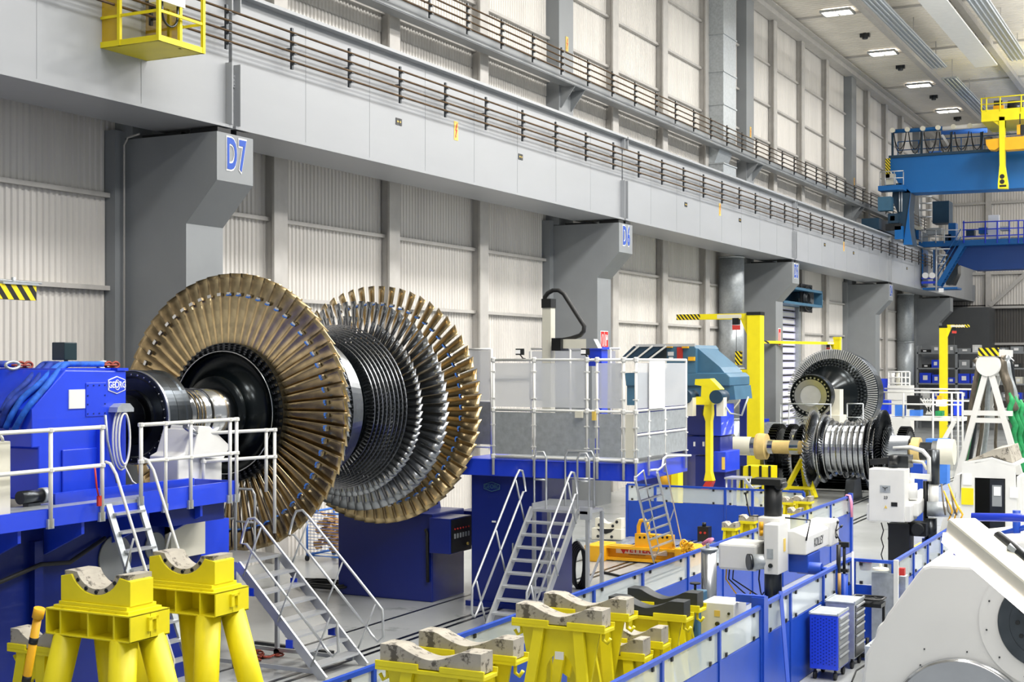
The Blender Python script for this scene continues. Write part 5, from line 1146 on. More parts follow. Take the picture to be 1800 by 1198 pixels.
for i in range(6):
    mb = MB(); u0 = p2(1655 + i * 4, 850 + (i % 3) * 12, Y2 + .6); u1 = p2(1662 + i * 5, 905 + (i % 2) * 10, Y2 + .5); mb.path([u0, u0.lerp(u1, .5) + Vector((.12 * (i % 2), 0, -.1)), u1], .018, 6); mb.build('hose', 'oyel' if i % 2 else 'rope', d2)
# ------------------------------------------------------------------ sling rack and cabin
RY = 36.0
rk = thing('sling_rack', 'tall white A-shaped rack hung with wire ropes and green slings', 'sling rack', (-5.3, RY, 0))
def pr(x, y, Y=RY): return P(x, y, Y=Y)
c = pr(1737, 641); mb = MB(); mb.tube((c.x, RY - .1, c.z), (c.x, RY + 2.4, c.z), .28, 32); mb.build('roller', 'white', rk)
mb = MB(); mb.box(c.x - .22, RY - .12, c.z + .22, c.x + .25, RY + .05, c.z + .42); mb.build('hazard_cap', 'hazard', rk)
mb = MB(); mb.box(c.x - .25, RY + .05, c.z + .2, c.x + .27, RY + 2.4, c.z + .38); mb.build('top_beam', 'white', rk)
for yy in (RY, RY + 2.3):
    for x0_, x1_ in ((1733, 1672), (1742, 1806)):
        u0 = P(x0_, 655, Y=RY); u1 = P(x1_, 880, Y=RY); mb = MB(); dd = (u1 - u0); u2 = u0 + dd * (u0.z / -dd.z) ; u0.y = u2.y = yy; mb.beam(u0, u2, .14, .14, (0, 1, 0)); mb.build('leg', 'white', rk)
    u0, u1 = pr(1692, 725), pr(1780, 725); mb = MB(); mb.beam((u0.x, yy, u0.z), (u1.x, yy, u0.z), .12, .12); mb.build('cross_bar', 'white', rk)
    u0, u1 = pr(1715, 738), pr(1765, 738); mb = MB(); mb.beam((u0.x, yy, u0.z), (u1.x, yy, u0.z), .12, .12); mb.build('cross_bar', 'white', rk)
def hang(label, x0_, x1_, yy, m, r_, y1_=820, g='wire ropes on the white rack'):
    u0 = P(x0_, 622, Y=RY + yy); u1 = P(x1_, y1_, Y=RY + yy); mb = MB(); n_ = 14
    mb.path([u0 + Vector((-.12 if x1_ < x0_ else .12, 0, -.12))] + [u0.lerp(u1, i / n_) + Vector((.02 * math.sin(i), .03 * math.cos(i * 1.3), 0)) for i in range(1, n_ + 1)], r_, 8); return tag(mb.build('wire_rope', m), label, 'rope', g)
for i, (x0_, x1_, yy, m_n, r_, y1_, lb) in enumerate((
    (1722, 1684, .3, 'rope', .07, 880, 'dark wire rope hanging outermost on the left of the white rack'), (1724, 1690, .9, 'green', .05, 870, 'green sling on the left side of the white rack'),
    (1727, 1700, 1.4, 'dsteel', .06, 860, 'dark rope beside the green sling on the left of the rack'), (1736, 1716, .5, 'rope', .05, 850, 'thin rope hanging in the middle of the rack, left one'),
    (1742, 1728, 1.1, 'galv', .06, 840, 'pale rope hanging in the middle of the rack'), (1748, 1752, 1.8, 'rope', .04, 820, 'thin brown rope right of the middle of the rack'),
    (1757, 1782, .3, 'rope', .11, 720, 'thick twisted brown rope on the right of the rack'), (1764, 1792, .8, 'galv', .1, 740, 'thick twisted silver rope on the right of the rack'),
    (1770, 1806, 1.4, 'dsteel', .09, 800, 'dark rope outermost on the right of the rack'))):
    hang(lb, x0_, x1_, yy, m_n, r_, y1_)
for i, (x_, lb) in enumerate(((1778, 'green sling net hanging lowest left at the right of the rack'), (1788, 'green sling net in the middle at the right of the rack'), (1797, 'green sling net at the right picture edge'))):
    u0 = P(x_ - 4, 690 + i * 6, Y=RY + .2 + i * .2); u1 = P(x_ + 14, 835, Y=RY + .2 + i * .2); mb = MB(); mb.path([u0.lerp(u1, q / 10) + Vector((.05 * math.sin(q * 2), .04 * math.cos(q), 0)) for q in range(11)], [.03] + [.075] * 9 + [.03], 8); tag(mb.build('lifting_sling', 'green'), lb, 'sling', 'green slings on the rack')
KY = 33.0
kb = thing('cabin', 'white gabled cabin with an open dark door under the sling rack', 'cabin', (-4.8, KY, 0))
pk = [P(x, y, Y=KY) for x, y in ((1680, 940), (1692, 816), (1742, 808), (1784, 820), (1793, 940))]
dl, dr_ = P(1713, 839, Y=KY), P(1767, 839, Y=KY)
mb = MB()
mb.prism([(pk[0].x, 0), (dl.x, 0), (dl.x, pk[1].z + .05), (pk[1].x, pk[1].z)], 'Y', KY, KY + .08); mb.prism([(dr_.x, 0), (pk[4].x, 0), (pk[3].x, pk[3].z), (dr_.x, pk[3].z + .05)], 'Y', KY, KY + .08)
mb.prism([(dl.x, dl.z), (dr_.x, dl.z), (dr_.x, pk[3].z + .05), (pk[2].x, pk[2].z), (dl.x, pk[1].z + .04)], 'Y', KY, KY + .08)
mb.build('front_wall', 'white', kb)
mb = MB(); mb.box(pk[0].x, KY + .08, 0, pk[0].x + .08, KY + 2, 2.1); mb.box(pk[4].x - .08, KY + .08, 0, pk[4].x, KY + 2, 2.1); mb.build('side_wall', 'white', kb)
mb = MB(); mb.prism([(pk[1].x, pk[1].z), (pk[2].x, pk[2].z), (pk[3].x, pk[3].z), (pk[3].x, pk[3].z + .05), (pk[2].x, pk[2].z + .06), (pk[1].x, pk[1].z + .05)], 'Y', KY, KY + 2); mb.build('roof', 'white', kb)
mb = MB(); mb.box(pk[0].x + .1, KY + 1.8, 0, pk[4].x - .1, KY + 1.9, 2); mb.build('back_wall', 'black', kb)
a, b = P(1740, 842, Y=KY - .05), P(1765, 842, Y=KY - .05); mb = MB(); mb.box(a.x, KY - .06, .02, b.x, KY - .01, a.z); dor = mb.build('door', 'column', kb); dor.data.materials[0] = M['dsteel']
a, b = P(1744, 852, Y=KY - .07), P(1761, 890, Y=KY - .07); mb = MB(); mb.box(a.x, KY - .075, b.z, b.x, KY - .06, a.z); mb.build('window', 'column', dor)
a, b = P(1747, 855, Y=KY - .08), P(1759, 871, Y=KY - .08); mb = MB(); mb.box(a.x, KY - .085, b.z, b.x, KY - .076, a.z); mb.build('notice', 'paper', dor)
a, b = P(1690, 857, Y=KY - .02), P(1711, 887, Y=KY - .02); mb = MB(); mb.box(a.x, KY - .03, b.z, b.x, KY, a.z); mb.build('yellow_notice', 'signy', kb); bpy.data.objects['yellow_notice'].data.materials[0] = M['yellow']
for (x0_, y0_, x1_, y1_) in ((1693, 832, 1708, 852), (1775, 856, 1790, 875)):
    a, b = P(x0_, y0_, Y=KY - .02), P(x1_, y1_, Y=KY - .02); mb = MB(); mb.box(a.x, KY - .02, b.z, b.x, KY, a.z); mb.build('notice', 'paper', kb)
mb = MB(); u0 = P(1690, 818, Y=KY + .3); u1 = P(1782, 808, Y=KY + .3)
mb.prism([(u0.x + .1, u0.z + .1), (pk[2].x, pk[2].z + .08), (u1.x, pk[3].z + .08), (u1.x - .1, pk[2].z + .3), (pk[2].x, pk[2].z + .22)], 'Y', KY + .1, KY + 1.8); tag(mb.build('tarpaulin', 'conc'), 'brownish tarpaulin lying on the gabled cabin roof', 'tarpaulin')
for i, n_ in enumerate([o for o in bpy.data.objects if o.name.startswith('notice')]): pass
# ------------------------------------------------------------------ yellow crane basket at the top left
bz = 10.42; bx0, bx1, by0, by1 = -18.46 + 1.55 - .0, -15.4, 19.2, 20.45
k0 = P(279, 71, X=-16.2); sc_ = k0.x / -16.92
X1, X0, Y0_, Y1_, Z0_ = k0.x, P(167, 87, Y=k0.y).x - .1, k0.y, P(357, 95, X=k0.x).y, k0.z
bs = thing('crane_basket', 'bright yellow maintenance basket hanging in front of the girder at the top left', 'basket', (X1, Y0_, Z0_))
mb = MB(); mb.box(X0, Y0_, Z0_, X1, Y1_, Z0_ + .01); mb.build('floor_plate', 'oyel', bs); bpy.data.objects['floor_plate'].data.materials[0] = M['yellow']
ZT = Z0_ + 1.15
for (a, b) in (((X0, Y0_), (X1, Y0_)), ((X1, Y0_), (X1, Y1_)), ((X1, Y1_), (X0, Y1_)), ((X0, Y1_), (X0, Y0_))):
    mb = MB(); mb.beam((a[0], a[1], Z0_ + .05), (b[0], b[1], Z0_ + .05), .04, .1); mb.build('toe_board', 'yellow', bs)
    for z in (Z0_ + .52, ZT): mb = MB(); mb.beam((a[0], a[1], z), (b[0], b[1], z), .035, .045); mb.build('rail', 'yellow', bs)
for x, y in ((X0, Y0_), (X1, Y0_), (X1, Y1_), (X0, Y1_), (X0 + .43 * (X1 - X0), Y0_), (X1 - .1, Y1_ - .5), ((X0 + X1) / 2, Y1_)):
    mb = MB(); mb.box(x - .03, y - .03, Z0_, x + .03, y + .03, Z0_ + 3.5); mb.build('post', 'yellow', bs)
mb = MB(); mb.box(X0, Y0_ + .02, Z0_ + .1, X0 + .42 * (X1 - X0), Y0_ + .025, ZT); mb.build('mesh_panel', glass('yellow_mesh', 'd9b400', .75, .6), bs)
mb = MB(); mb.box(X0 + .01, Y0_, Z0_ + .1, X0 + .02, Y1_, ZT); mb.box(X0, Y1_ - .03, Z0_ + .1, X0 + .7 * (X1 - X0), Y1_ - .02, ZT); mb.build('mesh_panel', glass('yellow_mesh_back', 'b89a20', .65, .6), bs)
mb = MB(); mb.box(X1 - .35, Y0_ + .15, Z0_ + .72, X1 - .06, Y0_ + .75, Z0_ + 1.3); mb.build('switch_box', 'white', bs)
mb = MB(); mb.path([(X1 - .1, Y0_ + .2 + .0, Z0_ + .72)] + [(X1 - .1, Y0_ + .4 - .2 * math.cos(q), Z0_ + .55 - .22 * math.sin(q)) for q in [math.pi * i / 10 for i in range(11)]] + [(X1 - .1, Y0_ + .6, Z0_ + .75)], .022, 8); mb.build('hose', 'dsteel', bs)
# ------------------------------------------------------------------ bridge cranes
def px(x, y, Y): return P(x, y, Y=Y)
uc = thing('bridge_crane', 'upper blue bridge crane with hanging cable loops', 'bridge crane', (-17, 82, 12.1))
mb = MB(); mb.prism([(-17.5, 16.45), (-17.5, 15.9), (-16.6, 14.4), (1, 14.2), (1, 16.45)], 'Y', 82, 83.6); mb.build('bridge_girder', 'cblue', uc)
mb = MB(); mb.prism([(-17.5, 16.45), (-17.5, 15.9), (-16.6, 15.2), (1, 15.1), (1, 16.45)], 'Y', 88, 89.5); mb.build('bridge_girder', 'cblue', uc)
mb = MB(); mb.box(-17.5, 81.9, 16.45, 1, 82.05, 16.6); mb.build('walkway_edge', 'dteal', uc); mb = MB(); mb.box(-17.5, 81.98, 16.5, 1, 83.6, 16.52); mb.build('walkway', 'dteal', uc)
mb = MB(); mb.box(-18.9, 81.2, 12.3, -17.9, 90.6, 12.95); mb.build('end_carriage', 'dteal', uc)
for y in (82.2, 84, 89, 90.5): mb = MB(); mb.tube((-18.7, y, 12.38), (-18.3, y, 12.38), .3 if y else .3, 20); mb.build('wheel', 'black', uc)
q_ = [(1570, 322), (1584, 322), (1601, 338), (1598, 368), (1599, 400), (1604, 430), (1588, 430), (1584, 405), (1580, 380), (1574, 365), (1568, 350)]
mb = MB(); mb.prism([(px(x, y, 82.0).x, px(x, y, 82.0).z) for x, y in q_][::-1], 'Y', 82.0, 83.4); mb.build('crane_leg', 'dteal', uc)
mb = MB(); mb.prism([(px(x, y, 81.95).x, px(x, y, 81.95).z) for x, y in q_[2:7]][::-1], 'Y', 81.9, 82.0); mb.build('leg_flange', 'cblue', uc)
for (x0_, y0_, x1_, y1_, m_n) in ((1562, 376, 1580, 392, 'dteal'), (1566, 380, 1574, 388, 'oyel'), (1558, 394, 1585, 404, 'dsteel'), (1574, 398, 1588, 420, 'cblue')):
    a, b = px(x0_, y0_, 81.8), px(x1_, y1_, 81.8); mb = MB(); mb.box(a.x, 81.6, b.z, b.x, 82.0, a.z); mb.build('drive_unit', m_n, uc)
mb = MB(); mb.tube(px(1581, 336, 81.8), px(1581, 372, 81.8), .04, 6); mb.tube(px(1585, 336, 81.8), px(1585, 372, 81.8), .04, 6); mb.build('access_ladder', 'alu', uc)
a, b = px(1545, 347, 81.5), px(1568, 370, 81.5); mb = MB(); mb.box(a.x, 81.2, b.z, b.x, 81.9, a.z); mb.build('switch_box', 'teal', uc)
a = px(1560, 278, 81.7); mb = MB(); mb.box(a.x - .1, 81.6, 15.2, a.x + .15, 81.8, 16.4); mb.build('hazard_strip', 'hazard', uc)
# walkway basket at the girder end
for (x0_, y0_, x1_, y1_) in ((1547, 302, 1588, 302), (1547, 314, 1588, 314)):
    mb = MB(); mb.tube(px(x0_, y0_, 81.4), px(x1_, y1_ - 2, 81.4), .035, 6); mb.build('rail', 'alu', uc)
for x_ in (1547, 1556, 1572, 1588): mb = MB(); mb.tube(px(x_, 302, 81.4), px(x_, 330, 81.4), .03, 6); mb.build('rail_post', 'alu', uc)
a, b = px(1546, 328, 81.4), px(1590, 334, 81.4); mb = MB(); mb.box(a.x, 81.0, b.z, b.x, 82, a.z); mb.build('end_platform', 'cblue', uc)
a, b = px(1556, 306, 81.6), px(1573, 324, 81.6); mb = MB(); mb.box(a.x, 81.6, b.z, b.x, 81.9, a.z); mb.build('junction_box', 'cream', uc)
mb = MB()
mb.tube(px(1568, 231, 82.5), px(1745, 220, 82.5), .12, 8); mb.build('cable_track', 'cblue', uc)
mb = MB(); mb.tube(px(1657, 226, 82.4), px(1745, 219, 82.4), .13, 8); mb.build('lamp_tube', 'paper', uc)
mb = MB(); mb.tube(px(1655, 233, 86), px(1735, 229, 86), .14, 8); mb.build('rear_track', 'strap', uc)
fx_ = [1569, 1595, 1622, 1649, 1676, 1705, 1730]
for x_ in fx_: c = px(x_, 229 - (x_ - 1570) * .06, 82.3); mb = MB(); mb.tube(c + Vector((0, -.1, 0)), c + Vector((0, .1, 0)), .14, 14); mb.build('cable_trolley', 'cream', uc)
for i in range(len(fx_) - 1):
    for dz in (0, .25):
        a = px(fx_[i] + 2, 232, 82.3); b = px(fx_[i + 1] - 2, 231, 82.3); mb = MB(); mb.path([a.lerp(b, q / 10) + Vector((0, 0, -(1.25 - dz) * (1 - (2 * q / 10 - 1) ** 2) ** .7)) for q in range(11)], .028, 6); mb.build('festoon_cable', 'rubber', uc)
for x_ in (1569, 1620, 1672, 1725): c = px(x_, 232, 82.6); mb = MB(); mb.box(c.x - .06, 82.55, 16.5, c.x + .06, 82.65, c.z); mb.build('track_post', 'dteal', uc)
for z in (17.1, 17.6): mb = MB(); mb.tube((-17.3, 83.5, z), (1, 83.5, z), .03, 6); mb.build('rail', 'cblue', uc)
for i in range(9): mb = MB(); x = -17.3 + i * 1.2; mb.tube((x, 83.5, 16.5), (x, 83.5, 17.6), .03, 6); mb.build('rail_post', 'cblue', uc)
a = px(1633, 267, 83); b = px(1655, 273, 83); mb = MB(); mb.box(a.x, 82.8, 16.5, b.x, 83.2, a.z); mb.build('light_blue_box', 'strap', uc)
mb = MB(); mb.beam(px(1656, 237, 83), px(1670, 259, 83), .12, .12); mb.build('white_strut', 'paper', uc)
for (x0_, x1_) in ((1597, 1607), (1609, 1620)):
    a = px(x0_, 270, 82.9); b = px(x1_, 274, 82.9); mb = MB(); mb.box(a.x, 82.7, 16.5, b.x, 83.1, a.z); mb.build('small_box', 'paper', uc)
# yellow hoist trolley
tr = thing('crane_trolley', 'yellow hoist trolley platform on the blue bridge crane at the right edge', 'crane trolley', (-11, 81, 17))
Yt = 79.8
def pt(x, y): return P(x, y, Y=Yt)
a, b = pt(1725, 194), pt(1840, 199); mb = MB(); mb.box(a.x, Yt, b.z - .2, b.x + 1, Yt + 4, a.z); mb.build('platform', 'jibyel', tr)
for y_ in (171, 182): mb = MB(); mb.tube(pt(1725, y_ + 2), pt(1840, y_ - 8), .035, 6); mb.build('rail', 'jibyel', tr)
for x_ in (1725, 1734, 1758, 1795): mb = MB(); mb.tube(pt(x_, 196), pt(x_, 172 - (x_ - 1725) * .06), .04, 6); mb.build('rail_post', 'jibyel', tr)
a, b = pt(1743, 173), pt(1758, 193); mb = MB(); mb.box(a.x, Yt + .8, b.z, b.x, Yt + 1.8, a.z); mb.build('winch_motor', 'dsteel', tr); mb = MB(); mb.box(a.x, Yt + .6, b.z, b.x + .1, Yt + .8, a.z - .3); mb.build('winch_frame', 'oyel', tr)
a, b = pt(1766, 174), pt(1795, 190); mb = MB(); mb.tube((a.x, Yt + 1.4, (a.z + b.z) / 2), (b.x, Yt + 1.4, (a.z + b.z) / 2), .42, 20); mb.build('winch_drum', 'dsteel', tr)
mb = MB(); mb.prism([(pt(1728, 200).x, pt(1728, 200).z), (pt(1760, 224).x, pt(1760, 224).z), (pt(1766, 224).x, pt(1766, 224).z), (pt(1766, 200).x, pt(1766, 200).z)], 'Y', Yt + .1, Yt + .5); mb.build('bracket', 'jibyel', tr)
mb = MB(); q_ = [(1756, 205), (1766, 205), (1766, 290), (1771, 322), (1771, 331), (1754, 331), (1754, 322), (1757, 290)]
mb.prism([(pt(x, y).x, pt(x, y).z) for x, y in q_][::-1], 'Y', Yt, Yt + .45); mb.build('mast', 'jibyel', tr)
for y_ in (310, 319): c = pt(1761.5, y_); mb = MB(); mb.tube((c.x, Yt - .01, c.z), (c.x, Yt + .01, c.z), .13, 14); mb.build('mast_hole', 'black', tr)
a, b = pt(1757, 325), pt(1769, 328); mb = MB(); mb.box(a.x, Yt - .02, b.z, b.x, Yt, a.z); mb.build('mast_plate', 'black', tr)
a, b = pt(1766, 241), pt(1840, 258); mb = MB(); mb.box(a.x, Yt + .1, b.z, b.x, Yt + .9, a.z); mb.build('cross_beam', 'oyel', tr)
mb = MB(); q_ = [(1732, 245), (1756, 242), (1756, 258), (1748, 263), (1738, 262), (1733, 254)]; mb.prism([(pt(x, y).x, pt(x, y).z) for x, y in q_][::-1], 'Y', Yt + .1, Yt + .8); mb.build('rope_guide', 'oyel', tr)
for x_, m_n in ((1790, 'oyel'), (1796, 'dsteel')): a = pt(x_, 218); b = pt(x_, 235); mb = MB(); mb.box(a.x - .1, Yt + .2, b.z, a.x + .1, Yt + .5, a.z); mb.build('hook_block', m_n, tr)
a = pt(1793, 218); mb = MB(); mb.tube(a, pt(1793, 200), .03, 6); mb.build('hoist_rope', 'dsteel', tr)
# lower crane
lc = thing('bridge_crane', 'lower dark blue bridge crane with a walkway, stairs and a cab', 'bridge crane', (-17, 92, 12.1))
YL = 92
def pl(x, y, Y=YL): return P(x, y, Y=Y)
a, b = pl(1686, 432), pl(1800, 462); mb = MB(); mb.prism([(a.x, b.z), (a.x + .9, b.z - .35), (1, b.z - .35), (1, a.z), (a.x - 1.2, a.z)], 'Y', YL, YL + 1.6); mb.build('bridge_girder', 'navy', lc); bpy.data.objects[lc.children[-1].name].data.materials[0] = M['cblue']
for o in lc.children: o.data.materials[0] = mat('deep_crane_blue', '0b3f86', .4, 0, .08, .4)
a, b = pl(1618, 426), pl(1800, 429); mb = MB(); mb.box(a.x, YL - .6, b.z, 1, YL, a.z); mb.build('walkway', 'cblue', lc)
mb = MB(); mb.box(-18.9, 91.3, 12.3, -17.9, 96, 13.2); mb.build('end_carriage', 'dteal', lc)
for y_ in (387, 400, 412):
    mb = MB(); mb.tube(pl(1692, y_ + 4, YL - .6), pl(1800, y_, YL - .6), .04, 6); mb.build('rail', 'blue', lc)
for x_ in (1694, 1732, 1753, 1774, 1790, 1800): mb = MB(); mb.tube(pl(x_, 427, YL - .6), pl(x_, 388, YL - .6), .05, 6); mb.build('rail_post', 'blue', lc)
for y_ in (404, 416): mb = MB(); mb.tube(pl(1618, y_, YL - .6), pl(1692, y_, YL - .6), .04, 6); mb.build('rail', 'alu', lc)
for x_ in (1620, 1645, 1660): mb = MB(); mb.tube(pl(x_, 427, YL - .6), pl(x_, 404, YL - .6), .04, 6); mb.build('rail_post', 'alu', lc)
a, b = pl(1737, 378, YL - .3), pl(1756, 424, YL - .3); mb = MB(); mb.box(a.x, YL - .3, b.z, b.x, YL, a.z); mb.build('tall_cabinet', 'paper', lc)
for (x0_, y0_, x1_, y1_, m_n) in ((1602, 404, 1615, 420, 'cblue'), (1604, 398, 1619, 404, 'cream'), (1600, 416, 1611, 427, 'cream'), (1628, 401, 1654, 411, 'galv'), (1667, 392, 1680, 425, 'cblue'), (1660, 412, 1672, 424, 'dteal'), (1698, 404, 1712, 414, 'dteal'), (1758, 398, 1775, 404, 'galv'), (1720, 400, 1735, 410, 'cblue')):
    a, b = pl(x0_, y0_, YL - .1), pl(x1_, y1_, YL - .1); mb = MB(); mb.box(a.x, YL - .1, b.z, b.x, YL + .7, a.z); mb.build('switch_unit', m_n, lc)
a, b = pl(1641, 355, YL + 1), pl(1670, 392, YL + 1); mb = MB(); mb.box(a.x, YL + .6, b.z, b.x, YL + 2, a.z); mb.build('machine_house', 'dteal', lc)
for i in range(4): mb = MB(); mb.tube(pl(1616, 345 + i * 12, YL + .3), pl(1638, 345 + i * 12, YL + .3), .06, 6); mb.build('grab_rail', 'alu', lc)
mb = MB(); mb.tube(pl(1616, 340, YL + .3), pl(1616, 395, YL + .3), .06, 6); mb.build('grab_post', 'alu', lc)
# stairs and cab under it
a, b = pl(1692, 430, YL - .8), pl(1649, 502, YL - .8)
for dy in (0, .8): mb = MB(); mb.beam(a + Vector((0, dy, 0)), b + Vector((0, dy, 0)), .08, .3, (0, 0, 1)); mb.build('stair_stringer', 'cblue', lc)
for i in range(1, 11): c = a.lerp(b, i / 11); mb = MB(); mb.box(c.x - .15, c.y, c.z - .02, c.x + .15, c.y + .8, c.z + .02); mb.build('stair_tread', 'cblue', lc)
for dz in (.5, 1.0): mb = MB(); mb.tube(a + Vector((-.1, 0, dz)), b + Vector((-.1, 0, dz)), .035, 6); mb.build('stair_rail', 'cblue', lc)
for (x0_, x1_, y_) in ((1622, 1670, 438), (1645, 1665, 449), (1645, 1660, 464)): mb = MB(); mb.tube(pl(x0_, y_, YL - .9), pl(x1_, y_ - 1, YL - .9), .05, 6); mb.build('cab_rail', 'alu', lc)
mb = MB(); mb.tube(pl(1646, 434, YL - .9), pl(1646, 510, YL - .9), .06, 6); mb.build('cab_post', 'alu', lc)
a, b = pl(1623, 438, YL), pl(1645, 502, YL); mb = MB(); mb.box(a.x, YL - .5, b.z, a.x + .08, YL + 1.2, a.z); mb.box(b.x - .08, YL - .5, b.z, b.x, YL + 1.2, a.z); mb.build('cab_frame', 'cblue', lc)
a, b = pl(1624, 490, YL), pl(1685, 508, YL); mb = MB(); mb.box(a.x, YL - .5, b.z, b.x, YL + 1.2, b.z + .12); mb.build('cab_floor', 'cblue', lc)
a, b = pl(1663, 442, YL + .5), pl(1684, 500, YL + .5); mb = MB(); mb.prism([(a.x, b.z), (b.x - .3, b.z), (b.x, b.z + .7), (b.x, a.z), (a.x, a.z)], 'Y', YL + .4, YL + 1.6); mb.build('cab_glazing', glass('cab_glass', '20303a', .75, .1), lc)
for x_ in (1627, 1639): c = pl(x_, 484, YL - .9); mb = MB(); mb.tube(c + Vector((0, -.15, 0)), c + Vector((0, .15, 0)), .19, 18); mb.build('searchlight', 'paper', lc)
c = pl(1654, 510, YL - .9); mb = MB(); mb.cbox(c, (.3, .3, .25), .3); mb.build('camera_box', 'paper', lc)
mb = MB(); c0 = pl(1620, 488, YL - .6); c1_ = pl(1645, 498, YL - .6); mb.box(c0.x, YL - .7, c1_.z, c1_.x, YL - .6, c1_.z + .15); mb.box(c0.x, YL - .7, c0.z - .1, c1_.x, YL - .6, c0.z); mb.build('cab_bumper', 'blue', lc)
# ------------------------------------------------------------------ jib cranes
def jib(label, post, ytop, arm, Y, zarm, side_arm=None):
    a = P(post[0], ytop, Y=Y); b = P(post[1], ytop, Y=Y); w = b.x - a.x
    t = thing('jib_crane', label, 'jib crane', (a.x + w / 2, Y, 0), 0, 'yellow jib cranes')
    mb = MB(); mb.box(a.x, Y, 0, b.x, Y + w, a.z - .12); mb.build('mast', 'jibyel', t)
    mb = MB(); mb.box(a.x - .02, Y - .02, a.z - .12, b.x + .02, Y + w + .02, a.z); mb.build('mast_cap', 'dsteel' if w > .3 else 'jibyel', t)
    tY = Y if side_arm is None else side_arm; bz = P((post[0] + post[1]) / 2, zarm, Y=Y).z; s_ = -1 if arm[0] < post[0] else 1; tx = arm[0] if s_ < 0 else arm[1]
    L = P(tx, zarm, Y=tY); L.z = bz; hgt = w * .42; e_ = a.x if s_ < 0 else b.x; B = Vector((e_, Y + w / 2, bz)); L.y += w / 2 if side_arm is None else 0; d = (B - L).normalized()
    mb = MB(); mb.beam(L + d * w * 1.9, B, w * .5, hgt); mb.build('arm', 'jibyel', t)
    mb = MB(); mb.beam(L, L + d * w * 1.9, w * .5, hgt); mb.build('arm_tip', 'hazard', t)
    mb = MB(); mb.beam(B - d * w * 2.4, B - d * w * .5, w * .53, hgt * .7); mb.build('arm_plate', 'cream', t)
    mb = MB(); mb.prism([(e_, L.z - hgt / 2), (e_ + s_ * w * .6, L.z - hgt / 2), (e_, L.z - w * 1.6)][::s_], 'Y', Y + w * .3, Y + w * .7); mb.build('gusset', 'jibyel', t)
    hx = e_ + s_ * w * .95; mb = MB(); mb.cbox((hx, Y + w * .4, L.z - hgt * .9), (w * .5, w * .4, w * .5)); mb.build('hoist_motor', 'dsteel', t)
    mb = MB(); mb.cbox((hx, Y + w * .4, L.z - hgt * .9 - w * .45), (w * .6, w * .35, w * .35), .3); mb.build('hoist_body', 'red', t)
    mb = MB(); mb.tube((hx, Y + w * .4, L.z - hgt - w * .5), (hx, Y + w * .4, max(1.0, L.z - 2.6)), .012, 5); mb.build('hoist_chain', 'dsteel', t)
    return t
j1 = jib('largest yellow jib crane, its striped arm pointing left at the middle of the hall', (1313, 1336), 548, (1187, 1313), 50, 555)
a = P(1260, 650, Y=49.8); b = P(1313, 650, Y=49.8); mb = MB(); mb.box(a.x, 50.05, a.z - .3, b.x, 50.3, a.z + .02); mb.build('lower_arm', 'jibyel', j1)
a2, b2 = P(1302, 665, Y=50), P(1312, 700, Y=50); mb = MB(); mb.prism([(a2.x, a2.z), (b2.x, a2.z), (b2.x, b2.z), (b2.x - .15, b2.z)][::-1], 'Y', 50.05, 50.35); mb.build('lower_gusset', 'jibyel', j1)
a, b = P(1292, 617, Y=49.9), P(1302, 641, Y=49.9); mb = MB(); mb.box(a.x, 49.9, b.z, b.x, 50.1, a.z); mb.build('striped_tip', 'hazard', j1)
mb = MB(); mb.path([P(x, y, Y=49.6) for x, y in ((1302, 650), (1305, 680), (1300, 705), (1290, 718), (1275, 722))], .03, 6); mb.build('cable', 'cream', j1)
a, b = P(1288, 654, Y=49.8), P(1302, 672, Y=49.8); mb = MB(); mb.cbox(((a.x + b.x) / 2, 49.75, (a.z + b.z) / 2), (b.x - a.x, .25, a.z - b.z)); mb.tube(((a.x + b.x) / 2, 49.75, b.z), ((a.x + b.x) / 2, 49.75, b.z - .25), .05, 8); mb.build('chain_hoist', 'dteal', j1)
j2 = jib('yellow jib crane behind the first, its striped arm ending at column D5', (1465, 1476), 592, (1337, 1465), 66, 603, 60.2)
j3 = jib('farthest yellow jib crane, its arm pointing right in front of the shelves', (1651, 1664), 572, (1664, 1703), 78, 573)
# ------------------------------------------------------------------ roller door with its fan drum
rd = thing('roller_door', 'white slatted roller door right of column D5', 'door', (-19.6, 66, 0))
y0_, y1_ = P(1372, 560, X=-19.5).y, P(1402, 560, X=-19.5).y
for i in range(22):
    z = i * .36; mb = MB(); mb.box(-19.7, y0_ - 3, z + .06, -19.62, y1_, z + .34); mb.build('slat', 'slatw', rd); mb = MB(); mb.box(-19.62, y0_ + .3, z + .1, -19.6, y1_ - .25, z + .28); mb.build('slat_window', 'paper', rd)
mb = MB(); mb.box(-19.78, y0_ - 3, 0, -19.72, y1_, 7.9); mb.build('backing', 'black', rd)
mb = MB(); mb.box(-19.75, y1_, 0, -19.45, y1_ + .45, 7.9); mb.build('side_track', 'galv', rd)
fy0, fy1 = P(1378, 520, X=-19.3).y, P(1436, 520, X=-18.6).y
fd = thing('door_drum', 'grey drum housing with a spiral end above the roller door', 'drum housing', (-19.3, 68, 7.9))
zt_, zb_ = P(1436, 512, X=-18.8).z, P(1436, 541, X=-18.8).z; yE = P(1436, 520, X=-18.8).y; yS = P(1398, 520, X=-18.8).y
mb = MB(); mb.box(-19.6, yS - 3, zb_, -18.5, yE, zb_ + .12); mb.box(-19.6, yS - 3, zt_ - .12, -18.5, yE, zt_); mb.box(-19.6, yE - .1, zb_, -18.5, yE, zt_); mb.box(-19.6, yS - 3, zb_, -19.5, yE, zt_); mb.build('housing', 'teal', fd)
cyc, czc = (yS + yE) / 2 + .2, (zt_ + zb_) / 2
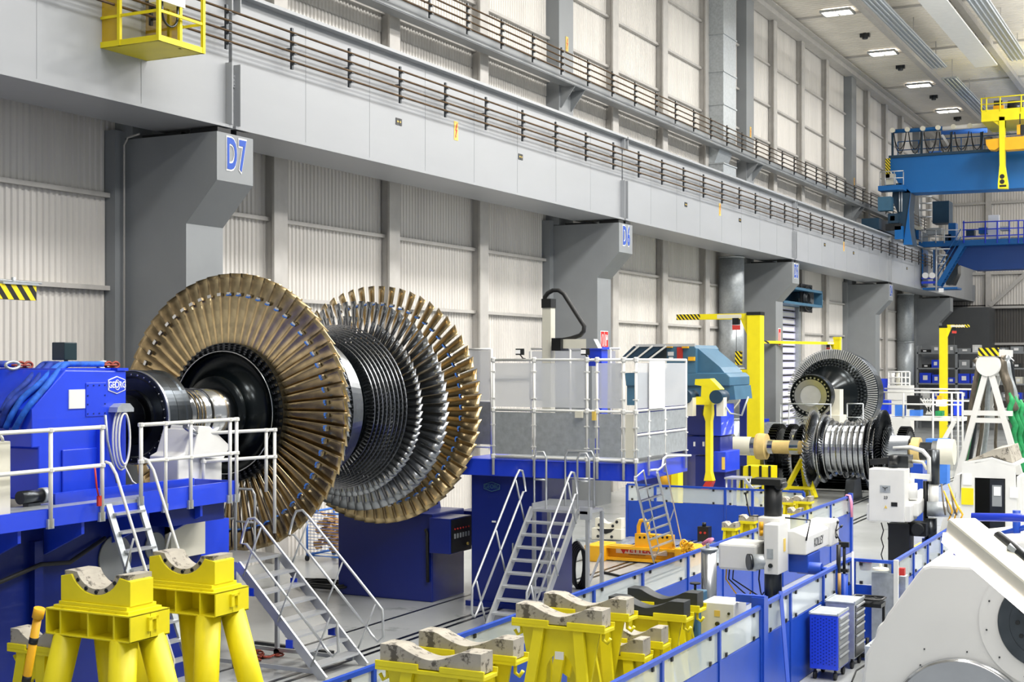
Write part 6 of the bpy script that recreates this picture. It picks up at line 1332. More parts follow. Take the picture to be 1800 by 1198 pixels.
for r_ in (.62, .5, .38, .26): mb = MB(); mb.path([(-18.75, cyc + r_ * 1.5 * math.cos(q), czc + r_ * math.sin(q)) for q in [i * math.pi / 12 for i in range(24)]], .035, 6, True); mb.build('spiral', 'dsteel', fd)
mb = MB(); mb.box(-18.9, cyc - 1.1, czc - .7, -18.85, cyc + 1.1, czc + .7); mb.build('end_plate', 'black', fd)
# fire signs
def fire_sign(label, x_, y_, X, two=True, yw=.62, h=.62):
    c = P(x_, y_, X=X); t = thing('fire_sign', label, 'sign', (X, c.y, c.z), 0, 'red fire equipment signs')
    mb = MB(); mb.box(X, c.y - yw / 2, c.z - h / 2, X + .01, c.y + yw / 2, c.z + h / 2); mb.build('sign_plate', 'paper', t)
    for k in ((-1, 1) if two else (0,)):
        cy_ = c.y + k * yw * .245; w_ = yw * (.22 if two else .42); mb = MB(); mb.box(X + .011, cy_ - w_, c.z - h * .46, X + .014, cy_ + w_, c.z + h * .46); mb.build('red_field', 'signr', t)
        mb = MB()
        if k <= 0: mb.path([(X + .017, cy_ + .07 * math.cos(q), c.z + .2 * math.sin(q)) for q in [i * math.pi / 6 for i in range(12)]], .012, 4, True)
        else: mb.box(X + .015, cy_ - .08, c.z - .18, X + .018, cy_ - .02, c.z + .2); mb.box(X + .015, cy_ - .02, c.z + .02, X + .018, cy_ + .1, c.z + .1); mb.box(X + .015, cy_ + .04, c.z + .1, X + .018, cy_ + .1, c.z + .18)
        mb.build('symbol', 'paper', t)
fire_sign('red double fire hose sign low on column D6', 1062, 598, -18.125)
fire_sign('narrow red fire hose sign low on column D5', 1370, 592, -18.125, False, .4, .8)
# ------------------------------------------------------------------ teal machine and blue lathe head behind the cab
TY = 41.0
tm = thing('milling_machine', 'teal blue machine with a sloping hood behind the fenced cab', 'machine', (-15, TY, 0))
def pp(q, Y=TY): return [(P(x, y, Y=Y).x, P(x, y, Y=Y).z) for x, y in q][::-1]
mb = MB(); mb.prism(pp([(1172, 608), (1218, 606), (1223, 612), (1223, 655), (1172, 655)]), 'Y', TY, TY + 2.2); mb.build('top_housing', 'teal', tm)
mb = MB(); mb.prism(pp([(1223, 612), (1262, 645), (1270, 655), (1223, 655)]), 'Y', TY + .2, TY + 2.0); mb.build('sloping_guard', 'teal', tm)
mb = MB(); mb.prism(pp([(1098, 655), (1276, 655), (1283, 662), (1283, 678), (1100, 678)]), 'Y', TY, TY + 2); mb.build('cross_beam', 'teal', tm, bevel=.03)
mb = MB(); mb.prism(pp([(1203, 678), (1288, 678), (1291, 702), (1280, 703), (1203, 700)]), 'Y', TY + .1, TY + 1.8); mb.build('lower_beam', 'teal', tm)
mb = MB(); mb.prism(pp([(1100, 678), (1203, 678), (1203, 712), (1100, 712)]), 'Y', TY + .1, TY + 1.5); mb.build('body', 'teal', tm)
mb = MB(); mb.prism(pp([(1097, 630), (1120, 608), (1172, 608), (1142, 630)]), 'Y', TY - .3, TY + 1.5); mb.build('dark_hood', 'dteal', tm)
for k_ in ((1097, 1123), (1118, 1147), (1141, 1171)): u0, u1 = P(k_[0], 631, Y=TY - .35), P(k_[1], 608, Y=TY - .35); mb = MB(); mb.beam(u0, u1, .05, .05); mb.build('hood_rail', 'white', tm)
mb = MB(); u0, u1 = P(1118, 607, Y=TY - .3), P(1222, 606, Y=TY - .3); mb.beam(u0, u1, .1, .08); mb.build('top_rail', 'alu', tm)
a, b = P(1190, 610, Y=TY - .02), P(1200, 630, Y=TY - .02); mb = MB(); mb.box(a.x, TY - .03, b.z, b.x, TY, a.z); mb.build('red_band', 'red', tm)
for x0_, x1_, y0_, y1_ in ((1174, 1184, 618, 625), (1176, 1183, 627, 632)): a, b = P(x0_, y0_, Y=TY - .02), P(x1_, y1_, Y=TY - .02); mb = MB(); mb.box(a.x, TY - .04, b.z, b.x, TY, a.z); mb.build('label_plate', 'paper', tm)
for x0_, y0_ in ((1211, 628), (1172, 605), (1200, 606)): a = P(x0_, y0_, Y=TY - .02); mb = MB(); mb.box(a.x, TY - .1, a.z - .1, a.x + .2, TY, a.z + .02); mb.build('lifting_lug', 'oyel', tm)
a, b = P(1140, 655, Y=TY - .1), P(1200, 707, Y=TY - .1); mb = MB(); mb.box(a.x, TY - .1, b.z, b.x, TY, a.z); mb.build('window_panel', 'column', tm)
a = P(1172, 665, Y=TY - .2); mb = MB(); mb.tube((a.x, TY - .3, a.z), (a.x, TY - .1, a.z), .3, 24); mb.build('round_port', 'dteal', tm)
mb = MB(); mb.box(P(1120, 720, Y=TY).x, TY, 0, P(1200, 720, Y=TY).x, TY + 1.5, 3.4); mb.build('plinth', 'navy', tm)
bh = thing('lathe_headstock', 'blue headstock of the second lathe under the yellow lifting hook', 'lathe headstock', (-13.6, 42, 0))
def ph(x, y, Y=40.4): return P(x, y, Y=Y)
for (x0_, x1_, y0_, y1_, dY, nm, m_n) in ((1208, 1268, 712, 766, 0, 'upper_housing', 'navy'), (1205, 1266, 766, 800, -.1, 'middle_housing', 'navy'), (1222, 1275, 800, 870, 0, 'lower_housing', 'navy'), (1254, 1276, 793, 830, -.25, 'side_box', 'blue'), (1252, 1268, 710, 766, -.12, 'edge_column', 'blue')):
    a, b = ph(x0_, y0_, 40.4 + dY), ph(x1_, y1_, 40.4 + dY); z0_ = 0 if y1_ == 870 else b.z; mb = MB(); mb.box(a.x, 40.4 + dY, z0_, b.x, 41.5, a.z); mb.build(nm, m_n, bh, bevel=.02)
a, b = ph(1269, 803, 40.13), ph(1274, 825, 40.13); mb = MB(); mb.box(a.x, 40.12, b.z, b.x, 40.15, a.z); mb.build('yellow_plate', 'signy', bh)
for x_ in (1221, 1237): a, b = ph(x_ - 2, 776, 40.28), ph(x_ + 1, 784, 40.28); mb = MB(); mb.box(a.x, 40.27, b.z, b.x, 40.3, a.z); mb.build('white_plate', 'paper', bh)
lh = thing('lifting_hook', 'yellow C-shaped lifting hook with a long bar in front of the blue headstock', 'lifting hook', (-13.7, 40, 0))
def pq(q, Y=39.6): return [(P(x, y, Y=Y).x, P(x, y, Y=Y).z) for x, y in q][::-1]
mb = MB(); mb.prism(pq([(1222, 666), (1248, 665), (1253, 670), (1259, 676), (1266, 684), (1262, 688), (1254, 692), (1254, 703), (1249, 711), (1220, 711), (1218, 697), (1232, 697), (1233, 678), (1221, 676)]), 'Y', 39.6, 40.0); mb.build('hook_body', 'jibyel', lh)
mb = MB(); mb.prism(pq([(1237, 711), (1249, 711), (1250, 728), (1248, 740), (1248, 830), (1252, 845), (1236, 845), (1239, 830), (1239, 740), (1235, 728)]), 'Y', 39.65, 39.9); mb.build('hook_bar', 'jibyel', lh)
mb = MB(); c = P(1240, 690, Y=39.9); mb.box(c.x - .1, 39.9, c.z - .1, c.x + .15, 40.45, c.z + .1); c = P(1240, 725, Y=39.9); mb.box(c.x - .1, 39.85, c.z - .1, c.x + .15, 40.4, c.z + .1); mb.build('mount', 'dsteel', lh)
mb = MB(); mb.prism(pq([(1232, 860), (1240, 846), (1252, 846), (1248, 856), (1243, 860)]), 'Y', 39.6, 39.9); mb.build('red_shoe', 'red', lh)
for x_ in (1208, 1262): c = P(x_, 697, Y=39.4); mb = MB(); mb.tube((c.x, 39.2, c.z), (c.x, 39.9, c.z), .2, 18); mb.build('drive_motor', 'dteal', lh); c = P(x_ + 6, 713, Y=39.4); mb = MB(); mb.box(c.x - .12, 39.3, c.z - .3, c.x + .1, 39.6, c.z + .25); mb.build('bucket', 'cream', lh)
c = P(1258, 702, Y=39.5); mb = MB(); mb.path([c + Vector((.2, 0, -.05)), c + Vector((.45, 0, -.4)), c + Vector((.8, 0, -.45)), c + Vector((1.0, 0, .1))], .03, 6); mb.build('hose', 'galv', lh)
ym = thing('cylinder_fixture', 'yellow cylinder with an upright plate under the fenced cab', 'fixture', (-13.5, 38, 0))
a = P(1170, 842, Y=37.5); mb = MB(); mb.tube((a.x - .1, 37.5, a.z), (a.x + .25, 37.5, a.z), .17, 20); mb.build('cylinder', 'oyel', ym)
a, b = P(1182, 816, Y=37.3), P(1194, 857, Y=37.3); mb = MB(); mb.box(a.x, 37.2, 0, b.x, 37.6, a.z); mb.build('plate', 'yellow', ym)
# yellow lockers
lk = thing('pallet_box', 'yellow crates with black edges under the horizontal turbine shaft', 'crate', (-12.6, 46, 0))
a, b = P(1292, 818, Y=45), P(1354, 862, Y=45); mb = MB(); mb.prism([(a.x, 0), (b.x, 0), (b.x, a.z), (a.x + .3, a.z)], 'Y', 45, 45.8); mb.build('crate_body', 'yellow', lk)
for x_ in (1304, 1318, 1337, 1353): c = P(x_, 818, Y=45); mb = MB(); mb.box(c.x - .04, 44.97, 0, c.x + .04, 45, c.z); mb.build('edge_band', 'black', lk)
sl = thing('step_ladder', 'small aluminium step ladder in front of the yellow crates', 'step ladder', (-12.7, 40, 0))
for i, (x_, y_) in enumerate(((1277, 838), (1309, 840))):
    a = P(x_, y_, Y=38.5); mb = MB(); mb.tube((a.x, 38.5, 0), (a.x, 38.5, a.z), .03, 6); mb.tube((a.x, 39, 0), (a.x, 39, a.z), .03, 6); mb.build('leg', 'alu', sl)
a, b = P(1275, 838, Y=38.5), P(1311, 842, Y=38.5); mb = MB(); mb.box(a.x, 38.4, a.z - .05, b.x, 39.1, a.z); mb.build('platform', 'alu', sl)
for k_ in range(3): a, b = P(1309, 842, Y=38.4 + k_ * .3), P(1340, 880, Y=38.4 + k_ * .3); mb = MB(); mb.beam(a, b, .04, .08); mb.build('stringer', 'alu', sl)
for i in range(4): f = (i + 1) / 5; a = P(1309, 842, Y=38.4).lerp(P(1340, 880, Y=38.4), f); mb = MB(); mb.box(a.x - .1, 38.4, a.z, a.x + .1, 39.0, a.z + .03); mb.build('tread', 'alu', sl)
# ------------------------------------------------------------------ horizontal rotor along X
AY = 47.5
def ax_px(x): return P(x, 790, Y=AY).x
r2 = thing('turbine_rotor', 'bright steel turbine rotor lying crosswise with tan wrapped shaft ends', 'turbine rotor', (ax_px(1430), AY, 1.7))
zc = 1.7
C2 = (0, AY, zc)
def lat(prof, m_n, nm, seg=48, smooth=False):
    mb = MB(); mb.lathe([(ax_px(x), r) for x, r in prof], C2, 'X', seg, smooth); return mb.build(nm, m_n, r2)
lat([(1256, .0), (1256, .45), (1270, .55), (1276, .6), (1279, .45), (1282, .0)], 'bowl', 'drive_flange')
lat([(1280, .4), (1288, .42), (1290, .36), (1290, .0)], 'dsteel', 'coupling')
lat([(1284, .33), (1322, .33)], 'cream', 'wrapped_journal'); lat([(1322, .335), (1331, .335)], 'bright', 'journal_band'); lat([(1331, .0), (1331, .45), (1335, .47), (1348, .45), (1349, .0)], 'wrap', 'wrapped_collar')
lat([(1348, .235), (1417, .235)], 'wrap', 'wrapped_shaft'); lat([(1348, .25), (1360, .25)], 'bright', 'shaft_band'); lat([(1390, .25), (1405, .25)], 'bright', 'shaft_band')
lat([(1417, .3), (1425, .55), (1432, .75), (1445, .8), (1450, .55), (1600, .5), (1600, .3)], 'steel', 'body', 48, True)
random.seed(11)
discs = [(1441, .95), (1449, 1.18), (1459, 1.05), (1468, .95), (1477, .9), (1487, 1.0), (1497, .95), (1507, .98), (1517, 1.02), (1527, 1.08), (1537, 1.1), (1544, 1.0)]
for i, (x_, R_) in enumerate(discs):
    lat([(x_, .5), (x_, R_ * .93), (x_ + 1.0, R_), (x_ + 2.2, R_), (x_ + 3.4, R_ * .93), (x_ + 4, .5)], 'bright', 'disc', 60)
lat([(1445, .8), (1548, .8)], 'steel', 'drum')
def fan(x_, r0, r1, n, m_n, nm, st=40, ch=.28, flip=1):
    mb = MB(); b_ = MB()
    for i in range(n):
        q = MB(); blade(q, r0, r1, 0, 2 * math.pi * i / n, ch, ch * .9, 20, st + 25, .12, .01, 5, 4, flip); off = len(mb.v)
        mb.v += [Vector((ax_px(x_) + v.y, AY + v.x, zc + v.z)) for v in q.v]
        for f, s_ in zip(q.f, q.sm): mb.f.append(tuple(z + off for z in f[::-1])); mb.m.append(0); mb.sm.append(s_)
    o = mb.build(nm, m_n, r2); o['kind'] = 'stuff'; return o
fan(1430, .75, 1.4, 54, 'ringm', 'fan_blading', 40, .2); fan(1449, .8, 1.15, 60, 'blade', 'fan_blading'); fan(1553, .6, 1.35, 70, 'dblade', 'fan_blading', 40, .28, -1); fan(1537, .8, 1.1, 60, 'blade', 'fan_blading'); fan(1562, .4, .85, 40, 'blade', 'fan_blading')
lat([(1553, .75), (1560, .6), (1568, .4), (1572, .3), (1600, .3)], 'steel', 'end_cone'); lat([(1570, .28), (1600, .26), (1609, .26)], 'wrap', 'wrapped_shaft'); lat([(1604, .0), (1604, .45), (1618, .45), (1618, 0)], 'wrap', 'wrapped_collar'); lat([(1618, .3), (1640, .3)], 'dsteel', 'shaft_end'); lat([(1650, 0), (1650, .42), (1678, .42), (1678, 0)], 'cream', 'wrapped_coupling'); lat([(1640, .35), (1650, .35)], 'steel', 'shaft_end')
sp_ = thing('rotor_support', 'yellow tripod support under the crosswise rotor shaft', 'support stand', (ax_px(1410), AY, 0))
tp = P(1410, 800, Y=AY - .4); tp = Vector((ax_px(1410), AY, zc - .3))
mb = MB(); mb.tube(tp + Vector((0, 0, -.12)), tp + Vector((0, 0, .03)), .08, 12); mb.build('screw_head', 'steel', sp_)
for dx, dy in ((-.55, -.5), (.6, -.5), (0, .6)): mb = MB(); mb.beam(tp + Vector((0, 0, -.1)), (tp.x + dx, tp.y + dy, .03), .14, .14); mb.build('leg', 'jibyel', sp_)
mb = MB(); mb.beam((tp.x - .5, tp.y - .45, .35), (tp.x + .55, tp.y - .45, .35), .08, .1); mb.build('cross_bar', 'jibyel', sp_)
for x_, lb in ((1500, 'dark rotor cradle under the middle of the crosswise rotor'), (1600, 'dark rotor cradle at the right end of the crosswise rotor')):
    xx = ax_px(x_); t = thing('rotor_cradle', lb, 'support stand', (xx, AY, 0), 0, 'rotor cradles'); zz = zc - (1.0 if x_ == 1500 else .3)
    mb = MB(); mb.prism([(AY - .7, 0), (AY + .7, 0), (AY + .4, zz), (AY - .4, zz)], 'X', xx - .15, xx + .15); mb.build('cradle_body', 'dsteel', t)
# dark rotor lying behind it
BY = 50.6
r3 = thing('turbine_rotor', 'black bladed turbine rotor lying crosswise behind the bright one', 'turbine rotor', (P(1450, 800, Y=BY).x, BY, 1.4))
def bx_px(x): return P(x, 800, Y=BY).x
C3 = (0, BY, 1.2)
mb = MB(); mb.lathe([(bx_px(1350), 0), (bx_px(1350), .5), (bx_px(1605), .5), (bx_px(1605), 0)], C3, 'X', 32); mb.build('shaft', 'dsteel', r3)
mb = MB(); mb.lathe([(bx_px(1392), .5), (bx_px(1392), 1.0), (bx_px(1404), 1.0), (bx_px(1404), .5)], C3, 'X', 48); mb.build('polished_drum', 'bright', r3)
for x0_, x1_ in ((1361, 1375), (1389, 1399), (1410, 1420), (1584, 1600), (1436, 1532)):
    X0_, X1_ = bx_px(x0_), bx_px(x1_)
    mb = MB(); mb.lathe([(X0_, .5), (X0_, 1.0), (X1_, 1.0), (X1_, .5)], C3, 'X', 48); mb.build('disc', 'bowl', r3)
    mb = MB(); n = 54
    for i in range(n):
        th = 2 * math.pi * i / n; c, s = math.cos(th), math.sin(th); mt = Matrix.Translation((0, BY + c * 1.08, 1.2 + s * 1.08)) @ Matrix.Rotation(th, 4, 'X') @ Matrix.Rotation(.0, 4, 'Y')
        mb.box(X0_, -.09, -.022, X1_, .09, .022, mt)
    mb.build('blading', 'dblade', r3)['kind'] = 'stuff'
for x_, lb in ((1372, 'dark cradle under the left end of the black rotor'), (1560, 'dark cradle under the right end of the black rotor')):
    xx = bx_px(x_); t = thing('rotor_cradle', lb, 'support stand', (xx, BY, 0), 0, 'rotor cradles'); mb = MB(); mb.prism([(BY - .6, 0), (BY + .6, 0), (BY + .35, .68), (BY - .35, .68)], 'X', xx - .12, xx + .12); mb.build('cradle_body', 'dsteel', t)
# ------------------------------------------------------------------ third rotor on the far lathe, axis along the hall
D = Vector((-14.9, 0, 3.3))
r4 = thing('turbine_rotor', 'dark turbine rotor with a bright round end cap on the far lathe', 'turbine rotor', (D.x, 60, D.z))
yc_ = P(1425, 691, X=D.x).y
def l4(prof, m_n, nm, seg=56, smooth=False): mb = MB(); mb.lathe(prof, D, 'Y', seg, smooth); return mb.build(nm, m_n, r4)
l4([(yc_, 0), (yc_, .42)], 'alu', 'end_cap'); l4([(yc_ + .01, .42), (yc_ - .03, .43), (yc_ - .03, .66), (yc_ + .01, .67)], 'steel', 'end_ring'); l4([(yc_ + .01, .67), (yc_ + .05, .69), (yc_ + .05, .76), (yc_ - .02, .78), (yc_ - .02, .84), (yc_ + .2, .86), (yc_ + .5, .86), (yc_ + .55, .5)], 'bowl', 'flange')
for i in range(28): th = 2 * math.pi * i / 28; mb = MB(); o = Vector((D.x + .72 * math.cos(th), yc_ + .06, D.z + .72 * math.sin(th))); mb.tube(o, o + Vector((0, -.07, 0)), .04, 8); mb.build('bolt', 'steel', r4)
l4([(yc_ + .5, .5), (yc_ + 1.6, .5), (yc_ + 2.0, .6), (yc_ + 2.5, .95), (yc_ + 2.9, 1.15), (yc_ + 2.9, 1.2), (yc_ + 3.0, 1.2)], 'bowl', 'hub', 56, True)
yd = yc_ + 3.0
for k_ in range(3):
    mb = MB(); R_ = 1.22 + .11 * k_; n = 60
    for i in range(n):
        th = 2 * math.pi * (i + .5 * k_) / n; mb.cbox((D.x + R_ * math.cos(th), yd + .1 * k_, D.z + R_ * math.sin(th)), (.07, .14, .07), 0, 0, -th)
    mb.build('stud_ring', 'gun', r4)['kind'] = 'stuff'
l4([(yd, 1.15), (yd + .3, 1.5), (yd + .42, 1.5), (yd + .42, 1.1)], 'bowl', 'disc_rim')
mb = MB()
n = 120
for i in range(n):
    th = 2 * math.pi * i / n; mb.cbox((D.x + 1.7 * math.cos(th), yd + .42, D.z + 1.7 * math.sin(th)), (.4, .1, .045), 0, 0, -th)
mb.build('bright_blading', 'alu', r4)['kind'] = 'stuff'
for k_ in range(5):
    y_ = yd + .8 + k_ * .33; R_ = 1.86 - .03 * k_; l4([(y_, R_ - .4), (y_, R_), (y_ + .06, R_ + .02), (y_ + .16, R_ + .02), (y_ + .2, R_), (y_ + .2, R_ - .4)], 'gun', 'blade_ring')
l4([(yd + .4, 1.4), (yd + 2.6, 1.3), (yd + 2.7, .5), (yd + 4, .5), (yd + 4, 0)], 'dsteel', 'drum')
f4 = thing('lathe', 'white far lathe frame carrying the dark rotor', 'lathe', (D.x, yc_, 0))
a, b = P(1459, 684, Y=yc_ + .9), P(1476, 745, Y=yc_ + .9); mb = MB(); mb.box(a.x, yc_ + .9, 0, b.x, yc_ + 1.5, a.z); mb.build('tool_column', 'cream', f4)
mb = MB(); a = P(1415, 728, Y=yc_ + .6); b = P(1478, 745, Y=yc_ + .6); mb.box(a.x, yc_ + .4, b.z - .2, b.x, yc_ + 1.6, b.z + .35); mb.build('carriage', 'cream', f4)
mb = MB(); mb.box(-16.3, yc_ + .2, 0, -13.2, yc_ + 8, 1.2); mb.build('bed', 'white', f4)
mb = MB(); mb.prism([(D.x - .5, 1.2), (D.x + .5, 1.2), (D.x + .35, D.z - .52), (D.x - .35, D.z - .52)], 'Y', yc_ + 1.0, yc_ + 1.4); mb.prism([(D.x - .5, 1.2), (D.x + .5, 1.2), (D.x + .35, D.z - .52), (D.x - .35, D.z - .52)], 'Y', yd + 3.0, yd + 3.6); mb.build('rest', 'navy', f4)
# ------------------------------------------------------------------ white railings and platforms in the back
def rail_px(name, label, Y, xs, ys, m_n, r=.035, base=None):
    p = [P(x, ys[0], Y=Y) for x in xs]; t = thing(name, label, 'railing', (p[0].x, Y, 0), 0, None)
    for y_ in ys: mb = MB(); z = P(xs[0], y_, Y=Y).z; mb.tube((p[0].x, Y, z), (p[-1].x, Y, z), r, 6); mb.build('rail', m_n, t)
    for q in p: mb = MB(); mb.tube((q.x, Y, base if base is not None else 0), (q.x, Y, q.z), r, 6); mb.build('post', m_n, t)
    return t
rail_px('railing', 'thin grey railing in front of the far round rotor', 52.5, (1372, 1387, 1460), (709, 734), 'galv', .028)
rail_px('railing', 'short grey railing right of the white tool column of the far lathe', 52.4, (1489, 1517), (709, 733), 'galv', .028)
wp = thing('work_platform', 'white raised work platform with railings and a stair in the back right', 'platform', (-11.5, 62, 0))
WPY = 62
za = P(1560, 733, Y=WPY).z; xa, xb = P(1533, 733, Y=WPY).x, P(1692, 733, Y=WPY).x
mb = MB(); mb.box(xa, WPY, za - .12, xb, WPY + 2.5, za); mb.build('deck', 'white', wp)
for x_ in (1537, 1588, 1640, 1673, 1684, 1692): q = P(x_, 690, Y=WPY); mb = MB(); mb.tube((q.x, WPY, 0 if x_ > 1600 else za), (q.x, WPY, q.z), .045, 6); mb.build('post', 'white', wp)
for y_ in (689, 710): z = P(1600, y_, Y=WPY).z; mb = MB(); mb.tube((xa, WPY, z), (xb, WPY, z), .04, 6); mb.build('rail', 'white', wp); mb = MB(); mb.tube((xa, WPY + 2.5, z + .1), (xb, WPY + 2.5, z + .1), .04, 6); mb.build('rail', 'white', wp)
mb = MB(); a, b = P(1678, 740, Y=WPY), P(1652, 785, Y=WPY); mb.beam((a.x, WPY, a.z), (b.x, WPY, max(.05, b.z)), .1, .18); mb.build('brace', 'white', wp)
for i in range(6): a = P(1665, 748 + i * 9, Y=WPY + 1); b = P(1690, 748 + i * 9, Y=WPY + 1); mb = MB(); mb.beam(a, b, .06, .06); mb.build('stair_tread', 'alu', wp)
random.seed(4)
for i, (x0_, x1_, y0_, y1_, m_n, lb) in enumerate(((1548, 1562, 703, 728, 'blue', 'bright blue bin at the left end of the white back platform'), (1573, 1588, 711, 731, 'strap', 'light blue bin left of the black curtain on the back platform'), (1599, 1618, 720, 731, 'strap', 'low light blue bin under the black curtain'),
    (1594, 1617, 695, 719, 'black', 'black box hanging like a curtain on the back platform'), (1644, 1656, 722, 731, 'green', 'small green box on the back platform'), (1647, 1655, 695, 702, 'oyel', 'small orange box above the green one'), (1676, 1690, 706, 730, 'blue', 'blue bin at the right end of the back platform'), (1645, 1660, 702, 714, 'paper', 'white carton beside the orange box'))):
    a, b = P(x0_, y0_, Y=WPY + .8), P(x1_, y1_, Y=WPY + .8); mb = MB(); mb.box(a.x, WPY + .8, b.z, b.x, WPY + 1.4, a.z); tag(mb.build('storage_box', m_n), lb, 'box')
for i in range(5): a = P(1618 + i * 6, 700, Y=WPY + .5); b = P(1640 - i * 3, 728, Y=WPY + .5); mb = MB(); mb.beam(a, b, .05, .05); mb.build('scissor_bar', 'white', wp)
for (x0_, x1_, y0_, y1_, m_n, lb, cat) in ((1546, 1560, 665, 690, 'blue', 'blue framed sign board left of the white gas rack', 'sign board'), (1565, 1573, 655, 677, 'paper', 'left white gas bottle in the rack by the back wall', 'gas bottle'), (1575, 1582, 655, 677, 'cream', 'right cream gas bottle in the rack by the back wall', 'gas bottle')):
    a, b = P(x0_, y0_, Y=72), P(x1_, y1_, Y=72); mb = MB()
    if cat == 'gas bottle': mb.tube(((a.x + b.x) / 2, 72, b.z), ((a.x + b.x) / 2, 72, a.z), (b.x - a.x) / 2, 14)
    else: mb.box(a.x, 72, b.z, b.x, 72.1, a.z); mb.tube(((a.x + b.x) / 2, 72.05, 0), ((a.x + b.x) / 2, 72.05, b.z), .05, 6)
    tag(mb.build('gas_bottle' if cat == 'gas bottle' else 'sign_board', m_n), lb, cat)
gr_ = rail_px('railing', 'white cage railing around the gas bottles by the back wall', 71.8, (1562, 1585, 1592, 1599), (653, 663, 673), 'white', .04)
a, b = P(1560, 677, Y=71.6), P(1600, 690, Y=71.6); mb = MB(); mb.box(a.x, 71.6, 0, b.x, 72.6, a.z); mb.build('base_cabinet', 'white', gr_)
# ------------------------------------------------------------------ storage shelves at the end wall
SY = 99.7
def ps(x, y): return P(x, y, Y=SY)
sh = thing('storage_shelf', 'long dark steel storage shelf in front of the end wall', 'shelf', (ps(1612, 700).x, SY, 0))
xs = [1612, 1681, 1750, 1822]; ys = [619, 646, 673, 700, 727]
for x_ in xs: q = ps(x_, 607 if x_ == 1612 else 612); mb = MB(); mb.box(q.x - .08, SY, 0, q.x + .08, SY + .1, q.z); mb.box(q.x - .08, SY + 1.1, 0, q.x + .08, SY + 1.2, q.z); mb.build('upright', 'column', sh)
for y_ in ys: z = ps(1650, y_).z; mb = MB(); mb.box(ps(1612, y_).x, SY, z - .1, ps(1822, y_).x, SY + 1.2, z); mb.build('shelf_board', 'column', sh)
random.seed(21)
bins = [(1637, 1653, 0, 'column', 12), (1666, 1678, 0, 'column', 13), (1685, 1706, 0, 'column', 7), (1709, 1722, 0, 'white', 13), (1776, 1796, 0, 'column', 10), (1757, 1770, 0, 'column', 8),
    (1637, 1651, 1, 'blue', 14), (1685, 1704, 1, 'column', 14), (1709, 1716, 1, 'column', 10), (1778, 1795, 1, 'dsteel', 8), (1616, 1636, 2, 'blue', 18), (1638, 1652, 2, 'blue', 15), (1664, 1679, 2, 'blue', 10), (1684, 1704, 2, 'blue', 17), (1706, 1718, 2, 'blue', 17), (1740, 1748, 2, 'blue', 13), (1782, 1797, 2, 'cream', 12),
    (1618, 1634, 3, 'white', 15), (1640, 1650, 3, 'blue', 12), (1686, 1700, 3, 'blue', 15), (1703, 1712, 3, 'blue', 15), (1726, 1738, 3, 'cream', 12), (1780, 1796, 3, 'blue', 12), (1760, 1772, 3, 'column', 12), (1757, 1770, 2, 'column', 10), (1620, 1634, 1, 'black', 6), (1618, 1632, 0, 'black', 5)]
row_n = ['top', 'second', 'third', 'fourth']; cnt = {}
cname = {'column': 'grey', 'blue': 'blue', 'white': 'white', 'cream': 'cream', 'dsteel': 'dark grey', 'black': 'black'}
ordn = ['leftmost', 'second from the left', 'third from the left', 'fourth from the left', 'fifth from the left', 'sixth from the left', 'seventh from the left', 'eighth from the left']
for r_ in range(4):
    for k_, (x0_, x1_, rr, m_n, h_) in enumerate(sorted(b for b in bins if b[2] == r_)):
        a, b = ps(x0_, ys[r_] - h_), ps(x1_, ys[r_]); t = thing('storage_bin', '%s storage bin, %s on the %s board of the far shelf' % (cname[m_n], ordn[min(k_, 7)], row_n[r_]), 'storage bin', (a.x, SY + .1, ps(1650, ys[r_]).z), 0, 'bins on the far shelf')
        zb = ps(1650, ys[r_]).z; mb = MB(); mb.box(a.x, SY + .1, zb, b.x, SY + 1.0, zb + (a.z - b.z)); mb.build('bin_body', m_n, t)
        mb = MB(); w_ = b.x - a.x; mb.box(a.x + w_ * .3, SY + .08, zb + (a.z - b.z) * .3, a.x + w_ * .7, SY + .1, zb + (a.z - b.z) * .75); mb.build('label_card', 'paper', t)
# ------------------------------------------------------------------ lifting beam, cradles, loads beside the stairs
LY = 30.2
lb_ = thing('lifting_beam', 'orange-yellow lifting beam with a red and white maker label lying on the floor', 'lifting beam', (-11, LY, 0))
def pb_(x, y, Y=LY): return P(x, y, Y=Y)
a, b = pb_(1056, 953), pb_(1205, 981); zt = .36; zb = .03
mb = MB(); mb.box(a.x, LY, zt - .06, b.x, LY + .4, zt); mb.box(a.x, LY, zb, b.x, LY + .4, zb + .06); mb.box(a.x, LY + .17, zb, b.x, LY + .23, zt); mb.build('main_beam', 'oyel', lb_)
a2, b2 = pb_(1027, 955, LY - .3), pb_(1057, 955, LY - .3); mb = MB(); mb.box(a2.x, LY - .3, 0, b2.x, LY + .6, zt + .02); mb.build('end_beam', 'oyel', lb_, bevel=.02)
a2, b2 = pb_(1185, 950, LY - .2), pb_(1215, 950, LY - .2); mb = MB(); mb.box(a2.x, LY - .2, 0, b2.x, LY + .9, zt + .06); mb.build('end_beam', 'oyel', lb_, bevel=.02)
a2, b2 = pb_(1113, 938), pb_(1178, 938); mb = MB(); mb.box(a2.x, LY + .1, zt, b2.x, LY + .3, pb_(1113, 938).z); mb.build('hole_plate', 'oyel', lb_)
mb = MB(); u = pb_(1126, 930); mb.path([(u.x - .13, LY + .2, zt), (u.x - .13, LY + .2, u.z + .05), (u.x - .08, LY + .2, u.z + .18), (u.x + .02, LY + .2, u.z + .2), (u.x + .1, LY + .2, u.z + .12), (u.x + .13, LY + .2, zt + .1)], .05, 8); mb.build('lifting_eye', 'oyel', lb_)
for i in range(7): u = pb_(1122 + i * 8, 945); mb = MB(); mb.tube((u.x, LY + .095, u.z), (u.x, LY + .1, u.z), .03, 10); mb.build('pin_hole', 'black', lb_)
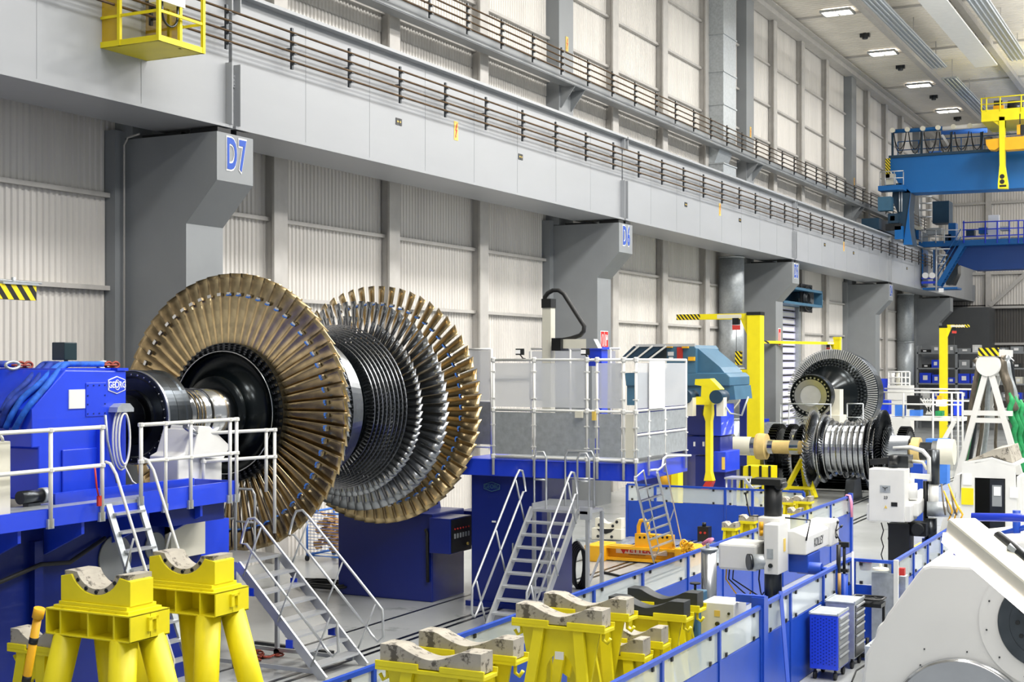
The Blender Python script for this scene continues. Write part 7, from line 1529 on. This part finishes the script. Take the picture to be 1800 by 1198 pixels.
a2, b2 = pb_(1083, 960, LY + .16), pb_(1173, 977, LY + .16); mb = MB(); mb.box(a2.x, LY + .15, b2.z, b2.x, LY + .17, a2.z); mb.build('label_strip', 'paper', lb_)
text('VETTER', .17, (pb_(1121, 967, LY + .15).x, LY + .145, pb_(1121, 967, LY + .15).z), RFACE_Y, 'signr', lb_, 'label_lettering', 1.1, .002, .006)
text('FORDERTECHNIK', .045, (pb_(1120, 975, LY + .15).x, LY + .145, pb_(1120, 975, LY + .15).z), RFACE_Y, 'black', lb_, 'label_lettering', 1.2, .001)
u = pb_(1096, 967, LY + .14); mb = MB(); mb.prism([(u.x - .1, u.z + .07), (u.x + .1, u.z + .07), (u.x, u.z - .08)][::-1], 'Y', LY + .135, LY + .148); mb.build('label_logo', 'signr', lb_)
for nm_, m_n, q_, Yc in (('cream bearing half-shell with a smiling slot, lower one by the blue fence', 'cream', [(1040, 948), (1040, 927), (1092, 930), (1092, 948)], 33.2), ('cream saddle plate with a curved top, upper one by the blue fence', 'cream', [(1046, 928), (1046, 910), (1052, 909), (1062, 918), (1070, 920), (1078, 918), (1083, 911), (1092, 911), (1092, 929)], 33.3)):
    pts_ = [(P(x, y, Y=Yc).x, P(x, y, Y=Yc).z) for x, y in q_][::-1]
    mb = MB(); mb.prism(pts_, 'Y', Yc, Yc + .25); t = thing('bearing_half', nm_, 'bearing part', (pts_[0][0], Yc, .4)); mb.build('body', m_n, t, bevel=.01)
    if 'slot' in nm_:
        s0_ = [(P(x, y, Y=Yc - .01).x, P(x, y, Y=Yc - .01).z) for x, y in ((1049, 929), (1080, 929), (1074, 935), (1065, 938), (1056, 936))][::-1]; m_ = MB(); m_.prism(s0_, 'Y', Yc - .012, Yc); m_.build('slot', 'black', t)
    for x_, y_ in ((1051, 942), (1075, 943)) if 'slot' in nm_ else ((1053, 922), (1077, 924), (1084, 917)): c = P(x_, y_, Y=Yc - .01); m_ = MB(); m_.tube((c.x, Yc - .012, c.z), (c.x, Yc, c.z), .04, 12); m_.build('bolt_hole', 'dsteel', t)
mb = MB(); a, b = P(1015, 943, Y=33.2), P(1095, 953, Y=33.2); mb.box(a.x, 33.1, 0, b.x, 33.7, P(1040, 948, Y=33.2).z); tag(mb.build('plinth', 'galv'), 'low grey plinth carrying the cream bearing parts by the fence', 'plinth')
ycn = thing('yellow_chain', 'heap of yellow chain at the right end of the lifting beam', 'chain', (P(1210, 965, Y=LY - .5).x, LY - .5, 0))
random.seed(8)
for i in range(22):
    c = P(1200 + random.uniform(0, 16), 962 + random.uniform(-8, 16), Y=LY - .5); d_ = Vector((random.uniform(-1, 1), random.uniform(-1, 1), random.uniform(-1, 1))).normalized(); e_ = d_.orthogonal().normalized()
    mb = MB(); mb.path([c + d_ * (.09 * math.cos(q)) + e_ * (.055 * math.sin(q)) for q in [k * math.pi / 5 for k in range(10)]], .022, 5, True); mb.build('chain_link', 'oyel', ycn)
pc_ = thing('pedestal_controller', 'black control box with red buttons on a short post by the blue cross fence', 'control box', (P(1236, 935, Y=33).x, 33, 0))
a, b = P(1226, 925, Y=33), P(1245, 952, Y=33); mb = MB(); mb.box(a.x, 33, b.z, b.x, 33.25, a.z); mb.build('case', 'black', pc_)
mb = MB(); mb.box((a.x + b.x) / 2 - .05, 33.1, 0, (a.x + b.x) / 2 + .05, 33.2, b.z); mb.build('post', 'black', pc_)
mb = MB(); mb.tube(((a.x + b.x) / 2, 33.1, a.z), ((a.x + b.x) / 2, 33.1, a.z + .1), .05, 10); mb.build('top_knob', 'black', pc_)
for fx2, fz in ((.3, .6), (.7, .6)): mb = MB(); x_ = a.x + (b.x - a.x) * fx2; z_ = b.z + (a.z - b.z) * fz; mb.tube((x_, 32.98, z_), (x_, 33, z_), .03, 10); mb.build('button', 'red', pc_)
tag(MB().path([P(1160, 985, Z=.03), P(1130, 1000, Z=.03), P(1090, 1012, Z=.03), P(1060, 1005, Z=.03)], .03, 6).build('hose', 'rubber'), 'black hose lying on the floor beside the middle stairs', 'hose')
bag = thing('hose_coil', 'dark coil of hoses hanging behind the middle stairs', 'hose', P(1018, 1000, Y=26.4))
for k_ in range(5): c = P(1014 + k_ * 2, 990 + k_ * 3, Y=26.3 - .03 * k_); mb = MB(); mb.path([c + Vector((.16 * math.cos(q), 0, .45 * math.sin(q))) for q in [i * math.pi / 10 for i in range(20)]], .03, 6, True); mb.build('hose_loop', 'rubber', bag)
# hose heap and debris on the floor
hp = thing('hose_coil', 'black hoses lying coiled on the floor behind the left stairs', 'hose', P(575, 1025, Z=.04))
random.seed(2)
for k_ in range(6): c = P(572 + random.uniform(-18, 18), 1026 + random.uniform(-4, 4), Z=.04 + .03 * k_); mb = MB(); mb.path([c + Vector((.5 * math.cos(q), .35 * math.sin(q), .01 * math.sin(3 * q))) for q in [i * math.pi / 10 for i in range(20)]], .025, 6, True); mb.build('hose_loop', 'rubber', hp)
rc_ = thing('chain', 'rusty chain lying on the floor between the yellow legs and the left stairs', 'chain', P(465, 1150, Z=.02))
random.seed(6)
pts_ = [(452, 1142), (456, 1146), (460, 1149), (464, 1153), (470, 1154), (478, 1152), (486, 1151), (492, 1150), (458, 1153), (454, 1158)]
for i, (x_, y_) in enumerate(pts_):
    c = P(x_, y_, Z=.03); d_ = Vector((math.cos(i), math.sin(i), 0)); e_ = Vector((-math.sin(i), math.cos(i), .3 * (i % 2))); mb = MB(); mb.path([c + d_ * (.06 * math.cos(q)) + e_ * (.035 * math.sin(q)) for q in [k * math.pi / 5 for k in range(10)]], .014, 5, True); mb.build('chain_link', 'rust', rc_)
fb = MB(); fb.beam(P(450, 1130, Z=.05), P(585, 1148, Z=.05), .08, .08); tag(fb.build('steel_bar', 'dsteel'), 'grey steel bar lying across the floor under the left stairs', 'bar')
# jacks with saddle tops behind the drill
def jack(label, x_, yt_, Y, w_=.4, z_=None):
    c = P(x_, yt_, Y=Y); t = thing('jack_stand', label, 'stand', (c.x, Y, 0), 0, 'small yellow jack stands'); h = w_ / 2
    mb = MB(); mb.prism([(c.x - h, c.z - .12), (c.x + h, c.z - .12), (c.x + h, c.z), (c.x + h * .5, c.z), (c.x, c.z - .08), (c.x - h * .5, c.z), (c.x - h, c.z)], 'Y', Y, Y + .3); mb.build('saddle_pad', 'conc', t)
    mb = MB(); mb.box(c.x - h, Y - .02, c.z - .18, c.x + h, Y + .32, c.z - .12); mb.build('head_beam', 'standy', t)
    for s_ in (-1, 1):
        mb = MB(); mb.beam((c.x + s_ * h * .6, Y + .05, c.z - .18), (c.x + s_ * h, Y, .02), .1, .06); mb.build('leg', 'standy', t); mb = MB(); mb.beam((c.x + s_ * h * .6, Y + .25, c.z - .18), (c.x + s_ * h, Y + .3, .02), .1, .06); mb.build('leg', 'standy', t)
    mb = MB(); mb.box(c.x - h * .6, Y + .1, c.z * .35, c.x + h * .6, Y + .14, c.z - .18); mb.build('web_plate', 'standy', t)
jack('small yellow jack stand at the end of the long fence', 1410, 872, 33.2, .42)
jack('small yellow jack stand just behind the dark drill column', 1385, 874, 33.6, .3)
jack('low yellow jack stand with a grey block behind the fence left of the drill', 1281, 918, 29.6, .32)
jack('yellow jack stand beside the low one behind the fence, nearer the drill', 1312, 906, 30.2, .36)
jack('low yellow jack stand half hidden right behind the long fence', 1395, 893, 31.4, .3)
# pale boxes beyond the fences and the blue cabinet behind the first jib crane
for (x0_, x1_, y0_, Y, d_, m_n, nm, lb, cat) in ((1300, 1312, 695, 53, .6, 'navy', 'tall_cabinet', 'tall dark blue cabinet behind the largest jib crane', 'cabinet'), (1304, 1372, 742, 54, .8, 'galv', 'wire_crate', 'grey wire crate behind the largest jib crane', 'crate'), (1337, 1352, 735, 55, 1, 'blue', 'blue_box', 'small blue box on the grey crate behind the jib crane', 'box'),
    (1600, 1622, 815, 40, .8, 'fblue', 'transport_box', 'blue transport box behind the big boring machine', 'box'), (1573, 1590, 668, 85, .5, 'column', 'wall_cabinet', 'grey wall cabinet beyond column D4', 'cabinet')):
    a, b = P(x0_, y0_, Y=Y), P(x1_, y0_, Y=Y); mb = MB(); z0_ = 0 if nm != 'blue_box' else P(1340, 742, Y=54).z
    mb.box(a.x, Y - (1 if nm == 'blue_box' else 0), z0_, b.x, Y + d_ - (1 if nm == 'blue_box' else 0), a.z); tag(mb.build(nm, m_n), lb, cat)
for i, x_ in enumerate((1635, 1655)): a = P(x_ - 8, 771, Y=55); mb = MB(); mb.box(a.x, 55, 0, a.x + .38, 55.6, a.z); tag(mb.build('blue_bin', 'strap'), ('left', 'right')[i] + ' light blue bin behind the wrapped shaft end', 'bin')
